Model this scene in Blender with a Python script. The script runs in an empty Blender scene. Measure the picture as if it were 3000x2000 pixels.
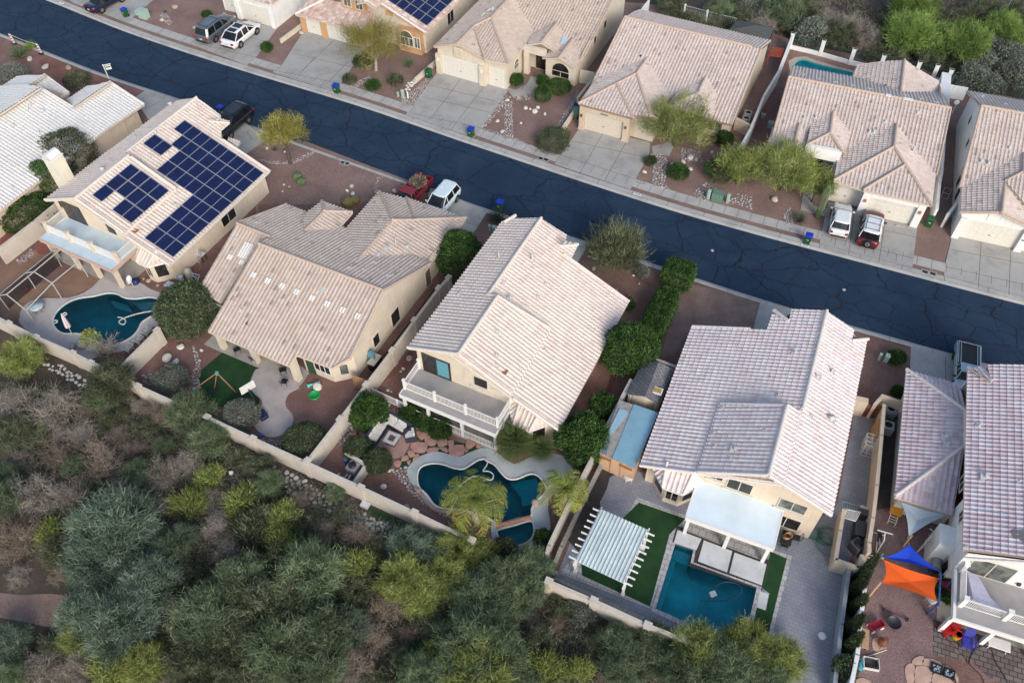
import bpy,bmesh,math,random
import numpy as np
from mathutils import Vector,Matrix
from mathutils.geometry import tessellate_polygon
random.seed(7);RNG=np.random.default_rng(11)
sc=bpy.context.scene
COL=sc.collection
R=math.radians
H,FPX,PIT,ROL=54.0,2450.0,R(50.985),R(-0.8444)
_fw=np.array([0,math.cos(PIT),-math.sin(PIT)]);_u=np.array([0,math.sin(PIT),math.cos(PIT)]);_r=np.array([1.,0,0])
_rt=_r*math.cos(ROL)+_u*math.sin(ROL);_up=-_r*math.sin(ROL)+_u*math.cos(ROL)
TILE={}
for _i,_k in enumerate('abcdefghijkl'):
    TILE[_k]=([0,700,1400,2200][_i%4],[0,500,1000][_i//4],.38259)
for _i,_k in enumerate('mno'):TILE[_k]=(_i*1000,1500,.42517)
TILE['A']=(0,650,.1913);TILE['B']=(2600,1500,.1913);TILE['C']=(2350,1250,.1913);TILE['D']=(2350,550,.1913)
TILE['F']=(0,0,1.2755)
def px(s):
    x0,y0,k=TILE[s[0]];a,b=s[1:].split(',')
    return x0+float(a)*k,y0+float(b)*k
def ray(s):
    x,y=px(s)
    return _fw+_rt*(x-1500)/FPX-_up*(y-1000)/FPX
def W(s,z=0.):
    d=ray(s);return Vector(np.array([0,0,H])+d*(H-z)/-d[2])
def WP(s,z=0.):return[W(t,z)for t in s.split()]
def Zat(s,p):
    d=ray(s);n=d[:2];q=np.array([p[0],p[1]]);t=(n@q)/(n@n);return H+d[2]*t
def mpp(p):
    return(Vector((0,0,H))-Vector(p)).length/FPX
def new_mat(name):
    m=bpy.data.materials.new(name);m.use_nodes=True;n=m.node_tree.nodes;l=m.node_tree.links
    return m,n,l,n['Principled BSDF']
def ramp(n,stops,interp='LINEAR'):
    r=n.new('ShaderNodeValToRGB');e=r.color_ramp.elements;r.color_ramp.interpolation=interp
    while len(e)<len(stops):e.new(0.5)
    for i,(p,c)in enumerate(stops):e[i].position=p;e[i].color=(c[0],c[1],c[2],1)
    return r
def nz(n,l,co,scale,detail=4,rough=.6):
    t=n.new('ShaderNodeTexNoise');t.inputs['Scale'].default_value=scale;t.inputs['Detail'].default_value=detail;t.inputs['Roughness'].default_value=rough
    l.new(co,t.inputs['Vector']);return t
def bump(n,l,src,b,st=.3,dist=.02):
    k=n.new('ShaderNodeBump');k.inputs['Strength'].default_value=st;k.inputs['Distance'].default_value=dist
    l.new(src,k.inputs['Height']);l.new(k.outputs['Normal'],b.inputs['Normal'])
def world_pos(n):return n.new('ShaderNodeNewGeometry').outputs['Position']
def mixc(n,l,a,b,fac,typ='MIX'):
    x=n.new('ShaderNodeMix');x.data_type='RGBA';x.blend_type=typ
    if isinstance(fac,float):x.inputs[0].default_value=fac
    else:l.new(fac,x.inputs[0])
    for i,v in((6,a),(7,b)):
        if isinstance(v,tuple):x.inputs[i].default_value=(*v,1)
        else:l.new(v,x.inputs[i])
    return x.outputs[2]
MATS={}
def plain(name,c,rough=.6,metal=0.,var=.12,scale=6.,bmp=0.,spec=None):
    if name in MATS:return MATS[name]
    m,n,l,b=new_mat(name);co=n.new('ShaderNodeTexCoord').outputs['Object']
    t=nz(n,l,co,scale)
    r=ramp(n,[(.3,tuple(x*(1-var)for x in c)),(.7,tuple(min(1,x*(1+var))for x in c))])
    l.new(t.outputs['Fac'],r.inputs[0]);l.new(r.outputs[0],b.inputs['Base Color'])
    b.inputs['Roughness'].default_value=rough;b.inputs['Metallic'].default_value=metal
    if spec is not None:b.inputs['Specular IOR Level'].default_value=spec
    if bmp:bump(n,l,nz(n,l,co,scale*9).outputs['Fac'],b,bmp)
    MATS[name]=m;return m
def ground(name,stops,scale=.6,fine=14.,fstops=None,rough=.95,bmp=.6,fmix=.55,patches=None):
    m,n,l,b=new_mat(name);co=world_pos(n)
    t=nz(n,l,co,scale,6);r=ramp(n,stops);l.new(t.outputs['Fac'],r.inputs[0]);c=r.outputs[0]
    f=nz(n,l,co,fine,3,.75);fr=ramp(n,fstops or[(.3,(.25,.25,.25)),(.5,(.5,.5,.5)),(.72,(.85,.85,.85))]);l.new(f.outputs['Fac'],fr.inputs[0])
    c=mixc(n,l,c,fr.outputs[0],fmix,'OVERLAY')
    if patches:
        p=nz(n,l,co,patches[0],4);pr=ramp(n,[(patches[1],(0,0,0)),(patches[1]+.08,(1,1,1))]);l.new(p.outputs['Fac'],pr.inputs[0])
        c=mixc(n,l,c,patches[2],pr.outputs[0])
    l.new(c,b.inputs['Base Color']);b.inputs['Roughness'].default_value=rough
    bump(n,l,f.outputs['Fac'],b,bmp,.04);MATS[name]=m;return m
def stucco(name,c):
    m,n,l,b=new_mat(name);co=world_pos(n)
    t=nz(n,l,co,.9,6);r=ramp(n,[(.25,tuple(x*.86 for x in c)),(.55,c),(.8,tuple(min(1,x*1.06)for x in c))]);l.new(t.outputs['Fac'],r.inputs[0])
    mp=n.new('ShaderNodeMapping');mp.inputs['Scale'].default_value=(3.2,3.2,.25);l.new(co,mp.inputs['Vector'])
    s=nz(n,l,mp.outputs[0],1.3,4);sr=ramp(n,[(.55,(1,1,1)),(.78,(.8,.77,.72))]);l.new(s.outputs['Fac'],sr.inputs[0])
    l.new(mixc(n,l,r.outputs[0],sr.outputs[0],.85,'MULTIPLY'),b.inputs['Base Color']);b.inputs['Roughness'].default_value=.92
    bump(n,l,nz(n,l,co,45).outputs['Fac'],b,.25,.01);MATS[name]=m;return m
def tiles(name,stops,tint=(1,1,1),weather=.25):
    m,n,l,b=new_mat(name)
    uv=n.new('ShaderNodeUVMap').outputs[0]
    fl=n.new('ShaderNodeVectorMath');fl.operation='FLOOR';l.new(uv,fl.inputs[0])
    w=n.new('ShaderNodeTexWhiteNoise');w.noise_dimensions='2D';l.new(fl.outputs[0],w.inputs['Vector'])
    r=ramp(n,stops,'CONSTANT' if len(stops)>4 else 'LINEAR');l.new(w.outputs['Value'],r.inputs[0])
    co=world_pos(n);t=nz(n,l,co,.35,6);tr=ramp(n,[(.3,(.78,.77,.78)),(.6,(1,1,1))]);l.new(t.outputs['Fac'],tr.inputs[0])
    c=mixc(n,l,r.outputs[0],tr.outputs[0],weather*2,'MULTIPLY')
    t2=nz(n,l,co,7.,5,.7);t2r=ramp(n,[(.32,(.72,.7,.68)),(.52,(1,1,1))]);l.new(t2.outputs['Fac'],t2r.inputs[0])
    c=mixc(n,l,c,t2r.outputs[0],.25,'MULTIPLY')
    l.new(c,b.inputs['Base Color']);b.inputs['Roughness'].default_value=.85
    bump(n,l,nz(n,l,co,30).outputs['Fac'],b,.3,.01);MATS[name]=m;return m
def concrete(name,c,joints=0.):
    m,n,l,b=new_mat(name);co=world_pos(n)
    t=nz(n,l,co,.5,7,.65);r=ramp(n,[(.28,tuple(x*.74 for x in c)),(.5,c),(.75,tuple(min(1,x*1.12)for x in c))]);l.new(t.outputs['Fac'],r.inputs[0])
    s=nz(n,l,co,2.1,5);sr=ramp(n,[(.56,(1,1,1)),(.75,(.76,.75,.74))]);l.new(s.outputs['Fac'],sr.inputs[0])
    l.new(mixc(n,l,r.outputs[0],sr.outputs[0],.7,'MULTIPLY'),b.inputs['Base Color']);b.inputs['Roughness'].default_value=.85
    bump(n,l,nz(n,l,co,60).outputs['Fac'],b,.2,.01);MATS[name]=m;return m
def leaf(name,stops,trans=.12):
    m,n,l,b=new_mat(name);uv=n.new('ShaderNodeUVMap').outputs[0]
    sx=n.new('ShaderNodeSeparateXYZ');l.new(uv,sx.inputs[0])
    oi=n.new('ShaderNodeObjectInfo')
    a=n.new('ShaderNodeMath');a.operation='MULTIPLY_ADD';l.new(sx.outputs[0],a.inputs[0]);a.inputs[1].default_value=.45
    k=n.new('ShaderNodeMath');k.operation='MULTIPLY';l.new(sx.outputs[1],k.inputs[0]);k.inputs[1].default_value=.55
    l.new(k.outputs[0],a.inputs[2])
    r=ramp(n,stops);l.new(a.outputs[0],r.inputs[0])
    hs=n.new('ShaderNodeHueSaturation');l.new(r.outputs[0],hs.inputs['Color'])
    q=n.new('ShaderNodeMapRange');l.new(oi.outputs['Random'],q.inputs[0]);q.inputs[3].default_value=.8;q.inputs[4].default_value=1.2;l.new(q.outputs[0],hs.inputs['Value'])
    l.new(hs.outputs[0],b.inputs['Base Color']);b.inputs['Roughness'].default_value=.7;b.inputs['Specular IOR Level'].default_value=.25
    td=n.new('ShaderNodeBsdfTranslucent');l.new(hs.outputs[0],td.inputs[0]);mx=n.new('ShaderNodeMixShader');mx.inputs[0].default_value=trans
    l.new(b.outputs[0],mx.inputs[1]);l.new(td.outputs[0],mx.inputs[2]);l.new(mx.outputs[0],n['Material Output'].inputs[0])
    MATS[name]=m;return m
def tag(o,label=None,cat=None,group=None,kind=None):
    for k,v in(('label',label),('category',cat),('group',group),('kind',kind)):
        if v:o[k]=v
    return o
def thing(name,label,cat,loc=(0,0,0),rz=0.,group=None):
    o=bpy.data.objects.new(name,None);COL.objects.link(o);o.location=loc;o.rotation_euler=(0,0,rz);o.empty_display_size=.3
    return tag(o,label,cat,group)
def copy_tree(o,parent=None):
    c=o.copy();COL.objects.link(c)
    if parent:c.parent=parent
    for ch in list(o.children):copy_tree(ch,c)
    return c
def place(proto,loc,rz=0.,label=None,group=None,s=None,first=set()):
    if proto.name not in first:first.add(proto.name);o=proto
    else:o=copy_tree(proto)
    o.location=loc;o.rotation_euler=(0,0,rz)
    if s is not None:o.scale=(s,s,s)if not isinstance(s,tuple)else s
    return tag(o,label,None,group)
class MB:
    def __init__(s):s.v=[];s.f=[];s.m=[];s.mi=0;s.sm=[]
    def add(s,vs,fs,smooth=False,M=None):
        o=len(s.v)
        for p in vs:
            p=Vector(p)
            s.v.append(M@p if M else p)
        for q in fs:s.f.append([i+o for i in q]);s.m.append(s.mi);s.sm.append(smooth)
        return s
    def mat(s,i):s.mi=i;return s
    def box(s,c,d,rz=0.,M=None,taper=1.,shear=(0,0)):
        x,y,z=d[0]/2,d[1]/2,d[2]/2;T=Matrix.Translation(c)@Matrix.Rotation(rz,4,'Z')
        if M:T=M@T
        vs=[(-x,-y,-z),(x,-y,-z),(x,y,-z),(-x,y,-z)]+[(a*taper+shear[0],b*taper+shear[1],z)for a,b in((-x,-y),(x,-y),(x,y),(-x,y))]
        return s.add(vs,[(0,3,2,1),(4,5,6,7),(0,1,5,4),(1,2,6,5),(2,3,7,6),(3,0,4,7)],M=T)
    def rbox(s,c,d,r,rz=0.,M=None,seg=3,topr=None):
        x,y=d[0]/2,d[1]/2;ring=[]
        for cx,cy,a0 in((x-r,y-r,0),(-x+r,y-r,90),(-x+r,-y+r,180),(x-r,-y+r,270)):
            for i in range(seg+1):a=R(a0+90*i/seg);ring.append((cx+r*math.cos(a),cy+r*math.sin(a)))
        t=r*.5 if topr is None else topr;T=Matrix.Translation(c)@Matrix.Rotation(rz,4,'Z')
        if M:T=M@T
        kx,ky=(x-t)/x,(y-t)/y
        rings=[[(a,b,-d[2]/2)for a,b in ring],[(a,b,d[2]/2-t)for a,b in ring],[(a*kx,b*ky,d[2]/2)for a,b in ring]]
        return s.loft(rings,M=T,smooth=False)
    def loft(s,rings,M=None,cap=True,smooth=True,closed=True):
        n=len(rings[0]);vs=[p for r in rings for p in r];fs=[]
        for i in range(len(rings)-1):
            for j in range(n if closed else n-1):
                a,b=i*n+j,i*n+(j+1)%n;fs.append((a,b,b+n,a+n))
        s.add(vs,fs,smooth,M)
        if cap and closed:
            s.add(rings[0],[tuple(range(n-1,-1,-1))],False,M);s.add(rings[-1],[tuple(range(n))],False,M)
        return s
    def prism(s,poly,z0,z1,M=None):
        n=len(poly);P=[(p[0],p[1])for p in poly]
        ar=sum(P[i][0]*P[(i+1)%n][1]-P[(i+1)%n][0]*P[i][1]for i in range(n))
        if ar<0:P.reverse()
        vs=[(*p,z0)for p in P]+[(*p,z1)for p in P]
        s.add(vs,[(i,(i+1)%n,(i+1)%n+n,i+n)for i in range(n)],False,M)
        tr=tessellate_polygon([[Vector((*p,0))for p in P]])
        return s.add([(*p,z1)for p in P],[tuple(t)if(Vector(P[t[1]])-Vector(P[t[0]])).cross(Vector(P[t[2]])-Vector(P[t[0]]))>0 else(t[0],t[2],t[1])for t in tr],False,M)
    def tube(s,pts,r,n=6,M=None,cap=True,smooth=True):
        pts=[Vector(p)for p in pts];rr=r if isinstance(r,(list,tuple))else[r]*len(pts);rings=[];prev=None
        for i,p in enumerate(pts):
            d=(pts[min(i+1,len(pts)-1)]-pts[max(i-1,0)])
            if d.length<1e-6:d=Vector((0,0,1))
            d.normalize()
            a=prev if prev else(Vector((0,0,1))if abs(d.z)<.9 else Vector((1,0,0)))
            x=d.cross(a);x=x.normalized()if x.length>1e-4 else d.orthogonal().normalized();y=d.cross(x).normalized();prev=-y if prev is None else x.cross(d)
            prev=x.cross(d)
            rings.append([p+(x*math.cos(2*math.pi*k/n)+y*math.sin(2*math.pi*k/n))*rr[i]for k in range(n)])
        return s.loft(rings,M,cap,smooth)
    def lathe(s,prof,n=12,M=None,sx=1.,sy=1.):
        return s.loft([[(r*math.cos(2*math.pi*k/n)*sx,r*math.sin(2*math.pi*k/n)*sy,z)for k in range(n)]for r,z in prof],M)
    def quad(s,*p):return s.add(p,[tuple(range(len(p)))])
    def build(s,name,mats,parent=None,loc=None,rz=None):
        me=bpy.data.meshes.new(name);me.from_pydata([tuple(v)for v in s.v],[],s.f)
        for m in(mats if isinstance(mats,(list,tuple))else[mats]):me.materials.append(m)
        me.polygons.foreach_set('material_index',s.m);me.polygons.foreach_set('use_smooth',s.sm);me.update()
        o=bpy.data.objects.new(name,me);COL.objects.link(o)
        if parent:o.parent=parent
        if loc is not None:o.location=loc
        if rz is not None:o.rotation_euler=(0,0,rz)
        return o
def np_mesh(name,V,Fq,mat,uv=None,parent=None,loc=None,smooth=False):
    me=bpy.data.meshes.new(name);nf,k=Fq.shape
    me.vertices.add(len(V));me.vertices.foreach_set('co',np.ascontiguousarray(V,dtype=np.float32).ravel())
    me.loops.add(nf*k);me.loops.foreach_set('vertex_index',np.ascontiguousarray(Fq,dtype=np.int32).ravel())
    me.polygons.add(nf);me.polygons.foreach_set('loop_start',np.arange(0,nf*k,k,dtype=np.int32))
    if uv is not None:
        me.uv_layers.new(name='UVMap').data.foreach_set('uv',np.ascontiguousarray(uv,dtype=np.float32).ravel())
    me.update(calc_edges=True);me.materials.append(mat)
    if smooth:me.polygons.foreach_set('use_smooth',[True]*nf)
    o=bpy.data.objects.new(name,me);COL.objects.link(o)
    if parent:o.parent=parent
    if loc is not None:o.location=loc
    return o
def sheet(name,poly,z,mat,holes=(),kind='structure',label=None,depth=.0):
    rings=[[Vector((p[0],p[1],0))for p in q]for q in[poly]+list(holes)]
    vs=[v for r in rings for v in r];fs=[]
    for t in tessellate_polygon(rings):
        a,b,c=(vs[i]for i in t)
        fs.append(tuple(t)if(b-a).cross(c-a).z>0 else(t[0],t[2],t[1]))
    m=MB();m.add([(v.x,v.y,z)for v in vs],fs)
    if depth:
        for q in rings:
            n=len(q);ar=sum(q[i].x*q[(i+1)%n].y-q[(i+1)%n].x*q[i].y for i in range(n));q=q if ar>0 else q[::-1]
            if q is rings:pass
            m.add([(p.x,p.y,z-depth)for p in q]+[(p.x,p.y,z)for p in q],[(i,(i+1)%n,(i+1)%n+n,i+n)for i in range(n)])
    o=m.build(name,mat)
    return tag(o,label,None,None,kind)
def smooth_closed(pts,k=6):
    n=len(pts);out=[]
    for i in range(n):
        p0,p1,p2,p3=(Vector((*pts[(i+j)%n][:2],0))for j in(-1,0,1,2))
        for t in range(k):
            u=t/k;out.append(.5*((2*p1)+(p2-p0)*u+(2*p0-5*p1+4*p2-p3)*u*u+(3*p1-p0-3*p2+p3)*u**3))
    return out
def smooth_open(pts,k=6):
    out=[];n=len(pts)
    for i in range(n-1):
        p0,p1,p2,p3=(Vector(pts[min(max(i+j,0),n-1)])for j in(-1,0,1,2))
        for t in range(k):
            u=t/k;out.append(.5*((2*p1)+(p2-p0)*u+(2*p0-5*p1+4*p2-p3)*u*u+(3*p1-p0-3*p2+p3)*u**3))
    return out+[Vector(pts[-1])]
def rock_mesh(m,c,r,seed,flat=.6,sub=2):
    rg=random.Random(seed);bm=bmesh.new();bmesh.ops.create_icosphere(bm,subdivisions=sub,radius=1)
    k=[rg.uniform(.75,1.3)for _ in range(3)];ax=[Vector((rg.gauss(0,1),rg.gauss(0,1),rg.gauss(0,1))).normalized()for _ in range(5)]
    rz=Matrix.Rotation(rg.uniform(0,6.3),3,'Z');vs=[]
    for v in bm.verts:
        p=v.co.copy()
        for a in ax:
            d=p.dot(a)
            if d>.72:p-=a*(d-.72)*.8
        p=Vector((p.x*k[0],p.y*k[1],p.z*k[2]*flat));vs.append(rz@p*r+Vector(c))
    fs=[[q.index for q in f.verts]for f in bm.faces];bm.free()
    m.add(vs,fs,sub>1)
ST_C=stucco('stucco_cream',(.64,.56,.45));ST_W=stucco('stucco_white',(.79,.785,.76));ST_T=stucco('stucco_tan',(.58,.48,.37));ST_P=stucco('stucco_peach',(.66,.55,.43))
ST_O=stucco('stucco_ochre',(.56,.33,.17));WALLM=stucco('stucco_wall',(.56,.50,.425))
T_TAN=tiles('tile_tan',[(0,(.50,.41,.345)),(.35,(.53,.44,.375)),(.7,(.555,.465,.40)),(.93,(.50,.395,.335)),(.975,(.36,.30,.26))])
T_TAN2=tiles('tile_tan_grey',[(0,(.54,.455,.41)),(.35,(.575,.485,.435)),(.7,(.605,.515,.465)),(.93,(.545,.43,.385)),(.975,(.40,.34,.30))])
T_WHT=tiles('tile_white',[(0,(.635,.545,.48)),(.4,(.665,.575,.51)),(.75,(.69,.605,.54)),(.92,(.61,.50,.45))],weather=.18)
T_GRW=tiles('tile_greywhite',[(0,(.64,.625,.60)),(.4,(.67,.655,.63)),(.8,(.69,.675,.65)),(.95,(.63,.62,.62))],weather=.2)
T_PNK=tiles('tile_pinkwhite',[(0,(.71,.605,.58)),(.3,(.74,.64,.615)),(.6,(.68,.55,.53)),(.75,(.66,.58,.59)),(.85,(.76,.675,.645))],weather=.18)
T_PUR=tiles('tile_rose',[(0,(.60,.485,.505)),(.3,(.63,.52,.535)),(.55,(.565,.43,.45)),(.7,(.57,.51,.555)),(.85,(.665,.58,.59))],weather=.18)
T_N1=tiles('tile_terracotta_blend',[(0,(.50,.38,.33)),(.35,(.6,.47,.41)),(.65,(.48,.30,.25)),(.85,(.66,.57,.51))])
RG_W=plain('ridge_white',(.68,.60,.53),.8,var=.1);RG_T=plain('ridge_tan',(.48,.37,.3),.8,var=.15);RG_G=plain('ridge_grey',(.56,.55,.52),.8,var=.12)
RG_P=plain('ridge_pinkwhite',(.70,.63,.58),.8,var=.12)
FASC=plain('fascia_cream',(.6,.5,.4),.8);FASW=plain('fascia_white',(.72,.68,.62),.8);WOODF=plain('fascia_brown',(.30,.19,.13),.8)
WHITE=plain('white_paint',(.76,.75,.72),.5,var=.05);FRAME=plain('window_frame',(.62,.58,.5),.5,var=.05);DFR=plain('dark_frame',(.05,.04,.04),.5)
GARD=plain('garage_door',(.68,.65,.58),.6,var=.06);GARDT=plain('garage_door_tan',(.62,.55,.45),.6,var=.06)
def glass_mat(name,c,rough=.06):
    m,n,l,b=new_mat(name);t=nz(n,l,n.new('ShaderNodeTexCoord').outputs['Object'],1.3,2)
    r=ramp(n,[(.35,tuple(x*.5 for x in c)),(.65,tuple(x*1.5 for x in c))]);l.new(t.outputs['Fac'],r.inputs[0]);l.new(r.outputs[0],b.inputs['Base Color'])
    b.inputs['Roughness'].default_value=rough;b.inputs['Specular IOR Level'].default_value=.6;MATS[name]=m;return m
GLASS=glass_mat('dark_window_glass',(.022,.02,.02));GLASSB=glass_mat('curtained_glass',(.13,.22,.24),.15);GLASSG=glass_mat('blind_glass',(.12,.13,.12),.15)
def solar_mat():
    m,n,l,b=new_mat('solar_cells');uv=n.new('ShaderNodeUVMap').outputs[0]
    fr=n.new('ShaderNodeVectorMath');fr.operation='FRACTION';l.new(uv,fr.inputs[0]);sx=n.new('ShaderNodeSeparateXYZ');l.new(fr.outputs[0],sx.inputs[0])
    def edge(o):
        a=n.new('ShaderNodeMath');a.operation='SUBTRACT';l.new(o,a.inputs[0]);a.inputs[1].default_value=.5
        c=n.new('ShaderNodeMath');c.operation='ABSOLUTE';l.new(a.outputs[0],c.inputs[0]);return c.outputs[0]
    mx=n.new('ShaderNodeMath');mx.operation='MAXIMUM';l.new(edge(sx.outputs[0]),mx.inputs[0]);l.new(edge(sx.outputs[1]),mx.inputs[1])
    gt=n.new('ShaderNodeMath');gt.operation='GREATER_THAN';gt.inputs[1].default_value=.465;l.new(mx.outputs[0],gt.inputs[0])
    t=nz(n,l,n.new('ShaderNodeTexCoord').outputs['Object'],1.2,3);r=ramp(n,[(.3,(.002,.006,.034)),(.7,(.004,.012,.068))]);l.new(t.outputs['Fac'],r.inputs[0])
    l.new(mixc(n,l,r.outputs[0],(.05,.06,.13),gt.outputs[0]),b.inputs['Base Color']);b.inputs['Roughness'].default_value=.22;b.inputs['Specular IOR Level'].default_value=.4;return m
SOLAR=solar_mat();ALU=plain('aluminium',(.55,.56,.58),.4,.6,.05)
DKMET=plain('dark_metal',(.03,.03,.035),.5);DECKB=plain('deck_blue',(.50,.60,.66),.7,var=.08,scale=1.2);DECKG=plain('deck_grey',(.33,.31,.30),.8,var=.12,scale=1.2)
TW,TC=.34,.42
PROF=[(0,-.004),(.14,.035),(.30,.062),(.46,.035),(.60,-.004),(.80,-.012)]
class House:
    def __init__(s,name,label,O,th,tile,wall,ridge,fascia):
        s.O=Vector((O[0],O[1],0));s.th=R(th);s.u=Vector((math.cos(s.th),math.sin(s.th),0));s.vv=Vector((math.sin(s.th),-math.cos(s.th),0))
        s.root=thing(name,label,'house',s.O,s.th);s.tile=tile;s.wallm=wall;s.ridgem=ridge;s.fm=fascia
        s.T=[[],[],[]];s.nv=0;s.capl=[];s.fas=MB();s.wm=MB();s.P={}
    def loc(s,X):d=Vector(X)-s.O;return(d.dot(s.u),d.dot(s.vv),X[2])
    def L(s,p):return Vector((p[0],-p[1],p[2]))
    def world(s,u,v,z=0):return s.O+s.u*u+s.vv*v+Vector((0,0,z))
    def plane(s,k,z0,u0=0.,ku=0.,v0=0.,kv=0.):s.P[k]=(z0-ku*u0-kv*v0,ku,kv)
    def z(s,k,u,v):a=s.P[k];return a[0]+a[1]*u+a[2]*v
    def on(s,k,t):
        if not isinstance(t,str):return(t[0],t[1],s.z(k,*t))
        a=s.P[k];d=ray(t);o=Vector((0,0,H))-s.O;uo,vo=o.dot(s.u),o.dot(s.vv);D=Vector(d);ud,vd=D.dot(s.u),D.dot(s.vv)
        q=(a[0]+a[1]*uo+a[2]*vo-H)/(d[2]-a[1]*ud-a[2]*vd);return(uo+ud*q,vo+vd*q,H+d[2]*q)
    def face(s,k,pts,fascia=True,thick=.17):
        if isinstance(pts,str):pts=pts.split()
        P=[s.L(s.on(k,t))for t in pts]
        a=s.P[k];g=Vector((a[1],-a[2],0));gl=g.length;gd=g/gl;e=Vector((-gd.y,gd.x,0));cs=math.sqrt(1+gl*gl);N=Vector((-g.x,-g.y,1)).normalized()
        st=[(p.dot(e),p.dot(gd)*cs)for p in P];ar=sum(st[i][0]*st[(i+1)%len(st)][1]-st[(i+1)%len(st)][0]*st[i][1]for i in range(len(st)))
        if ar<0:P.reverse();st.reverse()
        cvx=all((st[(i+1)%len(st)][0]-st[i][0])*(st[(i+2)%len(st)][1]-st[(i+1)%len(st)][1])-(st[(i+1)%len(st)][1]-st[i][1])*(st[(i+2)%len(st)][0]-st[(i+1)%len(st)][0])>-1e-3 for i in range(len(st)))
        full=st;pieces=[st]
        if not cvx:
            pieces=[]
            for t in tessellate_polygon([[Vector((*x,0))for x in st]]):
                q=[st[i]for i in t];ar=(q[1][0]-q[0][0])*(q[2][1]-q[0][1])-(q[1][1]-q[0][1])*(q[2][0]-q[0][0])
                if abs(ar)>1e-3:pieces.append(q if ar>0 else q[::-1])
        for st in pieces:s._tile(st,P[0],g,gd,e,cs,N)
        if fascia:
            top=[p-N*.03 for p in P];bot=[p-N*.03-Vector((0,0,thick))for p in P];m=len(P)
            s.fas.add(top+bot,[tuple(range(m)),tuple(range(2*m-1,m-1,-1))]+[(i,i+m,(i+1)%m+m,(i+1)%m)for i in range(m)])
        return P
    def _tile(s,st,base,g,gd,e,cs,N):
        s0,s1=min(x[0]for x in st),max(x[0]for x in st);t0,t1=min(x[1]for x in st),max(x[1]for x in st)
        S=np.array([(i+f)*TW for i in range(math.floor(s0/TW),math.ceil(s1/TW))for f,_ in PROF]+[math.ceil(s1/TW)*TW])
        SH=np.array([h for i in range(math.floor(s0/TW),math.ceil(s1/TW))for _,h in PROF]+[PROF[0][1]])
        j0,j1=math.floor(t0/TC),math.ceil(t1/TC)
        Tt=np.array([x for j in range(j0,j1)for x in(j*TC,(j+.997)*TC)]);TH=np.array([x for j in range(j0,j1)for x in(.06,.0)]);TV=np.array([x for j in range(j0,j1)for x in(j+.02,j+.98)])
        ns,nt=len(S),len(Tt);g0=np.zeros((nt,ns,5));g0[...,0]=S[None];g0[...,1]=Tt[:,None];g0[...,2]=SH[None]*1.15+TH[:,None]
        jit=np.repeat(RNG.uniform(-.006,.006,(nt,ns//len(PROF)+1)),len(PROF),axis=1)[:,:ns];g0[...,2]+=jit
        idx=np.arange(ns*nt).reshape(nt,ns);q=np.stack([idx[:-1,:-1],idx[:-1,1:],idx[1:,1:],idx[1:,:-1]],-1).reshape(-1,4)
        V=g0.reshape(-1,5);inside=np.ones(len(V),bool);n=len(st);edges=[]
        for i in range(n):
            a0,b0=np.array(st[i]),np.array(st[(i+1)%n]);d=b0-a0;ln=np.hypot(*d)
            if ln<1e-4:continue
            nn=np.array([-d[1],d[0]])/ln;edges.append((a0,nn));inside &=((V[:,:2]-a0)@nn>-.6)
        q=q[inside[q].all(1)]
        bm=bmesh.new();used=np.unique(q);mp={}
        for i in used:mp[i]=bm.verts.new((V[i,0],V[i,1],V[i,2]))
        for f in q:bm.faces.new([mp[i]for i in f])
        for a0,nn in edges:bmesh.ops.bisect_plane(bm,geom=bm.verts[:]+bm.edges[:]+bm.faces[:],plane_co=(a0[0],a0[1],0),plane_no=(-nn[0],-nn[1],0),clear_outer=True,dist=1e-5)
        bm.verts.index_update()
        for v in bm.verts:
            sx,tx,h=v.co;xy=e*sx+gd*(tx/cs);z=xy.dot(g)+(base.z-base.x*g.x-base.y*g.y);s.T[0].append(Vector((xy.x,xy.y,z))+N*h)
        for f in bm.faces:
            s.T[1].append([v.index+s.nv for v in f.verts]);c=f.calc_center_median()
            for v in f.verts:s.T[2].append((math.floor(c.x/TW+1e-4)+.5+len(s.P)*0,math.floor(c.y/TC+1e-4)+.5))
        s.nv+=len(bm.verts);bm.free()
    def ridge(s,A,B,r=.15,up=.05):
        A,B=s.L(A),s.L(B);d=B-A;n=max(1,round(d.length/.43));up=Vector((0,0,up))
        m=MB();s.capl.append(m)
        for i in range(n):m.tube([A+d*(i/n)+up,A+d*(i/n+1.1/n)+up+Vector((0,0,.012))],[r,r*.86],8)
    def R(s,k,a,b,**kw):s.ridge(s.on(k,a),s.on(k,b),**kw)
    def wall(s,pts,z0=-.1,closed=True):
        n=len(pts);Q=[]
        for u,v,z in pts:Q.append((s.L((u,v,z0)),s.L((u,v,z if not isinstance(z,str)else s.z(z,u,v)-.1))))
        for i in range(n if closed else n-1):a,b=Q[i],Q[(i+1)%n];s.wm.quad(a[0],b[0],b[1],a[1])
    def block(s,u0,u1,v0,v1,z0,z1,mb=None):(mb or s.wm).box(((u0+u1)/2,-(v0+v1)/2,(z0+z1)/2),(abs(u1-u0),abs(v1-v0),abs(z1-z0)))
    def onw(s,ax,val,t):
        d=Vector(ray(t));n=s.u if ax=='u' else s.vv;C=Vector((0,0,H));q=(val-(C-s.O).dot(n))/d.dot(n);return s.loc(C+d*q)
    def rect(s,ax,val,p):
        a,b=[s.onw(ax,val,t)for t in p.split()];i=1 if ax=='u' else 0
        return min(a[i],b[i]),max(a[i],b[i]),min(a[2],b[2]),max(a[2],b[2])
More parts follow.
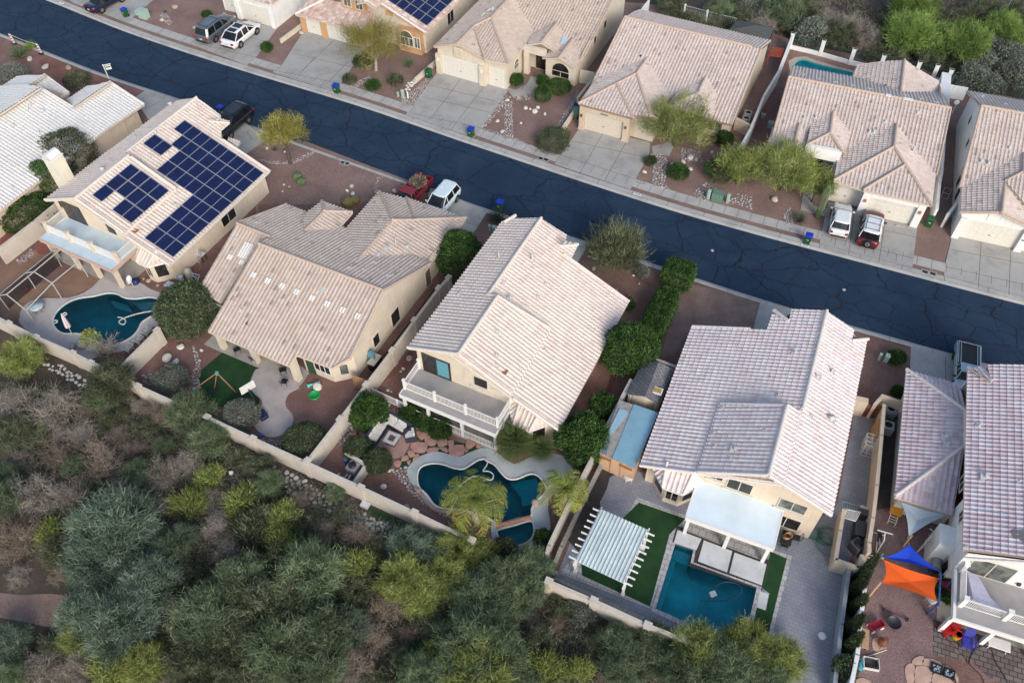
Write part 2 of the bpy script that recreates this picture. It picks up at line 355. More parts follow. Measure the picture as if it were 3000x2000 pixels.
    def window(s,ax,val,p,out=-1,n=1,frame=None,glass=None,arch=False,sill=False,name='window',w=.07,size=None):
        lo,hi,z0,z1=size or s.rect(ax,val,p);m=MB();g=MB();fw=w
        def P(a,b,z):return(val+out*b,-a,z)if ax=='u' else(a,-(val+out*b),z)
        def bx(mb,a0,a1,b0,b1,c0,c1):
            A,B=P(a0,b0,c0),P(a1,b1,c1);mb.box([(A[i]+B[i])/2 for i in range(3)],[abs(A[i]-B[i])+1e-4 for i in range(3)])
        zt=z1 if not arch else z1-(hi-lo)/2
        bx(m,lo-fw,lo,.0,.06,z0-fw,zt);bx(m,hi,hi+fw,.0,.06,z0-fw,zt);bx(m,lo,hi,.0,.06,z0-fw,z0)
        if not arch:bx(m,lo-fw,hi+fw,.0,.06,z1,z1+fw)
        else:
            r0=(hi-lo)/2;c=(lo+hi)/2;K=10
            for i in range(K):
                a,b=math.pi*i/K,math.pi*(i+1)/K;q=[(c+rr*math.cos(t),zt+rr*math.sin(t))for rr,t in((r0,a),(r0+fw,a),(r0+fw,b),(r0,b))]
                m.quad(*[P(x,.06,z)for x,z in q]);m.quad(P(q[1][0],.0,q[1][1]),P(q[1][0],.06,q[1][1]),P(q[2][0],.06,q[2][1]),P(q[2][0],0,q[2][1]))
            g.quad(*[P(c+r0*math.cos(math.pi*i/K),.025,zt+r0*math.sin(math.pi*i/K))for i in range(K+1)]);bx(m,lo,hi,0,.05,zt-.03,zt+.03)
        for i in range(1,n):x=lo+(hi-lo)*i/n;bx(m,x-.03,x+.03,0,.05,z0,zt)
        if sill:bx(m,lo-.25,hi+.25,0,.14,z0-.28,z0-.1)
        bx(g,lo,hi,.005,.03,z0,zt)
        f=m.build(name,frame or FRAME,s.root);g.build('pane',glass or GLASS,f);return f
    def garage(s,val,p=None,out=-1,mat=None,size=None,rows=4):
        lo,hi,z0,z1=size or s.rect('u',val,p);m=MB();n=max(2,round((hi-lo)/.6))
        s.block(val,val+out*.03,lo,hi,z0,z1,m)
        for i in range(n):
            for j in range(rows):
                w,h=(hi-lo)/n,(z1-z0)/rows;s.block(val+out*.03,val+out*.045,lo+w*(i+.12),lo+w*(i+.88),z0+h*(j+.14),z0+h*(j+.86),m)
        d=m.build('garage_door',mat or GARD,s.root);h=MB();s.block(val+out*.05,val+out*.1,(lo+hi)/2-.08,(lo+hi)/2+.08,z0+.9,z0+.94,h);h.build('handle',DKMET,d);return lo,hi,z0,z1
    def panels(s,k,lst,du=1.52,dv=.92):
        a=s.P[k];N=Vector((-a[1],a[2],1)).normalized();du0=.014
        for u,v in lst:
            q=[s.L(s.on(k,t))for t in((u+du0,v+du0),(u+du-du0,v+du0),(u+du-du0,v+dv-du0),(u+du0,v+dv-du0))];m=MB()
            if(q[1]-q[0]).cross(q[2]-q[0]).z<0:q=[q[0],q[3],q[2],q[1]]
            lo,hi=[p+N*.19 for p in q],[p+N*.235 for p in q];m.add(lo+hi,[(0,1,5,4),(1,2,6,5),(2,3,7,6),(3,0,4,7),(0,3,2,1),(4,5,6,7)])
            o=m.build('solar_panel',ALU,s.root)
            c=sum(hi,Vector())/4;ins=[h+(c-h)*.04+N*.004 for h in hi]
            lu=(ins[1]-ins[0]).length>1.2;uu=(10,6)if lu else(6,10)
            np_mesh('cell_face',np.array([tuple(p)for p in ins]),np.array([[0,1,2,3]]),SOLAR,np.array([[0,0],[uu[0],0],list(uu),[0,uu[1]]]),o)
    def rail(s,name,pts,z,h=.95,mat=None,gap=.115,posts=True,post=.16,ends=True,postmat=None):
        m=MB();pl=[];N=len(pts)
        for i in range(N-1):
            a,b=s.L((*pts[i],0)),s.L((*pts[i+1],0));d=b-a;L_=d.length;rz=math.atan2(d.y,d.x);c=(a+b)/2
            for zz in(z+.1,z+h):m.box((c.x,c.y,zz),(L_,.06,.05),rz)
            k=max(1,int(L_/gap))
            for j in range(1,k):p=a+d*(j/k);m.box((p.x,p.y,z+h/2+.05),(.03,.03,h-.1),rz)
            if posts:
                kk=max(1,round(L_/2.6))
                for j in range(kk+1):
                    if j==0 and i>0:continue
                    p=a+d*(j/kk);pm=MB();pl.append(pm);pm.box((p.x,p.y,z+(h+.18)/2),(post,post,h+.18),rz);pm.box((p.x,p.y,z+h+.2),(post+.07,post+.07,.06),rz)
        o=m.build(name,mat or WHITE,s.root)
        for pm in pl:pm.build('rail_post',postmat or mat or WHITE,o)
        return o
    def vent(s,k,t,r=.06,h=.35,mat=None,name='roof_vent',hood=False):
        p=s.L(s.on(k,t));m=MB()
        m.tube([p-Vector((0,0,.1)),p+Vector((0,0,h))],r,8);m.box((p.x,p.y,p.z+.03),(r*5,r*5,.03))
        if hood:m.lathe([(r*1.8,0),(r*2,.06),(.02,.14)],10,Matrix.Translation(p+Vector((0,0,h))))
        m.build(name,mat or RG_G,s.root)
    def bay(s,u0,v0,v1,dep,zE,zT,win=None,glass=None,ends=True,z0=0.,win_z=None):
        c=dep*.95;f=[(u0,v0),(u0-dep,v0+c),(u0-dep,v1-c),(u0,v1)]
        s.wall([(*p,zE)for p in f],closed=False)
        o=.38;e=[(u0,v0-o*1.2),(u0-dep-o,v0+c-o*.5),(u0-dep-o,v1-c+o*.5),(u0,v1+o*1.2)];k=c*.62
        t=[(u0,v0+k),(u0,v1-k)]
        s.plane('_b1',zE,e[1][0],(zT-zE)/(dep+o));s.face('_b1',[e[1],e[2],(u0,t[1][1]),(u0,t[0][1])])
        for q,(A,B,T_)in(('_b0',(e[0],e[1],t[0])),('_b2',(e[2],e[3],t[1]))):
            M3=np.array([[1,A[0],A[1]],[1,B[0],B[1]],[1,T_[0],T_[1]]]);cf=np.linalg.solve(M3,np.array([zE,zE,zT]));s.P[q]=tuple(cf);s.face(q,[A,B,T_])
        s.ridge((*e[1],zE+.03),(*t[0],zT),r=.12);s.ridge((*e[2],zE+.03),(*t[1],zT),r=.12)
        wz=win_z or(z0+.75,zE-.35)
        s.window('u',u0-dep,'',n=2,glass=glass,size=(v0+c+.15,v1-c-.15,*wz),name='bay_window')
        for A,B in((f[0],f[1]),(f[2],f[3])):
            a,b=s.L((*A,0)),s.L((*B,0));d=(b-a);L_=d.length;d /= L_;nn=Vector((d.y,-d.x,0));cc=s.L(((u0+1),(v0+v1)/2,0))
            if nn.dot((a+b)/2-cc)<0:nn=-nn
            m=MB();g=MB();q0,q1=a+d*.28,b-d*.22;rz=math.atan2(d.y,d.x);ce=(q0+q1)/2+nn*.02
            m.box((ce.x,ce.y,(wz[0]+wz[1])/2),((q1-q0).length+.12,.05,wz[1]-wz[0]+.12),rz);ce+=nn*.02;g.box((ce.x,ce.y,(wz[0]+wz[1])/2),((q1-q0).length,.04,wz[1]-wz[0]),rz)
            w=m.build('bay_window',FRAME,s.root);g.build('pane',glass or GLASS,w)
    def finish(s):
        V=np.array([tuple(v)for v in s.T[0]]);me=bpy.data.meshes.new('roof');me.from_pydata(V.tolist(),[],s.T[1])
        uv=me.uv_layers.new(name='UVMap');uv.data.foreach_set('uv',np.array(s.T[2],dtype=np.float32).ravel());me.materials.append(s.tile);me.update()
        o=bpy.data.objects.new('roof',me);COL.objects.link(o);o.parent=s.root
        for m in s.capl:m.build('ridge_cap',s.ridgem,o)
        if s.fas.v:s.fas.build('eaves',s.fm,o)
        if s.wm.v:s.wm.build('wall',s.wallm,s.root)
        return s
def xy(v):return(v.x,v.y)
h=S4=House('two_storey_house','cream house under a large pale white roof, with a grey balcony above the courtyard pool',xy(W('k620,683',2.6)),63,T_WHT,ST_C,RG_W,FASW)
h.plane('R',2.6,kv=-.477);h.plane('L',7.13,v0=-8.03,kv=.379);h.plane('B',7.13,v0=-8.03,kv=-.56)
h.face('L',['f1290,1355','f1680,1405','g150,965','f1570,985']);h.face('L',['f1570,985','g140,965','g85,945','g485,365','g285,365','f2005,400'])
h.face('R',[(0,0),(13.97,0),(13.97,-8.86),(0,-8.86)]);h.face('R',[(13.97,-6.1),'g680,495','g485,365',(13.97,-8.86)]);h.face('R',['g615,568','g765,568','g705,690',(13.9,-6.2)])
h.face('B',[(0,-8.03),(6.18,-8.03),(6.8,-3.85),(0,-3.85)])
h.plane('F',h.z('R',16.2,-7)+.02,16.0,-.35);h.face('F',['g635,568','g655,535','g762,563'])
h.R('L','f1680,1405','g150,965');h.R('L','g85,945','g485,365');h.ridge(h.on('R','g630,572'),h.on('R','g765,567'));h.ridge(h.on('L','g75,950'),h.on('L','g155,962'),r=.1)
h.R('R',(0,-3.7),(0,0),r=.12);h.R('B',(0,-8),(0,-3.9),r=.12);h.R('L',(0,-12.46),(0,-8.1),r=.12);h.R('B',(6.2,-8),(6.8,-3.9),r=.1);h.R('R',(13.97,-6),(13.97,0),r=.11)
h.ridge((14.9,-11.9,5.75),(15.9,-11.3,5.95),r=.16)
h.wall([(.45,-.5,'R'),(.45,-4.15,'R'),(.45,-4.15,'B'),(.45,-8.03,'B'),(.45,-12.0,'L'),(15.0,-11.0,'L'),(15.3,-8.86,'L'),(15.3,-6.3,'R'),(13.5,-6.2,'R'),(13.5,-.5,'R')])
U0=.45
h.window('u',U0,'j1415,110 j1575,270',n=2,glass=GLASS,frame=DFR,name='sliding_door',size=(-11.5,-9.2,2.78,4.85))
cu=MB();h.block(U0-.035,U0-.05,-10.3,-9.3,2.9,4.75,cu);cu.build('curtain',plain('curtain_teal',(.10,.30,.36),.9),h.root)
h.window('u',U0,'j1800,260 j1905,365',sill=True);h.window('u',U0,'j1965,322 j2018,375',sill=True)
for t,hh in(('g160,670',.6),('g415,690',.8)):h.vent('L' if t=='g160,670' else 'R',t,.07,hh)
for t in 'g190,870 g330,850 g515,870 g460,965 g375,1040 g515,1375 k360,152 k262,185'.split():h.vent('R',t,.06,.2)
for t in 'g250,975 g145,1235 g140,1420 g145,1495'.split():h.vent('B',t,.07,.28)
h.vent('L','f1705,940',.1,.12);sk=MB();p=h.L(h.on('B','k205,237'));sk.box((p.x,p.y,p.z+.07),(.45,.4,.05));sk.build('roof_patch',plain('terracotta',(.35,.13,.08),.9),h.root)
dz=2.72;dk=MB();h.block(-2.35,U0,-12.05,-4.0,dz-.1,dz,dk);D=dk.build('balcony_deck',DECKG,h.root)
fa=MB();h.block(-2.42,-2.35,-12.1,-3.95,dz-.36,dz+.02,fa);h.block(-2.35,U0-.02,-12.12,-12.05,dz-.36,dz+.02,fa);h.block(-2.35,U0-.02,-4.0,-3.93,dz-.36,dz+.02,fa);fa.build('fascia',WHITE,D)
for v in(-11.9,-9.85,-6.95,-4.15):m=MB();h.block(-2.2,-2.0,v-.1,v+.1,0,dz-.11,m);m.build('balcony_post',WHITE,h.root)
h.rail('balcony_railing',[(.4,-11.95),(-1.75,-11.95),(-1.75,-4.12),(.4,-4.12)],dz);
h.rail('porch_railing',[(-2.1,-11.75),(-2.1,-10.0)],.05,.85,posts=False);h.rail('porch_railing',[(-2.1,-9.7),(-2.1,-7.1)],.05,.85,posts=False);h.rail('porch_railing',[(-2.1,-6.8),(-2.1,-4.3)],.05,.85,posts=False)
h.bay(U0,-4.0,-1.1,1.05,2.55,3.35)
s4sl=MB();h.block(-2.3,U0,-11.9,-4.0,0,.13,s4sl);s4sl.build('porch_floor',concrete('porch_concrete',(.36,.33,.30)),h.root)
pw=MB();h.block(U0-.04,U0-.06,-11.2,-6,.15,2.3,pw);pw.build('patio_door',GLASS,h.root);h.finish()
h=S2=House('two_storey_house','cream house with blue solar arrays on its pale roof and a light blue balcony',xy(W('e1300,725',2.6)),62,T_WHT,ST_P,RG_W,FASW)
h.plane('R',2.6,kv=-.385);h.plane('L',6.70,v0=-8.68,kv=.432);h.plane('B',6.70,v0=-8.68,kv=-.473)
h.face('L',['e340,225','e580,212','a985,1195','a700,1255']);h.face('L',['a700,1255','a985,1195','a965,1170','a1505,750','a1380,768','a1310,800','a1040,1003'])
h.face('R',[(0,0),(13.9,-.05),(13.9,-9.6),(0,-9.6)]);h.face('R',[(13.9,-5.2),'a1690,885','a1505,750',(13.9,-9.6)]);h.face('R',['a1600,925','a1755,938','a1660,1018',(13.9,-7)])
h.face('B',[(0,-8.68),(6.3,-8.68),(6.45,-4.18),(0,-4.18)])
h.plane('F',h.z('R',16,-7.5)-.2,16.0,-.3);h.face('F',['a1600,922','a1700,912','a1757,935'])
h.plane('F2',3.9,14.5,-.3);h.face('F2',['a1750,1055','a1840,1085','a1815,1120','a1740,1075'])
h.R('L','e580,212','a985,1195');h.R('L','a965,1172','a1505,750');h.ridge(h.on('R','a1600,925'),h.on('R','a1755,937'));h.R('R',(0,-4),(0,0),r=.12);h.R('B',(0,-8.6),(0,-4.2),r=.12);h.R('L',(0,-13.6),(0,-8.7),r=.12);h.R('B',(6.4,-8.5),(6.45,-4.2),r=.1);h.R('R',(13.9,-5),(13.9,0),r=.11)
h.R('L','a1040,1000','a1215,985',r=.09)
h.wall([(.45,-.5,'R'),(.45,-4.5,'R'),(.45,-4.5,'B'),(.45,-8.68,'B'),(.45,-13.2,'L'),(15.3,-13.0,'L'),(15.6,-9.6,'L'),(15.6,-7,'R'),(13.5,-6.8,'R'),(13.5,-.5,'R')])
h.window('u',U0,'e470,265 e630,425',n=2,frame=DFR,name='sliding_door',size=(-12.4,-9.9,2.78,4.75));h.window('u',U0,'e800,395 e905,495')
h.window('v',-.5,'',out=1,n=2,size=(7.0,8.8,.95,2.2))
L1=[(.7+1.565*i,-1.13-.93*j)for i in range(8)for j in range({0:3,1:3,2:3,3:3,4:7,5:7,6:8,7:9}[i])]
h.panels('R',L1+[(8.5,-9.28),(8.5,-8.35)],1.55,.93)
h.panels('B',[(1.03,-8.0),(2.6,-8.0),(4.15,-8.0),(2.62,-7.07),(4.2,-7.07),(1.0,-6.14),(2.62,-6.14),(4.2,-6.14),(1.0,-5.24),(2.6,-5.24),(4.2,-5.24)],1.55,.9)
for t in 'a1195,1020 a1150,1195 a1290,1180 a1200,1350 e1345,270'.split():h.vent('R',t,.08,.3)
h.vent('L','a1310,815',.12,.35,hood=True);h.vent('L','a790,1310',.12,.3,hood=True);h.vent('L','a1035,1055',.12,.25);h.vent('B','e820,230',.07,.25)
p=h.L(h.on('R','e1040,465'));sk=MB();sk.box((p.x,p.y,p.z+.08),(.45,.4,.05));sk.build('roof_patch',MATS['terracotta'],h.root)
ch=MB();h.block(2.05,3.35,-14.35,-13.35,0,7.35,ch);C=ch.build('chimney',stucco('stucco_chimney',(.72,.68,.55)),h.root)
cap=MB();h.block(1.98,3.42,-14.42,-13.28,7.35,7.45,cap)
cap.loft([[(u,13.85+.5*math.cos(R(a)),7.45+.5*math.sin(R(a)))for a in range(0,181,20)]+[(u,13.85+.46*math.cos(R(a)),7.45+.46*math.sin(R(a)))for a in range(180,-1,-20)]for u in(2.1,3.3)]);cap.build('cowl',WHITE,C)
dz=2.72;dk=MB();h.block(-2.75,U0,-12.5,-3.95,dz-.1,dz,dk);D=dk.build('balcony_deck',DECKB,h.root)
fa=MB();h.block(-2.83,-2.75,-12.55,-3.9,dz-.34,dz+.02,fa);h.block(-2.75,U0-.02,-12.57,-12.5,dz-.34,dz+.02,fa);h.block(-2.75,U0-.02,-3.95,-3.88,dz-.34,dz+.02,fa);fa.build('fascia',plain('fascia_pink',(.52,.36,.29),.8),D)
for v in(-12.2,-9.4,-6.9,-4.3):m=MB();h.block(-2.55,-2.2,v-.17,v+.17,0,dz-.11,m);m.build('balcony_post',ST_P,h.root)
h.rail('balcony_railing',[(.4,-12.35),(-1.75,-12.35),(-1.75,-4.1),(.4,-4.1)],dz,postmat=ST_P,post=.26)
h.bay(U0,-3.7,-.9,1.05,2.5,3.3);fl=MB();h.block(-2.6,U0,-12.4,-4.0,0,.13,fl);fl.build('porch_floor',MATS['porch_concrete'],h.root)
pw=MB();h.block(U0-.02,U0-.05,-11.2,-6,.15,2.2,pw);pw.build('patio_door',GLASS,h.root);h.finish()
h=S5=House('two_storey_house','house with pink and white mottled roof and flat white patio cover by the rectangular pool',xy(W('k1240,950',2.6)),66.4,T_PNK,ST_P,RG_P,FASW)
h.plane('L',2.6,kv=.388);h.plane('R',4.57,v0=12.76,kv=-.46);h.plane('B',6.69,v0=8.16,kv=.5676)
h.face('L',[(0,0),(13.85,0),(13.85,9.3),(0,9.3)]);h.face('L',[(13.85,4.3),'h125,1215','h165,1095',(13.85,6)]);h.face('L',[(13.85,5.6),'h168,1095','h290,1160','h310,1066','h580,1075',(13.85,9.24)])
h.face('R',[(0,8.16),(0,12.76),(6,12.76),(6,8.16)]);h.face('R',[(6,9.24),(6,12.76),'h885,1310','h770,1305','h790,1215','h580,1075'])
h.face('R',['h770,1300','h895,1290','h885,1312',(13,12.76),(13,11.5)])
h.face('B',[(0,8.16),(5.8,8.16),(6.1,3.85),(0,3.85)])
h.R('R',(0,8.16),(5.8,8.16));h.R('R','l395,520','h580,1075');h.ridge(h.on('L','h175,1073'),h.on('L','h285,1155'),r=.17);h.ridge(h.on('R','h770,1303'),h.on('R','h895,1292'),r=.14)
h.R('L',(0,0),(0,3.7),r=.12);h.R('B',(0,3.9),(0,8.1),r=.12);h.R('R',(0,8.2),(0,12.7),r=.12);h.R('L',(13.85,0),(13.85,4.3),r=.1);h.ridge((6.1,3.9,h.z('B',6.1,3.9)),(5.9,8,h.z('B',6,8)),r=.09)
h.wall([(.45,.5,'L'),(.45,4.2,'L'),(.45,4.2,'B'),(.45,8.16,'B'),(.45,12.3,'R'),(15.6,12.3,'R'),(16,9.25,'R'),(16,7,'L'),(13.4,5,'L'),(13.4,.5,'L')])
h.window('u',U0,'k1815,1005 k1875,1045',n=2,sill=True,size=(4.75,5.6,3.55,4.05));h.window('u',U0,'k1925,1050 k2060,1145',n=2,sill=True,size=(6.0,7.6,3.1,4.25))
h.window('u',U0,'l275,1210 l450,1320',n=2,glass=GLASSG,sill=True,size=(9.55,11.3,2.9,3.95));h.window('u',U0,'l215,1370 l370,1465',n=2,size=(9.5,11.4,.6,1.9))
for t in 'k1875,512 k1805,705 k1815,808 k1935,905'.split():h.vent('B',t,.06,.25)
h.vent('B','k1970,830',.13,.25);h.vent('L','h335,1395',.09,.35)
for t in 'l155,275 l280,262 l55,305'.split():h.vent('L',t,.05,.12)
h.vent('L','l205,415',.07,.35);h.vent('R','l615,235',.09,.45);h.vent('R','l505,275',.12,.3);h.vent('R','l610,600',.13,.3,hood=True);h.vent('R','l455,570',.07,.2);h.vent('B','l110,685',.06,.15)
h.bay(U0,1.1,4.3,1.1,2.5,3.4)
rf=MB();h.block(-2.6,U0,4.1,9.95,2.55,2.68,rf);RF=rf.build('patio_cover',plain('cover_white_blue',(.68,.79,.85),.6,var=.06,scale=.8),h.root)
tr=MB();h.block(-2.72,-2.6,4.05,10.0,2.3,2.7,tr);h.block(-2.6,U0-.02,4.0,4.1,2.4,2.7,tr);h.block(-2.6,U0-.02,9.95,10.05,2.4,2.7,tr);tr.build('fascia',WHITE,RF)
for v in(4.3,7.1,9.75):m=MB();h.block(-2.55,-2.3,v-.12,v+.12,0,2.5,m);m.build('patio_post',ST_W,h.root)
h.finish()
h=S3=House('one_storey_house','house with a big tan many-gabled roof and a patio facing the artificial lawn',xy(W('f720,1515',2.6)),63,T_TAN,ST_C,RG_T,FASC)
h.plane('B',5.5,6.5,.372);h.plane('F',5.5,6.5,-.36);h.plane('W',4.85,8.23,.372);h.plane('X',4.4,v0=-3.6,kv=-.37);h.plane('Y',4.4,v0=-3.6,kv=.37);h.plane('Z',2.6,18.9,-.40)
h.face('B',['e1590,1230',(-1.3,-3.2),'f440,1412','f720,1515','f850,1440','f1105,918','f150,560'])
h.face('F',['f150,560','f1105,918','f1470,712','f820,440','f235,505']);h.face('F',['f235,505','f820,440','f530,318','f365,258','e1815,405'])
h.face('W',['e1520,905','e1690,1015','e1990,560','f235,505','e1815,405'])
h.face('X',['f895,700','f1180,382','f1352,380','f1742,367','f1470,712']);h.face('Y',['f895,700','f1180,382','f1075,160','f815,445'])
h.face('Z',['f1180,382','f1075,160','f1275,215','f1345,350','f1352,380']);h.face('Z',['f1352,380','f1280,207','f1742,365'])
h.plane('d1',4.05,v0=-9.75,kv=-.37);h.plane('d2',4.05,v0=-9.75,kv=.37);h.plane('d3',4.05,13.45,-.4)
h.face('d1',['f505,465','f655,312','f870,320','f745,460']);h.face('d2',['f505,465','f655,312','f635,232','f490,348']);h.face('d3',['f655,312','f635,232','f870,318'])
h.R('F','f150,560','f1105,918');h.R('F','e1815,405','f235,505');h.R('B','f1105,918','f850,1440',r=.12);h.R('B','f850,1440','f720,1515',r=.12);h.R('F','f1105,918','f1470,712',r=.12);h.R('X','f905,695','f1180,382');h.R('Y','f1180,382','f1075,162');h.R('X','f1180,382','f1350,380');h.R('X','f1350,378','f1740,365');h.R('Z','f1350,380','f1282,208')
h.R('d1','f505,463','f655,312');h.R('d1','f655,312','f868,320');h.R('d2','f655,312','f636,234');h.R('F','e1820,400','f365,258',r=.1)
h.wall([(.35,-3.1,'B'),(.35,-.55,'B'),(1.6,.85,'B'),(6.5,.85,5.35),(12.3,.95,'F'),(12.6,.9,3.0),(18.3,.9,2.75),(18.3,-6.9,2.9),(13,-6.9,3.0),(13.2,-13.7,2.9),(8.3,-14.3,4.6),(1.6,-14.0,2.2),(1.6,-11.0,2.4),(3.2,-11,3.6),(3.2,-3.1,3.6)])
m=MB();h.block(.3,3.2,-3.25,-2.95,0,2.9,m);m.build('patio_wall',ST_C,h.root)
gp=MB();h.block(.34,.28,-3.05,-2.3,.05,2.45,gp);gp.build('green_panel',plain('green_door',(.02,.07,.04),.6),h.root)
h.window('u',.35,'',n=3,frame=WHITE,size=(-2.2,-.75,.95,2.05))
m=MB();g=MB();a,b=h.L((.35,-.55,0)),h.L((1.6,.85,0));d=(b-a).normalized();nn=Vector((d.y,-d.x,0));nn=nn if nn.x<0 else-nn
c=(a+b)/2+nn*.03;m.box((c.x,c.y,1.5),(.75,.06,1.3),math.atan2(d.y,d.x));c+=nn*.03;g.box((c.x,c.y,1.5),(.62,.04,1.15),math.atan2(d.y,d.x));w=m.build('window',FRAME,h.root);g.build('pane',GLASSG,w)
for s_ in((6.95,8.1,.5,2.1),(4.2,5.0,.9,2.1),(8.8,9.15,1.3,1.85)):h.window('v',.85,'',out=1,size=s_)
h.window('v',.92,'',out=1,name='side_door',glass=plain('door_brown',(.16,.11,.08),.7),size=(12.4,13.2,.1,2.0))
for v in(-10.8,-7.4):m=MB();h.block(-.95,-.5,v-.22,v+.22,0,h.z('B',-.7,v)-.1,m);m.build('patio_column',ST_C,h.root)
m=MB();h.block(-.95,-.45,-3.6,-3.1,0,h.z('B',-.7,-3.3)-.1,m);m.build('patio_column',ST_C,h.root)
hd=MB();h.block(-.85,-.55,-11,-3.3,2.25,2.55,hd);hd.build('patio_beam',ST_C,h.root)
sky=plain('clear_tile',(.72,.70,.68),.4,var=.15,scale=20)
def patch(k,t,w,l,name='pale_tile_patch'):
    m=MB();u,v,z=h.on(k,t);a_=h.P[k];n_=max(1,round(w/.24))
    for i in range(n_):
        A=h.L((u-l/2,v-w/2+(i+.5)*w/n_,0));A.z=h.z(k,u-l/2,v)+.05;B=h.L((u+l/2,v-w/2+(i+.5)*w/n_,0));B.z=h.z(k,u+l/2,v)+.05
        m.tube([A,B],.105,8)
    m.build(name,sky,h.root)
for t in 'f110,800 f220,845 f330,885 f440,930 f558,978 f675,1022 f792,1068 f908,1115'.split():patch('B',t,.5,.42)
patch('W','e1880,615',.95,1.35);patch('W','e1760,665',.5,.42);patch('W','f20,705',.5,.42)
for k,t,r_,hh in(('B','f645,905',.12,.1),('F','f840,752',.1,.2),('F','f950,762',.06,.22),('F','f1245,762',.06,.2),('F','f1135,812',.1,.1),('X','f1120,598',.14,.12),('X','f1200,550',.07,.45),('X','f1290,590',.09,.3),('X','f1065,640',.1,.12),('F','f135,405',.08,.2),('W','e1805,520',.1,.12),('F','f1030,712',.1,.1)):h.vent(k,t,r_,hh)
h.vent('B','f12,1070',.08,.3);h.vent('B','f68,1168',.06,.15,DKMET);h.finish()
h=S1=House('one_storey_house','house with a plain grey-white tiled roof, cut by the left edge',xy(W('a70,1560',2.8)),62,T_GRW,ST_T,RG_W,FASC)
h.plane('R',2.8,kv=-.345);h.plane('L',5.55,v0=-7.95,kv=.345);h.plane('M',4.2,v0=-4.05,kv=.38);h.plane('N',4.2,v0=-11.05,kv=-.36);h.plane('O',4.2,v0=-11.05,kv=.36)
h.face('R',[(-9,0),(12.6,0),'a565,822','a310,670',(-9,-7.95)]);h.face('R',[(12.5,0),'a1105,800','a845,630','a565,822']);h.face('L',[(-9,-7.95),'a310,670',(12.6,-11),(12.6,-16),(-9,-16)])
h.face('M',['a565,822','a845,630','a660,668','a510,768']);h.face('N',['a345,575','a530,712','a470,755','a330,680','a170,690']);h.face('O',['a345,575','a170,690',(10,-11.05),(10,-16),(15.2,-16)])
h.R('R',(-9,-7.95),'a310,670');h.R('R','a565,820','a845,630');h.R('N','a345,575','a165,692');h.R('R','a845,630','a1105,800',r=.11);h.R('N','a345,575','a530,712',r=.11);h.R('R','a565,825','a325,680',r=.11)
h.wall([(-8.5,-.5,'R'),(16.7,-.5,'R'),(16.7,-4.05,4.0),(16.7,-7,3),(12.4,-7,3),(12.4,-7.9,5.3),(14.8,-7.9,2.9),(14.8,-11,4),(14.8,-15.5,2.5),(-8.5,-15.5,2.5),(-8.5,-7.95,5.4)])
for t in 'a240,805 a215,835 a335,850 a105,965 a100,1440 a300,1020'.split():h.vent('R',t,.08,.25)
m=MB();h.block(15.6,16.3,-.5,-.42,1.2,2.0,m);m.build('meter_box',ST_T,h.root)
m=MB();m.tube([h.L((14.6,-.45,z))for z in(0,2.6)],.05);m.build('drainpipe',FASC,h.root);h.window('v',-.5,'',out=1,size=(6.8,8.0,.9,2.0),glass=GLASSG);h.finish()
h=S6=House('two_storey_house','white house under a rose and lilac roof beside the shade sails, at the right edge',xy(W('l1100,1180',2.6)),69.5,T_PUR,ST_W,RG_P,FASC)
h.plane('L',2.6,kv=.38);h.plane('B',2.6,-.18,.327);h.plane('F',2.6,11.44,-.397);h.plane('U',5.,v0=3.57,kv=.38)
h.face('L',['l1103,1185','l1190,215','l1640,530','l1637,803']);h.face('B',['l1103,1190','l1637,803','l1545,1330']);h.face('F',['l1190,215','l1640,528','l1605,335'])
h.face('U',[(-4.1,3.57),'l1660,195','l1835,308','l1815,182','l2091,183',(11.1,12.5),(-4.1,12.5)])
h.plane('V',5.3,11.3,-.35,4,.1);h.face('V',['l1690,208','l1760,192','l1815,250','l1838,306'])
h.R('L','l1103,1185','l1637,803');h.R('L','l1190,215','l1640,528');h.R('L','l1640,528','l1637,803',r=.12);h.R('U','o1930,318',(-4.1,12.4),r=.13);h.ridge(h.on('U','l1660,200'),h.on('U','l1840,308'),r=.15)
h.wall([(.35,.5,2.5),(10.9,.5,2.5),(10.9,3.9,2.5),(10.6,3.9,4.95),(10.6,12,7.9),(-4.2,12,7.9),(-4.2,3.9,4.95),(.3,3.9,4.95),(.35,3.89,2.6)])
for s_ in((1.2,2.2,3.4,4.5),(-1.3,-.6,3.5,4.3)):h.window('v',3.9,'',out=-1,n=2,size=s_)
h.window('u',-4.2,'',n=2,size=(4.5,6.9,2.8,4.7),glass=GLASSG,frame=FRAME,name='sliding_door');h.window('v',3.9,'',out=-1,n=2,size=(-3.9,-2.2,.6,1.9));h.window('v',3.9,'',out=-1,n=2,size=(-.9,.1,.3,1.8))
m=MB();h.block(-2.9,-1.3,2.9,3.9,0,2.9,m);m.build('chimney_box',ST_W,h.root)
for t,r_,hh in(('l1740,655',.08,.6),('l1490,735',.12,.3),('l1505,790',.12,.3),('l1800,1035',.14,.3),('l2055,1070',.06,.15),('o1960,240',.06,.12)):h.vent('L' if t in('l1490,735','l1505,790')else 'U',t,r_,hh)
m=MB();q=[h.L(h.on('U',t))for t in('o2265,125','o2352,130','o2352,215','o2265,170')];m.quad(*[p+Vector((0,0,.12))for p in q]);m.build('dark_tile_patch',plain('tile_dark',(.2,.19,.18),.9),h.root)
dz=2.75;dk=MB();h.block(-7.6,-4.2,4.1,12,dz-.12,dz,dk);D=dk.build('balcony_deck',DECKG,h.root);fa=MB();h.block(-7.72,-7.6,3.9,12,dz-.36,dz+.03,fa);h.block(-7.6,-4.25,3.92,4.1,dz-.36,dz+.03,fa);fa.build('fascia',WHITE,D)
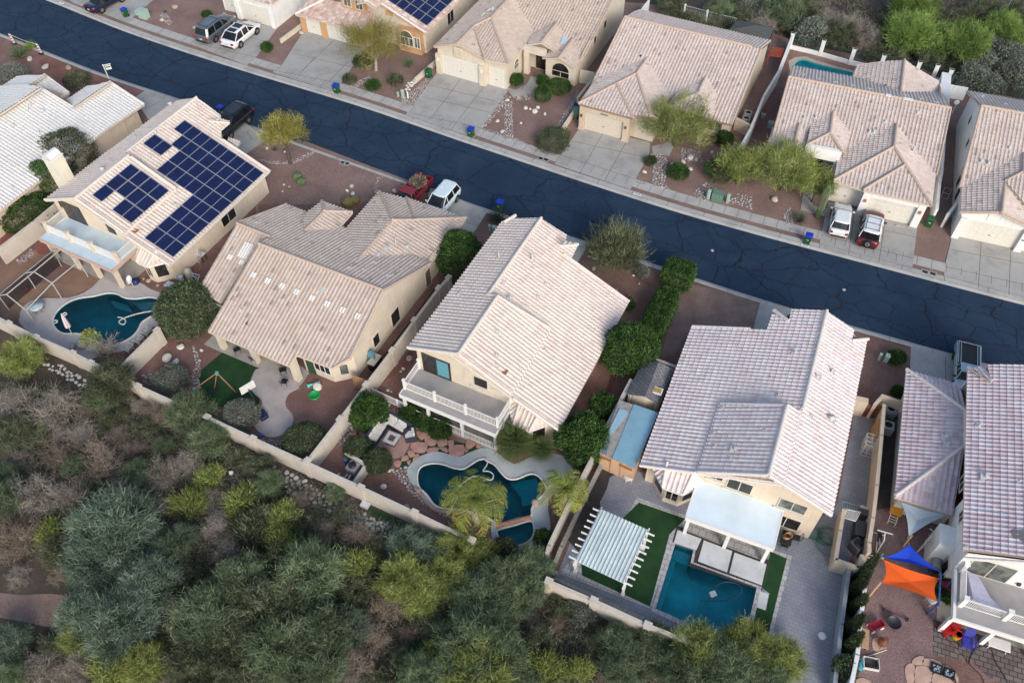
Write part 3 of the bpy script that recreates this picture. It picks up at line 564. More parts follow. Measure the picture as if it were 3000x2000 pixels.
for v in(4.1,6.6,9.4):m=MB();h.block(-7.5,-7.25,v-.12,v+.12,0,dz-.13,m);m.build('balcony_post',ST_W,h.root)
h.rail('balcony_railing',[(-4.3,4.3),(-6.7,4.3),(-6.7,12)],dz,post=.26);tp=MB()
q=[(-4.6,4.6),(-5.0,5.2),(-6.4,6.6),(-6.3,7.2),(-5.9,4.9),(-5.0,4.4)];tp.prism([h.L((*a,0))[:2]for a in[(-4.4,4.5),(-4.6,5.2),(-5.8,5.9),(-6.45,6.9),(-6.5,5.9),(-6.2,4.9)]],dz,dz+.5);tp.build('grey_tarp',plain('tarp_lilac',(.45,.44,.55),.6),h.root)
sl=MB();h.block(-7.5,-4.2,3.9,12,0,.12,sl);sl.build('porch_floor',MATS['porch_concrete'],h.root)
for v,z in((7.6,3.2),(8.3,4.2)):m=MB();m.box(h.L((-4.27,v,z)),(.14,.2,.25));m.build('wall_lamp',DKMET,h.root)
h.finish()
h=N3=House('one_storey_house','tan roofed house with an empty driveway, a wide bushy tree hiding its entry',(7.47,72.25),63.6,T_TAN2,ST_T,RG_T,WOODF)
h.plane('M',2.9,3.5,.368);h.plane('K',6.1,12.2,-.4);h.plane('L',3.25,v0=-.2,kv=.321);h.plane('R',4.55,v0=3.85,kv=-.32);h.plane('F',3.25,-.45,.242);h.plane('G',4.1,3.06,.22)
h.face('M',[(3.3,14.7),'d80,378','c1125,132',(3.3,-.4)]);h.face('K',['c1125,132',(12.2,14.5),(18.6,14.5),(18.6,-.8)])
h.face('L',['c770,795','c1065,650','c1215,565','c1295,450',(8,-.2)]);h.face('R',['c1295,450','c1215,565',(.3,7.2),(.3,7.9),(4.6,7.9)]);h.face('F',['c770,795','c1065,650','c1190,908']);h.face('G',['c1065,650','c1215,565',(.3,7.2),(-.1,5.6),'c1190,900'])
h.plane('d1',4.45,v0=10.6,kv=.37);h.plane('d2',4.45,v0=10.6,kv=-.37);h.plane('d3',4.45,4.4,.4)
h.face('d1',['c1750,578','c1685,715',(2.3,8.4),(5,8.2)]);h.face('d2',['c1750,578','c1685,715',(2.3,12.8),'c1835,740']);h.face('d3',['c1685,715',(2.3,8.4),(2.3,12.8)])
h.R('M','c1125,132','c2091,360');h.R('L','c1295,450','c1215,565');h.R('L','c1215,565','c770,795');h.R('F','c1065,650','c1190,905');h.R('G','c1215,565',(.3,7.2));h.R('d1','c1750,578','c1685,715');h.R('d1','c1685,715',(2.3,8.4));h.R('M','c1125,132',(3.3,-.4),r=.1);h.R('M',(3.3,14.7),(12.2,14.5),r=.1)
h.wall([(0,0,3.1),(0,5.2,3.1),(.9,5.2,3.1),(.9,7.6,3.1),(4.5,7.6,3.2),(4.5,14.3,3.0),(12.2,14.3,5.9),(18.2,14.3,3.2),(18.2,-.2,3.2),(12.2,-.2,5.9),(4,-.1,3.1)])
for a,b in((-.1,.42),(4.68,5.3)):m=MB();h.block(-.3,0,a,b,0,3.0,m);h.block(-.36,.0,a-.05,b+.05,0,.35,m);m.build('pilaster',ST_T,h.root)
m=MB();h.block(-.28,0,.42,4.68,2.42,3.1,m);m.build('garage_header',ST_T,h.root)
h.garage(0,size=(.45,4.65,.13,2.4),mat=GARDT);h.garage(.9,size=(5.5,7.4,.13,2.3),mat=GARDT);h.window('u',4.5,'',n=2,size=(12.2,13.6,.8,2.2),glass=GLASSG)
for v in(.16,4.98):m=MB();m.box(h.L((-.38,v,1.9)),(.12,.16,.3));m.build('wall_lamp',plain('rust_lamp',(.15,.05,.02),.6),h.root)
for v in(9.0,11.9):m=MB();h.block(2.6,3.0,v-.2,v+.2,0,3.6,m);m.build('porch_column',ST_T,h.root)
nm=MB();[h.block(-.29,-.3,2.2+.16*i,2.3+.16*i,2.6,2.76,nm)for i in range(5)];nm.build('house_number',DKMET,h.root)
for t in 'c1010,490 c1055,505 c1425,540 c1555,325 c1550,345 c1675,380 c1245,430 c1580,385'.split():h.vent('M',t,.06,.14,DKMET if t in('c1245,430',)else RG_T)
h.finish()
h=N4=House('one_storey_house','tan roofed house with a turquoise pool behind and two cars at its garages',(37.64,56.74),69,T_TAN2,ST_W,RG_T,FASC)
h.plane('R',3.15,v0=.4,kv=-.38);h.plane('L',4.75,v0=-3.85,kv=.355);h.plane('F',3.15,-.5,.33);h.plane('G',3.15,.05,.355);h.plane('M',4.75,8.3,.37);h.plane('K',5.75,11.,-.4)
h.face('M',[(3.9,.5),'d1530,832','d290,592',(3.9,-14.7)]);h.face('K',['d290,592','d1530,832',(17.3,.5),(17.3,-14.7)])
h.face('R',['d1115,955','d1095,1125','d1182,1262','h1383,265','d1415,1330']);h.face('L',['d1115,955','d1095,1125','h635,75',(5,-8.4)]);h.face('F',['h860,150','d1182,1262','h1383,268']);h.face('G',['h635,75','d1095,1125','d1182,1262','h860,148'])
h.plane('B1',4.55,v0=-3.87,kv=.37);h.plane('B2',4.55,v0=-3.87,kv=-.37);h.face('B1',['d1145,720','d1175,462','d825,493','d765,600',(13.0,-9.0)]);h.face('B2',['d1145,720','d1175,462','d1470,650',(15.5,.5)])
h.plane('p1',4.72,v0=-9.65,kv=.37);h.plane('p2',4.72,v0=-9.65,kv=-.37);h.plane('p3',4.72,4.6,.48)
h.face('p1',['d630,850','d605,1022','d430,1110','d455,960']);h.face('p2',['d630,850','d605,1022','d703,1165','d765,1015']);h.face('p3',['d605,1022','d430,1110','d703,1166'])
h.plane('s1',4.,v0=-12.6,kv=.37);h.plane('s2',4.,v0=-12.6,kv=-.37);h.face('s1',['d370,952','d330,1115',(2.6,-14.9),(6,-14.9)]);h.face('s2',['d370,952','d330,1115','d495,1185','d435,1025'])
h.R('M','d290,592','d1530,832');h.R('R','d1115,955','d1095,1125');h.R('R','d1095,1125','d1182,1262');h.R('L','d1095,1125','h635,75');h.R('F','d1182,1262','h1383,268');h.R('F','d1182,1262','h860,150');h.R('B1','d1145,720','d1175,462');h.R('p1','d630,850','d605,1022');h.R('p1','d605,1022','d430,1110');h.R('p2','d605,1022','d703,1165');h.R('s1','d370,952','d330,1115')
h.R('M',(3.9,.5),'d1530,832',r=.1);h.R('M',(3.9,-14.7),'d290,592',r=.1)
h.wall([(0,0,3.0),(0,-5.35,3.0),(.9,-5.35,3.0),(.9,-8.1,3.0),(5.2,-8.1,3.3),(5.2,-14.3,3.3),(11,-14.3,5.5),(16.8,-14.3,3.3),(16.8,-8.5,3.3),(20,-8.3,3.0),(20,-3.9,4.3),(20,.1,3.0),(11,.1,5.5),(4.3,.1,3.2)])
for a,b in((-.6,.05),(-5.45,-4.75)):m=MB();h.block(-.35,0,a,b,0,2.95,m);m.build('pilaster',ST_W,h.root)
m=MB();h.block(-.3,0,-4.75,-.6,2.4,3.02,m);m.build('garage_header',ST_W,h.root)
h.garage(0,size=(-4.7,-.65,.13,2.35));h.garage(.9,size=(-7.9,-5.7,.13,2.4))
for v in(-.28,-5.1):m=MB();m.box(h.L((-.42,v,2.0)),(.12,.2,.3));m.build('wall_lamp',plain('copper_lamp',(.45,.16,.07),.5),h.root)
m=MB();h.block(2.9,3.3,-11.5,-8.2,3.0,4.2,m);h.block(2.9,3.3,-8.6,-8.2,0,3.0,m);h.block(2.9,3.3,-11.5,-11.1,0,3.0,m);m.build('porch_arch',ST_W,h.root);m=MB();h.block(5.1,5.16,-10.6,-9.4,.1,2.6,m);m.build('entry_door',plain('door_red',(.13,.03,.02),.6),h.root)
for t,r_,hh in(('d405,910',.09,.35),('d495,905',.12,.3),('d905,1020',.11,.4),('d940,1020',.11,.4),('d1025,940',.1,.3),('d1275,870',.1,.3),('d825,965',.06,.1),('d1240,1160',.09,.6)):h.vent('R' if t=='d1240,1160' else 'M',t,r_,hh)
for t in 'd395,580 d515,612 d645,637 d775,662 d905,688 d1180,738 d1300,765 d1420,795'.split():h.vent('K',t,.1,.12,RG_G)
for t,w in(('d1050,740',.5),('d1200,768',.9)):m=MB();p=h.L(h.on('K',t));m.box((p.x,p.y,p.z+.14),(.35,w,.06));m.build('pale_ridge_tile',WHITE,h.root)
for t in('d940,672','d1025,665','d1030,700'):h.vent('B1',t,.07,.25,DKMET)
h.finish()
h=N5=House('one_storey_house','white walled house at the right edge with an arched niche over its garage',(40.53,55.46),69.3,T_TAN2,ST_W,RG_T,FASC)
h.plane('M',3.3,3.2,.39);h.plane('K',6.48,11.35,-.4);h.plane('L',3.15,v0=-.45,kv=.391);h.plane('R',4.35,v0=2.6,kv=-.39);h.plane('G',4.95,4.65,.35);h.plane('R2',4.95,v0=4.15,kv=-.39)
h.face('M',[(3.0,-.6),'d1765,812',(11.35,14),(3,14)]);h.face('K',['d1765,812',(11.35,14),(17.8,14),'d1650,697']);h.face('L',['h1600,318','h1920,320','h1945,82','h2085,10',(7.4,4.15),(6,-.45)]);h.face('R',['h1920,320','h1945,82',(2.0,4.6),(-.4,6.5)]);h.face('G',['h1945,82','h2085,10',(1.0,8.2),(.3,6)]);h.face('R2',['h2085,10',(7.4,4.15),(3,9),(.6,8.4)])
h.R('M','d1765,812',(11.35,14));h.R('L','h2085,10',(7.4,4.15));h.R('L','h2085,10','h1945,82');h.R('R','h1945,82','h1920,320');h.R('L','h1600,318','h1920,320',r=.12);h.R('R','h1920,320',(-.4,6.5),r=.12);h.R('G','h2085,10',(1,8.2));h.R('M',(3,-.6),'d1765,812',r=.11)
h.wall([(0,-.1,3.1),(0,2.6,4.25),(0,6.2,3.0),(.8,6.2,3),(.8,14,3.2),(11.4,14,6.2),(17.2,14,3.9),(17.2,-.1,3.9),(11.4,-.1,6.2),(4,-.1,3.3)])
for a,b in((-.1,.5),(5.2,5.8)):m=MB();h.block(-.4,0,a,b,0,2.5,m);m.build('pilaster',ST_W,h.root)
h.garage(0,size=(.55,5.1,.13,2.3));h.window('u',0,'',arch=True,frame=ST_W,glass=ST_W,w=.25,size=(2.2,2.95,2.85,3.75),name='arched_niche')
for s_ in((12.5,13.3,3.4,4.3),(9.3,10,3.0,3.9),(5.6,6.6,.9,2.7),(3.8,4.9,.7,2.5)):h.window('v',-.1,'',out=-1,size=s_,frame=ST_W)
for t,r_,hh in(('d1760,1245',.12,.4),('d1815,1260',.12,.4),('d1975,1140',.1,.3)):h.vent('M',t,r_,hh)
for t in('d1770,745','d1945,805'):h.vent('K',t,.1,.15)
nm=MB();[h.block(-.41,-.43,5.3+.09*i,5.36+.09*i,1.5,1.62,nm)for i in range(5)];nm.build('house_number',DKMET,h.root);h.finish()
h=N2=House('one_storey_house','cream house with tan hipped roof, arched front window and arched entry beside two garages',(-7.78,82.74),63,T_TAN,ST_C,RG_T,FASC)
h.plane('L',3.53,v0=-.05,kv=.366);h.plane('R',4.6,v0=2.87,kv=-.366);h.plane('G',5.,5.06,.25);h.plane('W',5.,v0=4.07,kv=-.366);h.plane('M',2.8,5.73,.387)
h.face('L',['b1492,358','b1670,338','b1800,205','b1928,142',(10.5,4.07),(10.5,-.05)]);h.face('R',['b1670,338','b1800,205','b1885,460']);h.face('G',['b1800,205','b1928,142','b2062,490','b1885,460']);h.face('W',['b1928,142',(10.5,4.07),(7.2,8.4),'c370,345','c233,490'])
h.face('M',[(5.73,15.1),(14.2,15.1),(14.2,4),(9.5,4),(5.73,8)]);h.plane('K',6.05,14.2,-.35);h.face('K',[(14.2,15.1),(14.2,2),(19,2),(19,15.1)]);h.plane('X',5.2,v0=4,kv=.3);h.face('X',[(10.5,-.05),(10.5,4),(18,4),(18,-.05)])
h.plane('a1',4.05,v0=10.35,kv=.37);h.plane('a2',4.05,v0=10.35,kv=-.37);h.face('a1',['c610,172','c485,327','c382,338','c395,275']);h.face('a2',['c610,172','c485,327','c600,397','c700,290'])
h.plane('b1',3.5,v0=13.,kv=.37);h.plane('b2',3.5,v0=13.,kv=-.37);h.face('b1',['c730,297','c622,442','c492,443','c620,350']);h.face('b2',['c730,297','c622,442','c745,517','c815,442'])
h.R('L','b1670,338','b1800,205');h.R('L','b1800,205','b1928,142');h.R('L','b1928,142',(10.5,4.07));h.R('G','b1928,142','b2062,490');h.R('G','b1800,205','b1885,460');h.R('a1','c610,172','c485,327');h.R('b1','c730,297','c622,442');h.R('L','b1492,358','b1670,338',r=.11);h.R('R','b1670,338','b1885,460',r=.11);h.R('M',(5.73,15.1),(14.2,15.1),r=.11);h.R('M',(14.2,4),(14.2,15.1))
h.wall([(0,.1,3.4),(0,2.87,4.45),(0,6.0,3.4),(.3,6.0,3.3),(.3,8.35,3.2),(5.5,8.35,3.1),(5.5,11.3,3.1),(4.1,11.3,2.9),(4.1,13,3.35),(4.1,14.9,2.7),(14.2,14.8,5.9),(18.5,14.8,4.2),(18.5,.2,4)])
for a,b in((-.1,.55),(5.3,6.0)):m=MB();h.block(-.3,0,a,b,0,2.55,m);m.build('pilaster',ST_C,h.root)
h.garage(0,size=(.6,5.2,.13,2.45));h.garage(.3,size=(6.25,8.1,.13,2.4))
m=MB();h.block(-.25,0,2.3,3.5,2.9,4.0,m);m.build('gable_panel',ST_C,h.root);h.window('u',-.25,'',arch=True,frame=ST_C,glass=ST_T,w=.12,size=(2.65,3.15,3.05,3.85),name='arched_niche')
for v in(.22,5.65):m=MB();m.box(h.L((-.36,v,1.95)),(.12,.18,.28));m.build('wall_lamp',WHITE,h.root)
h.window('u',4.1,'',arch=True,n=2,size=(12.1,14.1,.8,2.45),frame=ST_C,w=.1,name='arched_window')
m=MB();h.block(3.9,4.4,8.7,9.3,0,3.0,m);h.block(3.95,4.3,8.7,11.3,2.75,3.55,m);m.build('entry_column',ST_C,h.root);h.window('u',5.45,'',size=(9.5,11,.15,2.6),arch=True,frame=ST_C,name='arched_entry')
h.window('v',8.35,'',out=1,arch=True,size=(2.2,3.2,1.4,2.4),frame=FRAME,glass=GLASSG);sk=MB();q=[h.L(h.on('a2',t))for t in('c655,280','c705,290','c670,350','c625,348')];sk.quad(*[p+Vector((0,0,.15))for p in q]);sk.build('skylight',plain('skylight_blue',(.45,.55,.6),.2),h.root)
for t in('c90,82','c115,75','c45,118'):h.vent('L',t,.1,.25,WHITE)
for s_ in((9.0,9.6,2.4,3.3),(11.8,12.5,2.8,3.7)):h.window('v',14.85,'',out=1,size=s_,frame=ST_C)
h.finish()
h=N1=House('two_storey_house','house with ochre trim, a solar array and an airy tree in front',(-24.19,91.69),63,T_N1,ST_C,RG_P,FASC)
h.plane('F',2.5,-.4,.37);h.plane('R',3.,v0=16,kv=-.39);h.plane('L',6.0,v0=8.5,kv=.3)
h.face('F',['b430,112',(-.4,9),(2.4,9),(2.4,4.3),'b655,0',(4.4,1)]);h.face('R',[(1.7,16.1),(15,16.1),(15,8.5),(1.7,8.5)]);h.face('L',[(1.7,8.5),(15,8.5),(15,3.6),(1.7,3.6)])
h.plane('g1',5.9,v0=9.4,kv=.4);h.plane('g2',5.9,v0=9.4,kv=-.4);h.face('g1',[(.2,9.4),(3,9.4),(3,8.2),(.2,8.2)]);h.face('g2',[(.2,9.4),(3,9.4),(3,10.6),(.2,10.6)])
h.R('F','b430,112','b655,0');h.R('R',(1.7,8.6),(1.7,16),r=.13);h.ridge((.2,9.4,5.9),(3,9.4,5.9));h.R('R',(1.7,8.5),(15,8.5))
h.wall([(0,0,2.4),(0,8.8,2.4),(2.2,8.8,3.3),(2.2,4.5,3.3),(2.2,4.5,4.8),(2.2,8.5,5.9),(2.2,15.6,3.05),(14.5,15.6,3.05),(14.5,4.2,4.6),(5,4.2,4.6),(5,.1,3)])
m=MB();h.block(1.75,2.2,4.9,8.1,3.35,5.1,m);m.build('ochre_window_surround',ST_O,h.root)
for s_ in((5.3,6.2,3.75,4.75),(6.9,7.8,3.75,4.75)):h.window('u',1.75,'',n=2,size=s_,frame=FRAME,glass=GLASSG)
for a,b in((-.1,.55),(2.75,3.5),(8.2,8.9)):m=MB();h.block(-.22,0,a,b,0,2.3,m);m.build('pilaster',ST_O,h.root)
h.garage(0,size=(.6,2.7,.13,2.2));h.garage(0,size=(3.55,8.15,.13,2.2));h.window('u',2.2,'',arch=True,frame=ST_O,glass=ST_O,w=.06,size=(10.6,11.5,3.7,4.3),name='gable_vent')
m=MB();h.block(1.5,2.2,12.4,15.3,0,2.9,m);h.block(1.4,2.2,12.3,15.4,.55,.75,m);m.build('bay_front',ST_O,h.root);h.window('u',1.5,'',arch=True,n=3,size=(12.7,14.3,.95,2.75),frame=WHITE,glass=GLASSG,name='arched_window');h.window('u',1.5,'',n=2,size=(14.55,15.2,.95,2.2),frame=WHITE,glass=GLASSG)
h.window('v',15.6,'',out=1,n=2,size=(7.2,8.6,.9,2.4))
h.panels('R',[(2.55+1.565*i,10.75+.98*j)for i in range(6)for j in range(5)],1.55,.95)
h.finish()
h=N0=House('one_storey_house','white house at the upper left with a grey and a white car outside',xy(W('b290,215',.15)),63,T_N1,ST_W,RG_P,FASW)
h.plane('F',3.3,-.4,.25);h.plane('R',3.3,v0=.4,kv=-.37);h.face('F',[(-.4,.4),(-.4,-8.6),(3.5,-8.6),(3.5,-3.5)]);h.face('R',[(-.4,.4),(3.5,-3.5),(12,-3.5),(12,.4)]);h.R('F',(-.4,.4),(3.5,-3.5))
h.wall([(0,0,3.2),(0,-5.5,3.2),(.7,-5.5,3.2),(.7,-8.3,3.2),(11,-8.3,3.2),(11,0,3.2)]);m=MB();h.block(-.25,0,-.5,0.05,0,3.0,m);h.block(-.25,0,-5.6,-5.0,0,3,m);m.build('pilaster',ST_W,h.root)
h.garage(0,size=(-4.95,-.6,.13,2.4));h.garage(.7,size=(-8.0,-5.8,.13,2.4));h.window('v',0,'',out=1,size=(6,6.6,1.5,2.3));m=MB();m.box(h.L((.6,-7.9,2.6)),(.15,.3,.2));m.build('wall_lamp',DKMET,h.root);h.finish()
SOIL=ground('desert_soil',[(.25,(.028,.024,.017)),(.45,(.05,.04,.029)),(.62,(.085,.064,.047)),(.8,(.16,.115,.085))],.25,9.,bmp=.8,patches=(.16,.60,(.045,.075,.02)))
GRAV=ground('pink_gravel',[(.3,(.185,.115,.094)),(.55,(.235,.15,.125)),(.75,(.285,.195,.165))],.35,11.,fmix=1.,bmp=1.)
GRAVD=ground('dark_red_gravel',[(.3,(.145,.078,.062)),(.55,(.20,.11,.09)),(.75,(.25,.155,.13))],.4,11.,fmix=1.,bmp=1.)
GRAVM=ground('mauve_gravel',[(.3,(.17,.105,.10)),(.6,(.235,.155,.15))],.5,10.,fmix=.8,bmp=.9)
SAND=ground('orange_sand',[(.3,(.20,.115,.075)),(.7,(.27,.165,.11))],.7,18.,fmix=.4)
DIRT=ground('bare_dirt',[(.3,(.15,.095,.075)),(.55,(.23,.155,.125)),(.8,(.26,.19,.15))],.5,8.,fmix=.45,patches=(.5,.66,(.10,.09,.04)))
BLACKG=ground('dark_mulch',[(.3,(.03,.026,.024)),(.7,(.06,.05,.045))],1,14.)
LAWN=ground('green_lawn',[(.3,(.006,.036,.008)),(.7,(.014,.064,.014))],.9,30.,fmix=.4,bmp=.7)
CONC=concrete('driveway_concrete',(.365,.352,.33));CONK=concrete('kerb_concrete',(.41,.393,.365));COND=concrete('pool_deck_concrete',(.44,.40,.375));CONG=concrete('grey_pool_deck',(.40,.43,.43));CONL=concrete('pale_pad',(.60,.60,.59))
JOINT=plain('joint_dark',(.10,.095,.09),.9)
def asphalt():
    m,n,l,b=new_mat('asphalt');co=world_pos(n);mp=n.new('ShaderNodeMapping');mp.inputs['Rotation'].default_value=(0,0,R(27));l.new(co,mp.inputs['Vector'])
    d=nz(n,l,mp.outputs[0],.5,5,.65);sc_=n.new('ShaderNodeVectorMath');sc_.operation='MULTIPLY_ADD';l.new(d.outputs['Color'],sc_.inputs[0]);sc_.inputs[1].default_value=(1.7,1.7,0);l.new(mp.outputs[0],sc_.inputs[2])
    out=None
    for scl,wd,off,rnd in(((.17,.30,0),.014,(0,0,0),.8),((.36,.50,0),.015,(31,17,0),1.)):
        k=n.new('ShaderNodeMapping');k.inputs['Scale'].default_value=scl;k.inputs['Location'].default_value=off;l.new(sc_.outputs[0],k.inputs['Vector'])
        v=n.new('ShaderNodeTexVoronoi');v.feature='DISTANCE_TO_EDGE';v.voronoi_dimensions='2D';v.inputs['Scale'].default_value=1;v.inputs['Randomness'].default_value=rnd;l.new(k.outputs[0],v.inputs['Vector'])
        r=ramp(n,[(wd*.5,(1,1,1)),(wd*1.3,(0,0,0))]);l.new(v.outputs['Distance'],r.inputs[0])
        if out is not None:
            g=nz(n,l,co,.13,3);gr=ramp(n,[(.40,(0,0,0)),(.46,(1,1,1))]);l.new(g.outputs['Fac'],gr.inputs[0]);x=mixc(n,l,(0,0,0),r.outputs[0],gr.outputs[0]);out=mixc(n,l,out,x,1.,'ADD')
        else:out=r.outputs[0]
    t=nz(n,l,co,.3,6);r=ramp(n,[(.25,(.010,.025,.052)),(.5,(.014,.033,.065)),(.8,(.026,.048,.078))]);l.new(t.outputs['Fac'],r.inputs[0])
    f=nz(n,l,co,22,3);fr=ramp(n,[(.3,(.35,.35,.35)),(.7,(.65,.65,.65))]);l.new(f.outputs['Fac'],fr.inputs[0])
    c=mixc(n,l,r.outputs[0],fr.outputs[0],.5,'OVERLAY');c=mixc(n,l,c,(.008,.011,.022),out)
    l.new(c,b.inputs['Base Color']);b.inputs['Roughness'].default_value=.85;b.inputs['Specular IOR Level'].default_value=.3;bump(n,l,f.outputs['Fac'],b,.3,.01);return m
def brick_mat(name,cols,sx,sy,rot,mort=(.05,.05,.05),ms=.03):
    m,n,l,b=new_mat(name);co=world_pos(n);mp=n.new('ShaderNodeMapping');mp.inputs['Rotation'].default_value=(0,0,R(rot));l.new(co,mp.inputs['Vector'])
    t=n.new('ShaderNodeTexBrick');t.inputs['Scale'].default_value=1;t.inputs['Brick Width'].default_value=sx;t.inputs['Row Height'].default_value=sy;t.inputs['Mortar Size'].default_value=ms*sy;t.inputs['Color1'].default_value=(*cols[0],1);t.inputs['Color2'].default_value=(*cols[1],1);t.inputs['Mortar'].default_value=(*mort,1);t.inputs['Bias'].default_value=0
    l.new(mp.outputs[0],t.inputs['Vector']);q=nz(n,l,co,.6,5);r=ramp(n,[(.3,(.8,.8,.82)),(.65,(1,1,1))]);l.new(q.outputs['Fac'],r.inputs[0])
    l.new(mixc(n,l,t.outputs['Color'],r.outputs[0],1.,'MULTIPLY'),b.inputs['Base Color']);b.inputs['Roughness'].default_value=.9;bump(n,l,t.outputs['Fac'],b,-.4,.01);MATS[name]=m;return m
PAVE=brick_mat('grey_pavers',((.245,.255,.295),(.285,.29,.32)),.42,.26,23,(.19,.2,.225),.06)
PAVB=brick_mat('brown_pavers',((.14,.105,.095),(.21,.165,.15)),.5,.34,20,(.05,.04,.04),.09);BORD=brick_mat('pale_border_pavers',((.45,.43,.42),(.55,.53,.52)),.5,.4,23.6,(.25,.24,.24),.06)
def catmull(pts,step=1.2):
    o=smooth_open([(*p,0)for p in pts],12);return[(p.x,p.y)for p in o]
NE=catmull([(-95,121.5),(-72,108),(-58.0,99.95),(-44.95,91.79),(-30.6,84.0),(-16,76.6),(-3.2,69.4),(13.03,60.6),(22.25,56.2),(32.97,51.53),(43.8,46.9),(60,40.2),(85,30)])
SE=catmull([(-97,113.5),(-75,100.6),(-60.74,92.36),(-46.3,83.83),(-35.78,78.4),(-24.67,72.2),(-9.95,64.2),(-2.19,60.05),(7.08,55.38),(16.1,50.75),(24.02,46.9),(35.9,41.75),(52,35),(80,23.5)])
def off(line,d):
    o=[]
    for i,p in enumerate(line):
        a,b=line[max(i-1,0)],line[min(i+1,len(line)-1)];t=Vector((b[0]-a[0],b[1]-a[1])).normalized();o.append((p[0]-t.y*d,p[1]+t.x*d))
    return o
def strip(name,line,d0,z0,d1,z1,mat,close=None):
    A,B=off(line,d0),off(line,d1);m=MB();n=len(A);m.add([(*p,z0)for p in A]+[(*p,z1)for p in B],[(i,i+n,i+n+1,i+1)if d1<d0 else(i,i+1,i+n+1,i+n)for i in range(n-1)])
    return m
pools={}
pools['S2']=smooth_closed(WP('e410,1170 e430,1100 e500,1030 e600,985 e720,968 e820,945 e900,950 e960,980 e1050,987 e1150,975 e1215,990 e1240,1030 e1225,1085 e1150,1130 e1090,1170 e1060,1230 e1000,1290 e900,1335 e800,1340 e690,1290 e600,1255 e500,1255 e440,1225'),3)
pools['S4']=smooth_closed(WP('j1365,1040 j1390,970 j1470,940 j1560,945 j1650,975 j1720,980 j1780,945 j1840,910 j1900,905 k60,915 k130,950 k175,1005 k230,1055 k300,1057 k380,1025 k430,1020 k480,1050 k522,1125 k500,1180 k440,1230 k412,1290 k405,1340 k300,1362 k142,1410 j1960,1395 j1880,1340 j1750,1305 j1650,1290 j1560,1285 j1490,1250 j1440,1180 j1380,1120'),3)
pools['spa']=smooth_closed(WP('k150,1450 k280,1412 k405,1378 k432,1440 k420,1500 k370,1550 k290,1570 k210,1552 k160,1505'),3)
pools['S5']=WP('o-52,222 o72,264 o52,354 o508,522 o412,930 o280,868 o0,752 o-187,665')
pools['N4']=smooth_closed(WP('d335,520 d345,485 d395,462 d480,488 d620,528 d780,566 d830,590 d780,650 d560,620 d380,570'),3)
holes=list(pools.values())
BIG=[(-1500,-1500),(1500,-1500),(1500,1500),(-1500,1500)]
sheet('ground',BIG,0,SOIL,holes)
st=NE+SE[::-1];sheet('street',st,.012,asphalt())
km=strip('k',NE,0,.014,.3,.13,CONK);km2=strip('k',NE,.3,.13,.9,.14,CONK);km.add(km2.v,km2.f);km.build('north_kerb',CONK);tag(bpy.data.objects['north_kerb'],kind='structure')
km=strip('k',SE,0,.014,-.25,.13,CONK);km2=strip('k',SE,-.25,.13,-.6,.14,CONK);km.add(km2.v,km2.f);km.build('south_kerb',CONK);tag(bpy.data.objects['south_kerb'],kind='structure')
tag(strip('k',NE,.9,.10,1.45,.10,GRAV).build('gravel_verge',GRAV),kind='structure')
tag(strip('k',NE,1.42,.136,2.6,.136,CONK).build('sidewalk',CONK),kind='structure')
G0=.10
backN=[W(t,G0)for t in 'd1500,620 d1300,520 d1010,480 d790,420 d550,370 d320,310 c1960,140 c1740,90 c1500,60 c1300,30'.split()]
nl=off(NE,2.58);nl=[p for p in nl if-90<p[0]<80]
sheet('north_gravel',[(p[0],p[1])for p in nl]+[(80,45),(72,62)]+[xy(W('d2091,760',G0)),xy(W('d1650,680',G0))]+[xy(p)for p in backN]+[xy(W('c1150,20',G0)),(10,99),(-15,112),(-60,125),(-88,130)],G0,GRAV,[pools['N4']],depth=.1)
sl_=off(SE,-.58);sl_=[p for p in sl_ if-90<p[0]<75]
BACKW=['e-300,985','e70,1170','e560,1397','i830,225','i1060,345','i1590,582','j110,745','j515,928','j935,1120','j1345,1312','n900,195']
BACK5=['n1430,478','n1740,610','n2110,780','o0,875','o520,1110','o1000,1300']
bw=[xy(W(t,1.8))for t in BACKW];bw5=[xy(W(t,1.8))for t in BACK5]
sheet('south_gravel',[(p[0],p[1])for p in sl_]+[(75,10),(40,6),bw5[-1]]+bw5[::-1]+bw[::-1]+[(-75,62)],G0,GRAVD,[pools[k]for k in('S2','S4','spa','S5')],depth=.1)
def pad(name,pts,mat,z,depth=0.,sm=0,holes=(),kind='structure'):
    P=WP(pts,z)if isinstance(pts,str)else pts
    if sm:P=smooth_closed(P,sm)
    return sheet(name,[xy(p)for p in P],z,mat,holes,depth=depth,kind=kind)
for p in('a1660,125 b295,212 b130,440 b58,500 a1455,335 a1530,262','a480,-40 a1240,-60 a1040,115 a965,165 a560,22','b500,232 b985,350 b915,440 b775,645 b735,702 b258,552 b335,490','b1525,545 b2065,688 b1850,990 b1798,1052 b1270,884 b1325,820','c790,965 c1320,1090 c1310,1185 c1205,1375 c1168,1450 c588,1255 c640,1180','h590,238 h1275,425 h1243,685 h1232,770 h518,582 h540,492','h1545,480 h2110,600 h2120,990 h1478,806 h1492,700'):
    pad('driveway',p,CONC,.142,.05)
for p in('a1040,742 a1112,692 a1412,770 a1150,935 a1060,800','a1690,890 a1900,950 b40,935 b222,1060 b50,1180 a1810,1120','f1440,130 f1540,150 f1905,312 f1790,485 f1480,350','g640,485 g845,572 g757,708 g640,640','h70,1010 h335,1078 h250,1225 h18,1208','l1225,35 l1560,108 l1815,190 l1650,420 l1218,245'):
    pad('driveway',p,CONC,.142,.05)
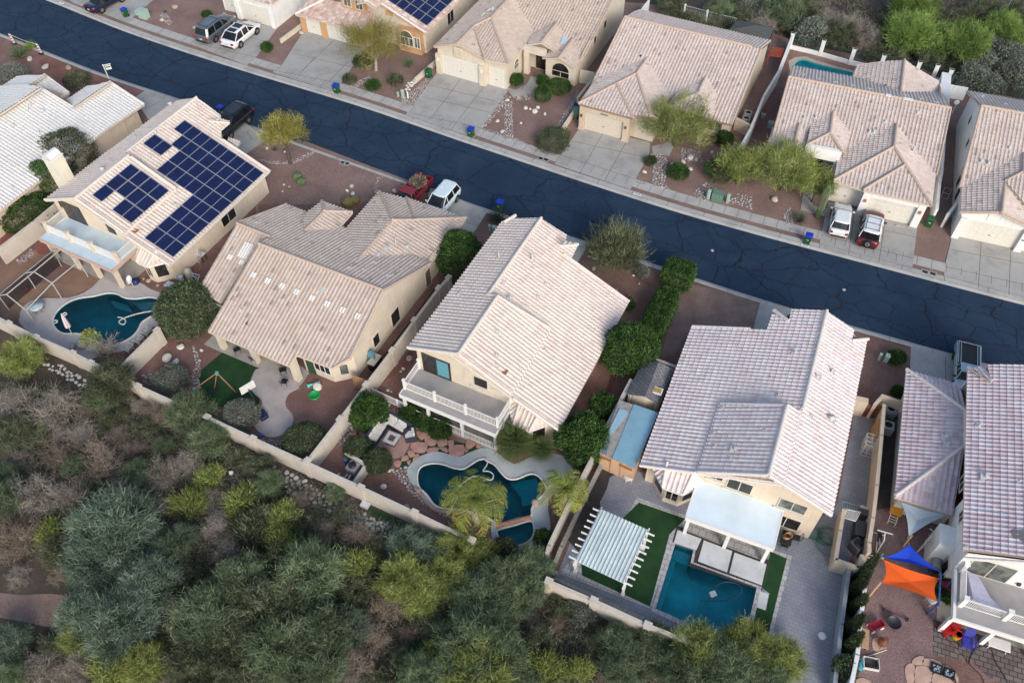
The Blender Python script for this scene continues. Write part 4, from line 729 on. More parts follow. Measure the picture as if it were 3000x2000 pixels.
for p in('c215,668 c268,742 c405,712 c492,592 c405,588 c372,648 c290,690','c1330,1120 c1345,1185 c1465,1190 c1520,1080','h400,160 h380,298 h460,315 h458,275 h590,300 h590,335 h455,310 h490,160'[0:0]or 'h405,150 h380,298 h575,352 h585,290 h470,268 h490,150'):pad('front_walk',p,CONC,.138,.04)
pad('red_pad','a960,655 a1102,692 a1040,742 a925,698',plain('red_concrete',(.26,.12,.10),.9),.13,.03)
JM=MB()
def seg(a,b,z,w=.035):
    a,b=Vector((*a[:2],z)),Vector((*b[:2],z));d=(b-a).normalized();n=Vector((-d.y,d.x,0))*w/2;JM.add([a-n,b-n,b+n,a+n],[(0,1,2,3)])
def arclen(line,step,ph=0):
    o=[];acc=ph
    for i in range(len(line)-1):
        a,b=Vector(line[i]),Vector(line[i+1]);L_=(b-a).length
        while acc<L_:o.append((i,acc/L_));acc+=step
        acc-=L_
    return o
def cross(line,step,d0,d1,z,w):
    A,B=off(line,d0),off(line,d1)
    for i,f in arclen(line,step):a=Vector(A[i]).lerp(Vector(A[i+1]),f);b=Vector(B[i]).lerp(Vector(B[i+1]),f);seg(a,b,z,w)
cross(NE,3.6,.3,.9,.1445,.04);cross(NE,1.25,1.45,2.57,.1455,.035);cross(SE,3.4,-.25,-.58,.1445,.04)
for L_,d in((NE,.9),(NE,.31),(SE,-.24)):
    o=off(L_,d)
    for i in range(len(o)-1):seg(o[i],o[i+1],.1445,.03)
for ab in('b410,408 b880,520','b300,545 b770,640','b745,295 b480,545','b840,470 b660,655','b590,430 b440,600','b1470,655 b1960,775','b1405,740 b1935,865','b1330,870 b1870,985','b1700,605 b1490,880','b1885,650 b1620,1000','c720,1080 c1285,1205','c640,1190 c1205,1370','c968,1005 c780,1325','c1145,1070 c970,1385','h560,350 h840,405','h1025,455 h1265,510','h540,490 h760,550','h760,550 h1245,672','h795,290 h748,640','h1030,360 h980,700','h650,515 h640,578','h880,575 h868,635','h1115,640 h1110,700','h1510,600 h2091,712','h1490,735 h2091,872','h1765,515 h1742,895','h1990,600 h1975,950','a1960,440 a1500,330','a2080,330 a1800,260','f1740,395 f1840,425','l1490,120 l1490,300','a1110,840 a1230,775','a1890,1010 b100,1060','b290,590 b1180,870'[0:0]or 'b300,560 b740,690'):
    a,b=ab.split();seg(W(a,.142),W(b,.142),.1465,.045)
tag(JM.build('pavement_joints',JOINT),kind='structure')
pad('dirt_clearing','m-60,560 m150,570 m330,560 m480,590 m470,720 m380,790 m200,760 m-60,700',DIRT,.012,sm=3);pad('dirt_clearing','m1100,620 m1260,610 m1260,700 m1180,740',DIRT,.012,sm=3);pad('weed_patch','n420,840 n500,880 n640,930 n600,1010 n480,1000',LAWN,.014,sm=3,kind='stuff');pad('weed_patch','i1040,1000 i1120,1060 i1280,1200 i1180,1230 i1060,1110',LAWN,.014,sm=3,kind='stuff');pad('weed_patch','j960,1250 j1100,1310 j1320,1420 j1280,1450 j1080,1370',LAWN,.014,sm=2,kind='stuff')
pad('pale_dirt','g1560,850 g2070,975 h0,990 h70,1020 h20,1200 g2091,1195 g1640,1190 g1500,1420 g1400,1420',DIRT,G0+.012,sm=0)
pad('pale_dirt','a380,440 a560,520 a820,610 a600,640 a430,600 a300,480',ground('reddish_dirt',[(.3,(.15,.06,.04)),(.7,(.24,.11,.075))],.5,9.),G0+.012,sm=3)
pad('pink_gravel_yard','b190,1070 b520,1085 b1000,1270 b1320,1390 f1240,200 f900,250 f400,260 f150,260 e1980,420 b60,1180',GRAV,G0+.012)
pad('red_gravel_yard','j870,370 j1000,380 j1340,160 j1310,60 j1180,230',ground('brick_red_gravel',[(.3,(.15,.055,.04)),(.7,(.2,.09,.07))],.6,12.),G0+.012)
pad('sand_bed','e0,780 e130,700 e235,690 e250,740 e190,800 e60,880 e-60,960',SAND,G0+.016,sm=3);pad('sand_bed','e215,640 e330,575 e400,620 e390,680 e300,710 e240,690',SAND,G0+.016,sm=3)
pad('sand_bed','e440,830 e560,760 e720,770 e760,830 e700,890 e560,950 e330,975 e240,1000 e160,1060 e150,1110 e60,1150 e0,1050 e200,900',SAND,G0+.016,sm=2)
pad('brick_patio','e260,590 e330,545 e400,590 e380,640 e300,640',plain('brick_red',(.22,.075,.06),.9),G0+.024);pad('brick_patio','e0,520 e90,450 e130,480 e0,580',MATS['brick_red'],G0+.024);pad('tan_patio','e-40,420 e10,400 e90,440 e-20,510',plain('tan_patio',(.34,.24,.19),.9),G0+.024)
pad('red_stepping_strip','e1030,1370 e1240,1170 e1265,1190 e1160,1300 e960,1430 e930,1410',plain('red_pavers',(.22,.06,.07),.9),G0+.024)
pad('pool_deck','e150,1120 e165,1060 e230,1000 e340,975 e520,972 e650,930 e740,860 e790,820 e960,890 e1060,850 e1150,905 e1290,960 e1265,1020 e1265,1090 e1245,1160 e1130,1215 e1060,1290 e960,1370 e850,1392 e770,1402 e680,1450 e540,1390 e250,1250 e150,1165',COND,.14,.06,2,[pools['S2']])
pad('pool_deck','j1285,1010 j1315,935 j1400,870 j1520,843 j1600,860 j1690,880 j1760,850 j1860,813 k0,812 k100,822 k160,860 k280,937 k400,882 k560,855 k660,880 k720,940 k742,1030 k700,1120 k560,1180 k535,1260 k548,1340 k556,1420 k540,1500 n1430,180 n1380,240 n1300,262 n1200,252 n1085,215 n1035,170 n1038,70 j1960,1400 j1880,1345 j1750,1320 j1650,1305 j1545,1300 j1470,1265 j1410,1190 j1350,1125',CONG,.14,.06,2,[pools['S4'],pools['spa']])
pad('patio_slab','j170,205 j460,330 j385,395 j355,460 j370,510 j410,560 j415,610 j380,670 j310,720 j240,732 j170,705 j115,640 j125,580 j165,510 j175,450 j120,400 j85,350 j100,270',concrete('beige_patio',(.40,.35,.33)),.14,.05,3)
pad('covered_patio_floor','e1560,1330 j470,340 j540,240 e1800,1090',MATS['porch_concrete'],.132)
pad('artificial_lawn','i1545,215 i1700,85 j150,170 j180,200 j100,270 j85,350 j160,445 j150,520 i1560,490 i1500,370',LAWN,.12,kind='stuff')
pad('artificial_lawn','j1240,880 j1400,770 j1330,740 j1500,720 j1720,780 j1860,790 j1700,880 j1600,860 j1500,845 j1370,900 j1280,975 j1230,965',LAWN,.115,sm=2,kind='stuff')
pad('patio_slab','j1000,810 j1130,660 j1330,740 j1260,880 j1190,890',concrete('rose_patio',(.36,.22,.19)),.13,.03)
pad('pool_coping','d295,530 d288,470 d335,440 d420,432 d495,462 d640,505 d790,542 d855,598 d780,690 d540,660 d320,610',plain('coping_tan',(.42,.36,.28),.85,var=.2),.13,.03,holes=[pools['N4']])
pad('paver_patio','k905,925 k1290,1005 k1800,1200 l560,1330 l660,1250 l790,560 l950,520 l1000,560 l960,800 l890,1250 o1140,370 o1040,1250 o560,1250 n2352,925 n1480,440 n1540,300 n1640,20',PAVE,.118,holes=[pools['S5']])
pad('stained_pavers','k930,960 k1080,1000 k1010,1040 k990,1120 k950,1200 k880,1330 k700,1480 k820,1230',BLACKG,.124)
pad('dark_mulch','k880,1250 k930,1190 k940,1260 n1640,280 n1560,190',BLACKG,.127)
LW=pad('paver_border','k1215,1190 k1640,1350 n2320,115 n2130,660 n1510,420 n1520,390 k1150,1330',BORD,.124);LW=pad('artificial_lawn','k1232,1232 k1590,1355 n2262,150 n2128,648 n1660,435 n1650,330',LAWN,.130,kind='stuff')
pad('paver_border','o600,250 o755,300 o580,980 o455,960 o420,860 o560,600',BORD,.124);pad('artificial_lawn','o605,268 o718,318 o560,960 o470,900 o500,640 o600,560 o548,520',LAWN,.130,kind='stuff')
pad('pool_coping','o-70,205 o90,252 o75,345 o545,512 o435,970 o275,895 o-10,780 o-215,678',BORD,.138,.04,holes=[pools['S5']])
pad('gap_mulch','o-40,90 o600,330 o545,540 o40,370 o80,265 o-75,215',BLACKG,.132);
for p in('o-35,120 o130,182 o95,258 o-60,208','o146,192 o342,266 o306,412 o106,336','o358,276 o578,356 o545,502 o322,416','o535,540 o594,566 o572,674 o510,652'):pad('concrete_pad',p,CONL,.15,.05)
pad('covered_patio_floor','o20,30 o660,70 o600,240 o545,330 o0,120',brick_mat('tan_patio_pavers',((.36,.34,.31),(.43,.41,.38)),.5,.5,23.6,(.2,.19,.18),.05),.134)
pad('bare_strip','k895,920 k960,940 n1600,120 n1440,440 n1415,300',DIRT,.123)
pad('mauve_gravel_yard','l930,1300 l1200,1290 o1760,100 o1740,720 o1730,1250 o1130,1250 o1250,420',GRAVM,.118);pad('brown_paver_patio','o1728,735 o2400,960 o2400,1250 o2100,1130 o1990,1020 o1724,985',PAVB,.126)
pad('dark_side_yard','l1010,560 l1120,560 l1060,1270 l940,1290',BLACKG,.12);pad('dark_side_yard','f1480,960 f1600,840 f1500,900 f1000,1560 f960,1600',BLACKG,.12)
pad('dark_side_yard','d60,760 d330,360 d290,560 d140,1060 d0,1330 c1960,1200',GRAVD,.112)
def flagstones(pts_list,mat,z=.15,name='flagstone',label=None,group=None):
    for i,p in enumerate(pts_list):
        P=smooth_closed(WP(p,z),2);m=MB();c=sum(P,Vector())/len(P);m.prism([(q.x-c.x,q.y-c.y)for q in P],0,.05);o=m.build(name,mat,loc=(c.x,c.y,.112));tag(o,label,'stepping stone',group)
FLAG=plain('flagstone_red',(.42,.235,.185),.85,var=.25,scale=1.2);FLAGP=plain('flagstone_peach',(.50,.33,.25),.85,var=.2,scale=1.2)
flagstones(['j1355,690 j1430,670 j1450,705 j1395,755','j1420,740 j1475,710 j1515,745 j1500,795 j1440,790','j1525,740 j1585,735 j1595,790 j1525,800','j1600,760 j1640,755 j1645,790 j1610,805','j1320,775 j1420,772 j1445,800 j1420,850 j1330,840','j1455,815 j1525,810 j1520,840 j1440,850','j1525,810 j1590,812 j1595,850','j1610,805 j1720,790 j1722,860 j1660,878 j1612,860','j1760,740 j1810,755 j1810,790 j1745,830 j1735,790','j1825,780 j1858,795 j1835,812 j1815,805','j1290,845 j1330,830 j1350,865 j1310,885','j1345,870 j1375,860 j1380,890 j1330,915','j1250,880 j1290,870 j1300,900 j1245,915','j1200,912 j1245,915 j1225,960 j1185,940','j1285,915 j1315,910 j1300,945','j1160,520 j1195,515 j1200,550 j1160,555','j1210,530 j1270,515 j1265,560 j1215,565','j870,680 j900,685 j895,720 j858,712','j925,688 j965,682 j985,720 j935,735','j1335,640 j1390,650 j1375,680','j1735,815 j1758,830 j1735,850'],FLAG,label='red flagstone set in the strip of grass around the kidney-shaped courtyard pool',group='flagstones around the courtyard pool')
flagstones(['o1530,1080 o1560,1040 o1600,1060 o1590,1176 o1550,1176','o1600,1000 o1660,990 o1650,1050 o1580,1040','o1665,1005 o1740,1015 o1790,1050 o1730,1060 o1655,1050','o1610,1060 o1700,1070 o1720,1140 o1690,1176 o1600,1176','o1790,1050 o1850,1070 o1800,1100','o1730,1110 o1790,1120 o1870,1176 o1720,1176','o1860,1080 o1900,1140 o1890,1176','o1200,1150 o1250,1140 o1300,1176 o1200,1190'],FLAGP,label='peach flagstone of the fire circle in the mauve gravel yard',group='flagstones of the fire circle')
flagstones(['o1310,870 o1345,865 o1365,890 o1405,905 o1400,940 o1370,960 o1310,945'],FLAGP,z=.14);tag(COL.objects[-1],'flat flagstone under the clay chimney stove','stepping stone')
TILEB=plain('pool_plaster_teal',(.14,.42,.46),.6,var=.25,scale=.6);TILEG=plain('pool_plaster_dark',(.07,.29,.31),.6,var=.35,scale=.5)
def water_mat(name,tint,gl=.06):
    m,n,l,b=new_mat(name);n.remove(b);t=n.new('ShaderNodeBsdfTransparent');t.inputs[0].default_value=(*tint,1);g=n.new('ShaderNodeBsdfGlossy');g.inputs['Roughness'].default_value=.05
    co=world_pos(n);w=nz(n,l,co,2.2,3);bp=n.new('ShaderNodeBump');bp.inputs['Strength'].default_value=.25;bp.inputs['Distance'].default_value=.04;l.new(w.outputs['Fac'],bp.inputs['Height']);l.new(bp.outputs[0],g.inputs['Normal'])
    f=n.new('ShaderNodeFresnel');f.inputs[0].default_value=1.33;l.new(bp.outputs[0],f.inputs['Normal']);x=n.new('ShaderNodeMixShader');l.new(f.outputs[0],x.inputs[0]);l.new(t.outputs[0],x.inputs[1]);l.new(g.outputs[0],x.inputs[2]);l.new(x.outputs[0],n['Material Output'].inputs[0]);return m
WATER=water_mat('pool_water',(.30,.88,.94));WATERD=water_mat('deep_pool_water',(.17,.72,.78));WATERT=water_mat('turquoise_water',(.55,.97,.98))
def pool(key,label,wm,shell,depth=1.5,steps=(),rim=None):
    P=pools[key];c=sum((Vector((p[0],p[1],0))for p in P),Vector())/len(P);q=[(p[0]-c.x,p[1]-c.y)for p in P];n=len(q)
    root=thing('swimming_pool',label,'pool',c);m=MB();rings=[(1.,.137),(1.,-.35),(.90,-depth*.75),(.74,-depth)]
    ar=sum(q[i][0]*q[(i+1)%n][1]-q[(i+1)%n][0]*q[i][1]for i in range(n));q=q if ar>0 else q[::-1]
    vs=[(x*k,y*k,z)for k,z in rings for x,y in q];fs=[((i+1)%n+r*n,i+r*n,i+n+r*n,(i+1)%n+n+r*n)for r in range(3)for i in range(n)];m.add(vs,fs,True)
    m.add([(x*.74,y*.74,-depth)for x,y in q],[tuple(t)for t in tessellate_polygon([[Vector((x*.74,y*.74,0))for x,y in q]])]);m.build('basin',shell,root)
    if rim:r=MB();r.tube([(x,y,.13)for x,y in q]+[(*q[0],.13)],.085,6);r.build('coping',rim,root)
    w=MB();w.add([(x*.999,y*.999,0)for x,y in q],[tuple(t)for t in tessellate_polygon([[Vector((x,y,0))for x,y in q]])]);o=w.build('water',wm,root,loc=(0,0,-.03));
    for p in steps:s_=MB();s_.prism([(v.x-c.x,v.y-c.y)for v in WP(p[0],0)],-depth,p[1]);s_.build('step',plain('pool_step',(.20,.46,.48),.6,var=.15),root)
    return root
pool('S2','free-form dark teal pool with a curled hose, below the light blue balcony',WATERD,TILEG,1.5,[('e1000,985 e1210,985 e1215,1040 e1090,1060',-.35),('e820,950 e960,985 e1000,1050 e860,1010',-.7)],plain('pale_coping',(.55,.53,.49),.8))
pool('S4','kidney-shaped teal pool under a date palm, ringed by a grey deck',WATERD,TILEG,1.5,[('k240,1060 k440,1025 k515,1120 k440,1225 k340,1240 k330,1170',-.4)],MATS['pale_coping'])
pool('spa','small dark round spa behind a brick beam at the end of the kidney-shaped pool',WATERD,TILEG,1.0,[],MATS['pale_coping'])
pool('S5','rectangular teal pool with pale paver coping beside the white metal pergola',WATER,TILEB,1.4,[('o-45,235 o60,275 o45,350 o-5,335 o-75,300',-.4),('o-52,240 o-20,250 o-150,670 o-180,660',-.5)])
pool('N4','bright turquoise pool behind the tan roof, in front of the iron fence',WATERT,plain('pool_plaster_bright',(.06,.62,.66),.6,scale=.8),.8)
sb=MB();P=[W(t,.2)for t in 'k142,1412 k220,1392 k300,1372 k405,1345'.split()];c=P[0].copy();c.z=0;sb.tube([p-c for p in P],.2,8);tag(sb.build('spa_beam',plain('brick_coping',(.33,.17,.12),.85,var=.3),loc=c),'curved brick beam between the kidney-shaped pool and its spa','pool coping')
co_=MB();P=smooth_open(WP('j1350,1120 j1400,1175 j1440,1235 j1500,1285 j1560,1300 j1660,1305 j1750,1325',.18),4);c=P[0].copy();c.z=0;co_.tube([p-c for p in P],.15,8);tag(co_.build('rock_coping',plain('rock_coping',(.35,.24,.19),.9,var=.3),loc=c),'rounded stone edging along the lower left side of the kidney-shaped pool','pool coping')
WZ=[0]
def wallrun(name,marks,label,z=1.8,hgt=None,t=.2,mat=None,pil=True,ztop=None,cap=True,base=0.):
    P=[W(s,z)if isinstance(s,str)else Vector((*s,z))for s in(marks.split()if isinstance(marks,str)else marks)];c=P[0].copy();c.z=0;WZ[0]+=1;z+=(WZ[0]%9)*.013;root=thing(name,label,'wall',c);m=MB();cp=MB();pl=MB()
    for i in range(len(P)-1):
        a,b=P[i]-c,P[i+1]-c;d=b-a;ce=(a+b)/2;rz=math.atan2(d.y,d.x);m.box((ce.x,ce.y,(z+base)/2-.05),(d.length+t*.3,t,z-base-.0),rz)
        if cap:cp.box((ce.x,ce.y,z-.02),(d.length+t*.3,t+.05,.07),rz)
    for i,p in enumerate(P):
        if pil:q=p-c;d=P[min(i+1,len(P)-1)]-P[max(i-1,0)];rz=math.atan2(d.y,d.x);pl.box((q.x,q.y,(z+.1+base)/2),(.42+(WZ[0]%7)*.006,t+.14+(WZ[0]%5)*.007,z+.1-base),rz);pl.box((q.x,q.y,z+.12),(.5+(WZ[0]%7)*.006,t+.22+(WZ[0]%5)*.007,.06),rz)
    M=mat or WALLM;m.build('wall_body',M,root)
    if cap:cp.build('wall_cap',M,root)
    if pil:pl.build('pilaster',M,root)
    return root
wallrun('garden_wall','e-300,985 e70,1170 e280,1275 e560,1397 i700,165 i905,238','beige block wall along the rear of the pool yard with the folded umbrella')
wallrun('garden_wall','i905,238 i1060,345 i1590,582 j110,745 j515,928','beige block wall between the desert wash and the yard with the little artificial lawn')
wallrun('garden_wall','j515,928 j935,1120 j1345,1312 n900,195','beige block wall between the desert wash and the courtyard pool with the date palm')
wallrun('garden_wall','n1430,478 n1740,610 n2110,780 o0,875 o260,975','beige block wall below the pergola and the rectangular pool')
wallrun('garden_wall','e893,1535 e1205,1225','beige wall between the free-form pool and the boulder yard with the round tree')
wallrun('garden_wall','j525,920 j775,600 j975,335 j1175,75 f1345,1150 f1530,905 f1605,825','long beige wall between the tan roofed house and the grey balcony house')
wallrun('garden_wall','e-20,610 e265,392 e430,255','beige wall at the left edge beside the light blue balcony',pil=False)
wallrun('garden_wall','k885,875 k700,1235 k545,1565 n1415,285','narrow beige wall right of the kidney-shaped pool, crossed by palm fronds',z=1.5,pil=False)
wallrun('garden_wall','k1175,290 k1060,510 k960,700 k905,830','thin beige wall left of the shed and the blue lean-to roof',z=1.8,pil=False);wallrun('garden_wall','k1290,110 k1520,195','short beige wall behind the grey shingled shed',z=1.8,pil=False)
wallrun('retaining_wall','k945,940 k800,1230 k640,1568 n1450,400 n1490,420','low mottled block edging left of the pergola',z=.7,pil=False,mat=plain('block_grey',(.33,.31,.27),.9,var=.3))
wallrun('retaining_wall','n1470,455 n2090,740 o0,855 o250,960','low mottled block edging inside the wall below the pergola',z=.5,pil=False,mat=MATS['block_grey'])
wallrun('garden_wall','l1020,485 l1000,720 l965,1100 l935,1350 l905,1540 o1285,275','long tan wall between the paved side yard and the rose roofed house',pil=False,mat=ST_T)
wallrun('garden_wall','l1015,420 l1165,470','short tan wall in front of the two air conditioners',pil=False,mat=ST_T);wallrun('garden_wall','l1012,415 l945,490','angled stub of tan wall next to the rust-red gate',pil=False,mat=ST_T);wallrun('garden_wall','l800,440 l890,460','short thick tan wall at the left end of the rust-red gate',pil=False,mat=ST_T,t=.45)
wallrun('garden_wall','l710,1290 o1085,130 o1052,330 o1210,385 o1235,300','tan enclosure wall around the barbecue and pool pump',z=1.5,pil=False,mat=ST_T)
wallrun('garden_wall','o1270,430 o1235,680 o1205,980 o1150,1250','pale wall behind the row of leaning cypresses',pil=False,mat=ST_W);wallrun('garden_wall','o1148,385 o1095,770 o1045,1230','blue-grey block wall at the right edge of the paved yard',z=1.2,pil=False,mat=plain('block_bluegrey',(.30,.33,.36),.9,var=.2))
wallrun('garden_wall','d320,272 d215,545 d100,735 d0,985 c2010,1130','long pale wall left of the turquoise pool, between two tan roofed houses',pil=False,mat=ST_W)
wallrun('garden_wall','d1525,570 d1510,790 d1478,1110 d1460,1330 h1445,95 h1425,300','pale wall running down the right side of the house with the turquoise pool',pil=False,mat=ST_W);wallrun('garden_wall','d1490,565 d1475,745','broad pale wall end by the iron fence behind the turquoise pool',pil=False,t=.7,mat=ST_W)
wallrun('garden_wall','c955,490 c885,600 c765,750','tan wall beside the garage of the house with the bushy entry tree',pil=False,mat=ST_T);wallrun('low_wall','c745,840 c640,995','low cream wall beside the empty driveway, left of two dark bins',z=.6,pil=False,mat=ST_C);wallrun('low_wall','b1510,465 b1350,605','low cream wall above the white rock pile',z=.6,pil=False,mat=ST_C);wallrun('low_wall','b480,190 b318,308','low cream wall beside the ochre-trimmed garage',z=.5,pil=False,mat=ST_C)
wallrun('garden_wall','c1310,5 c1240,95','pale wall stub at the top, left of the large plain tan roof',pil=False,mat=ST_W);wallrun('garden_wall','c1980,905 c2091,960','tan wall beside the twin air conditioners on the far side',z=1.5,pil=False,mat=ST_T);wallrun('garden_wall','c785,540 c890,560','white side wall next to the arched front window',z=1.6,pil=False,mat=ST_C);wallrun('garden_wall','h1575,250 h1505,340','short white wall stub at the left of the arched niche garage',z=1.6,pil=False,mat=ST_W)
wallrun('garden_wall','e-50,150 e10,290 e300,110'[0:0]or 'd1520,655 d1660,680','thin pale wall linking the two far right lots',z=1.5,pil=False,mat=ST_W)
wallrun('planter_wall','i1640,1010'[0:0]or 'j820,855 j975,945 j875,1090','cream enclosure wall around the pool pump by the clipped bushes',z=1.0,pil=False)
P=[W(t,.55)for t in 'd300,345 d535,400 d765,465 d990,515 d1260,565 d1395,590 d1500,625'.split()];c=P[0].copy();c.z=0;root=thing('iron_fence','dark green iron fence with broad white posts behind the turquoise pool','fence',c)
lw,br=MB(),MB();IRON=plain('green_iron',(.03,.07,.06),.5)
for i in range(len(P)-1):
    a,b=P[i]-c,P[i+1]-c;d=b-a;rz=math.atan2(d.y,d.x);ce=(a+b)/2;lw.box((ce.x,ce.y,.28),(d.length,.2,.56),rz)
    for z in(.7,1.75):br.box((ce.x,ce.y,z),(d.length,.04,.04),rz)
    for k in range(int(d.length/.16)):p=a+d*(k+.5)/int(d.length/.16);br.box((p.x,p.y,1.2),(.025,.025,1.15),rz)
for p in P:q=p-c;ps=MB();ps.box((q.x,q.y,1.05),(.42,.28,2.0),R(-21));ps.box((q.x,q.y,2.02),(.48,.34,.06),R(-21));ps.build('fence_post',ST_W,root)
lw.build('low_wall',ST_W,root);br.build('fence_bars',IRON,root)
for mk,lab in(('d1560,580 d1830,625 d2091,680 d2300,730','dark iron fence running off to the right edge behind the far right house'),('c1420,-40 c1590,40 c1760,85 c1985,140','thin pale iron fence at the slope foot behind the large plain tan roof')):
    P=[W(t,1.6)for t in mk.split()];c=P[0].copy();c.z=0;root=thing('iron_fence',lab,'fence',c);br=MB()
    for i in range(len(P)-1):
        a,b=P[i]-c,P[i+1]-c;a.z=b.z=0;d=b-a;rz=math.atan2(d.y,d.x);ce=(a+b)/2
        for z in(.2,1.55):br.box((ce.x,ce.y,z),(d.length,.04,.05),rz)
        for k in range(int(d.length/.2)):p=a+d*(k+.5)/int(d.length/.2);br.box((p.x,p.y,.88),(.025,.025,1.3),rz)
        ps=MB();ps.box((a.x,a.y,.85),(.2,.2,1.7),rz);ps.build('fence_post',IRON if 'dark' in lab else ST_W,root)
    br.build('fence_bars',IRON if 'dark' in lab else plain('pale_iron',(.4,.45,.44),.5),root)
RIVER=plain('river_stone',(.46,.45,.42),.85,var=.3,scale=1.5);RIVERD=plain('river_stone_grey',(.37,.34,.33),.85,var=.5,scale=2.)
def in_poly(p,poly):
    x,y=p;c=False;n=len(poly);j=n-1
    for i in range(n):
        a,b=poly[i],poly[j]
        if(a[1]>y)!=(b[1]>y)and x<(b[0]-a[0])*(y-a[1])/(b[1]-a[1])+a[0]:c=not c
        j=i
    return c
def stonebed(name,pts,size,label,mat=None,z=.02,dens=1.0,seed=1,n_max=1500,flat=.5):
    poly=[xy(p)for p in WP(pts,z)];rg=random.Random(seed);x0,x1=min(p[0]for p in poly),max(p[0]for p in poly);y0,y1=min(p[1]for p in poly),max(p[1]for p in poly);m=MB();pts_=[];grid={}
    for _ in range(int((x1-x0)*(y1-y0)/(size*size)*45)):
        p=(rg.uniform(x0,x1),rg.uniform(y0,y1));r=size*rg.uniform(.6,1.15)
        if not in_poly(p,poly):continue
        k=(int(p[0]/size),int(p[1]/size))
        if any((p[0]-q[0])**2+(p[1]-q[1])**2<((r+q[2])*.46)**2 for dx in(-2,-1,0,1,2)for dy in(-2,-1,0,1,2)for q in grid.get((k[0]+dx,k[1]+dy),())):continue
        grid.setdefault(k,[]).append((*p,r));pts_.append((*p,r))
        if len(pts_)>=n_max:break
    for i,(x,y,r)in enumerate(pts_):rock_mesh(m,(x,y,z+r*.08),r*.5,seed*1000+i,flat,1)
    return tag(m.build(name,mat or RIVER),label,None,None,'stuff')
DARKG=pad('channel_bed','i320,170 i460,180 i560,240 i690,300 i640,350 i530,300 i390,220',BLACKG,.01)
pad('channel_bed','j0,860 j180,920 j420,1020 j560,1100 j700,1220 j860,1280 j1240,1440 j1290,1520 j1100,1540 j900,1400 j640,1270 j420,1170 j250,1060 j0,960',BLACKG,.01);pad('channel_bed','n0,0 n250,40 n420,130 n400,200 n200,180 n60,60',BLACKG,.008)
stonebed('river_stones','i320,170 i460,180 i560,240 i690,300 i640,350 i530,300 i390,220',.42,None,seed=2);stonebed('river_stones','j0,860 j180,920 j420,1020 j560,1100 j700,1220 j860,1280 j1240,1440 j1290,1520 j1100,1540 j900,1400 j640,1270 j420,1170 j250,1060 j0,960',.42,None,seed=3);stonebed('river_stones','n0,0 n250,40 n420,130 n480,200 n360,230 n200,180 n60,60',.42,None,seed=4)
for i,(p,s_)in enumerate((('b1240,770 b1440,600 b1490,610 b1320,830',.2),('c20,990 c190,730 c260,740 c70,960',.22),('c210,800 c260,780 c270,1050 c200,1010',.22),('c270,745 c420,715 c460,640 c430,760 c300,770',.2),('c600,970 c700,810 c770,690 c740,800 c640,960',.22),('c30,980 c210,1030 c470,1140 c440,1160 c180,1060',.18),('c1360,1190 c1450,1180 c1430,1400 c1470,1470 c1330,1420',.24),('c1220,1375 c1330,1410 c1330,1440 c1210,1395',.18),('c1650,1480 c1740,1400 c1830,1440 c1760,1540 c1680,1530',.24),('c1920,1540 c1990,1480 c2091,1500 c2091,1600',.24),('f1030,130 f1060,60 f1110,35 f1080,90 f1050,160',.2),('b150,1225 b340,1240 b440,1220 b580,1150 b590,1165 b430,1255 b260,1260',.2),('j1170,980 j1280,960 j1330,1130 j1460,1260 j1640,1320 j1720,1380 j1560,1330 j1400,1240 j1290,1130',.22),('i1480,30 i1530,130 i1530,360 i1450,300 i1500,180',.22),('i1090,250 i1160,240 i1200,330 i1100,330',.25),('j780,700 j860,640 j890,680 j830,760 j760,800',.2),('h250,330 h300,290 h330,430 h260,420',.2),('c1560,1130 c1700,1160 c1720,1240 c1560,1230',.2),('j140,740 j340,760 j370,830 j260,800',.2),('a1230,120 a1260,90 a1320,170 a1290,200',.2),('b860,660 b990,580 b1010,600 b890,680',.2),('e0,1080'[0:0]or 'e130,690 e240,600 e260,650 e150,720',.2))):stonebed('pebble_border',p,s_*1.25,None,RIVERD,.112,seed=20+i,n_max=260)
BARK=plain('bark_brown',(.10,.075,.055),.9,var=.3);BARKG=plain('bark_grey',(.38,.335,.27),.9,var=.25);BARKGR=plain('bark_green',(.12,.13,.06),.9,var=.25)
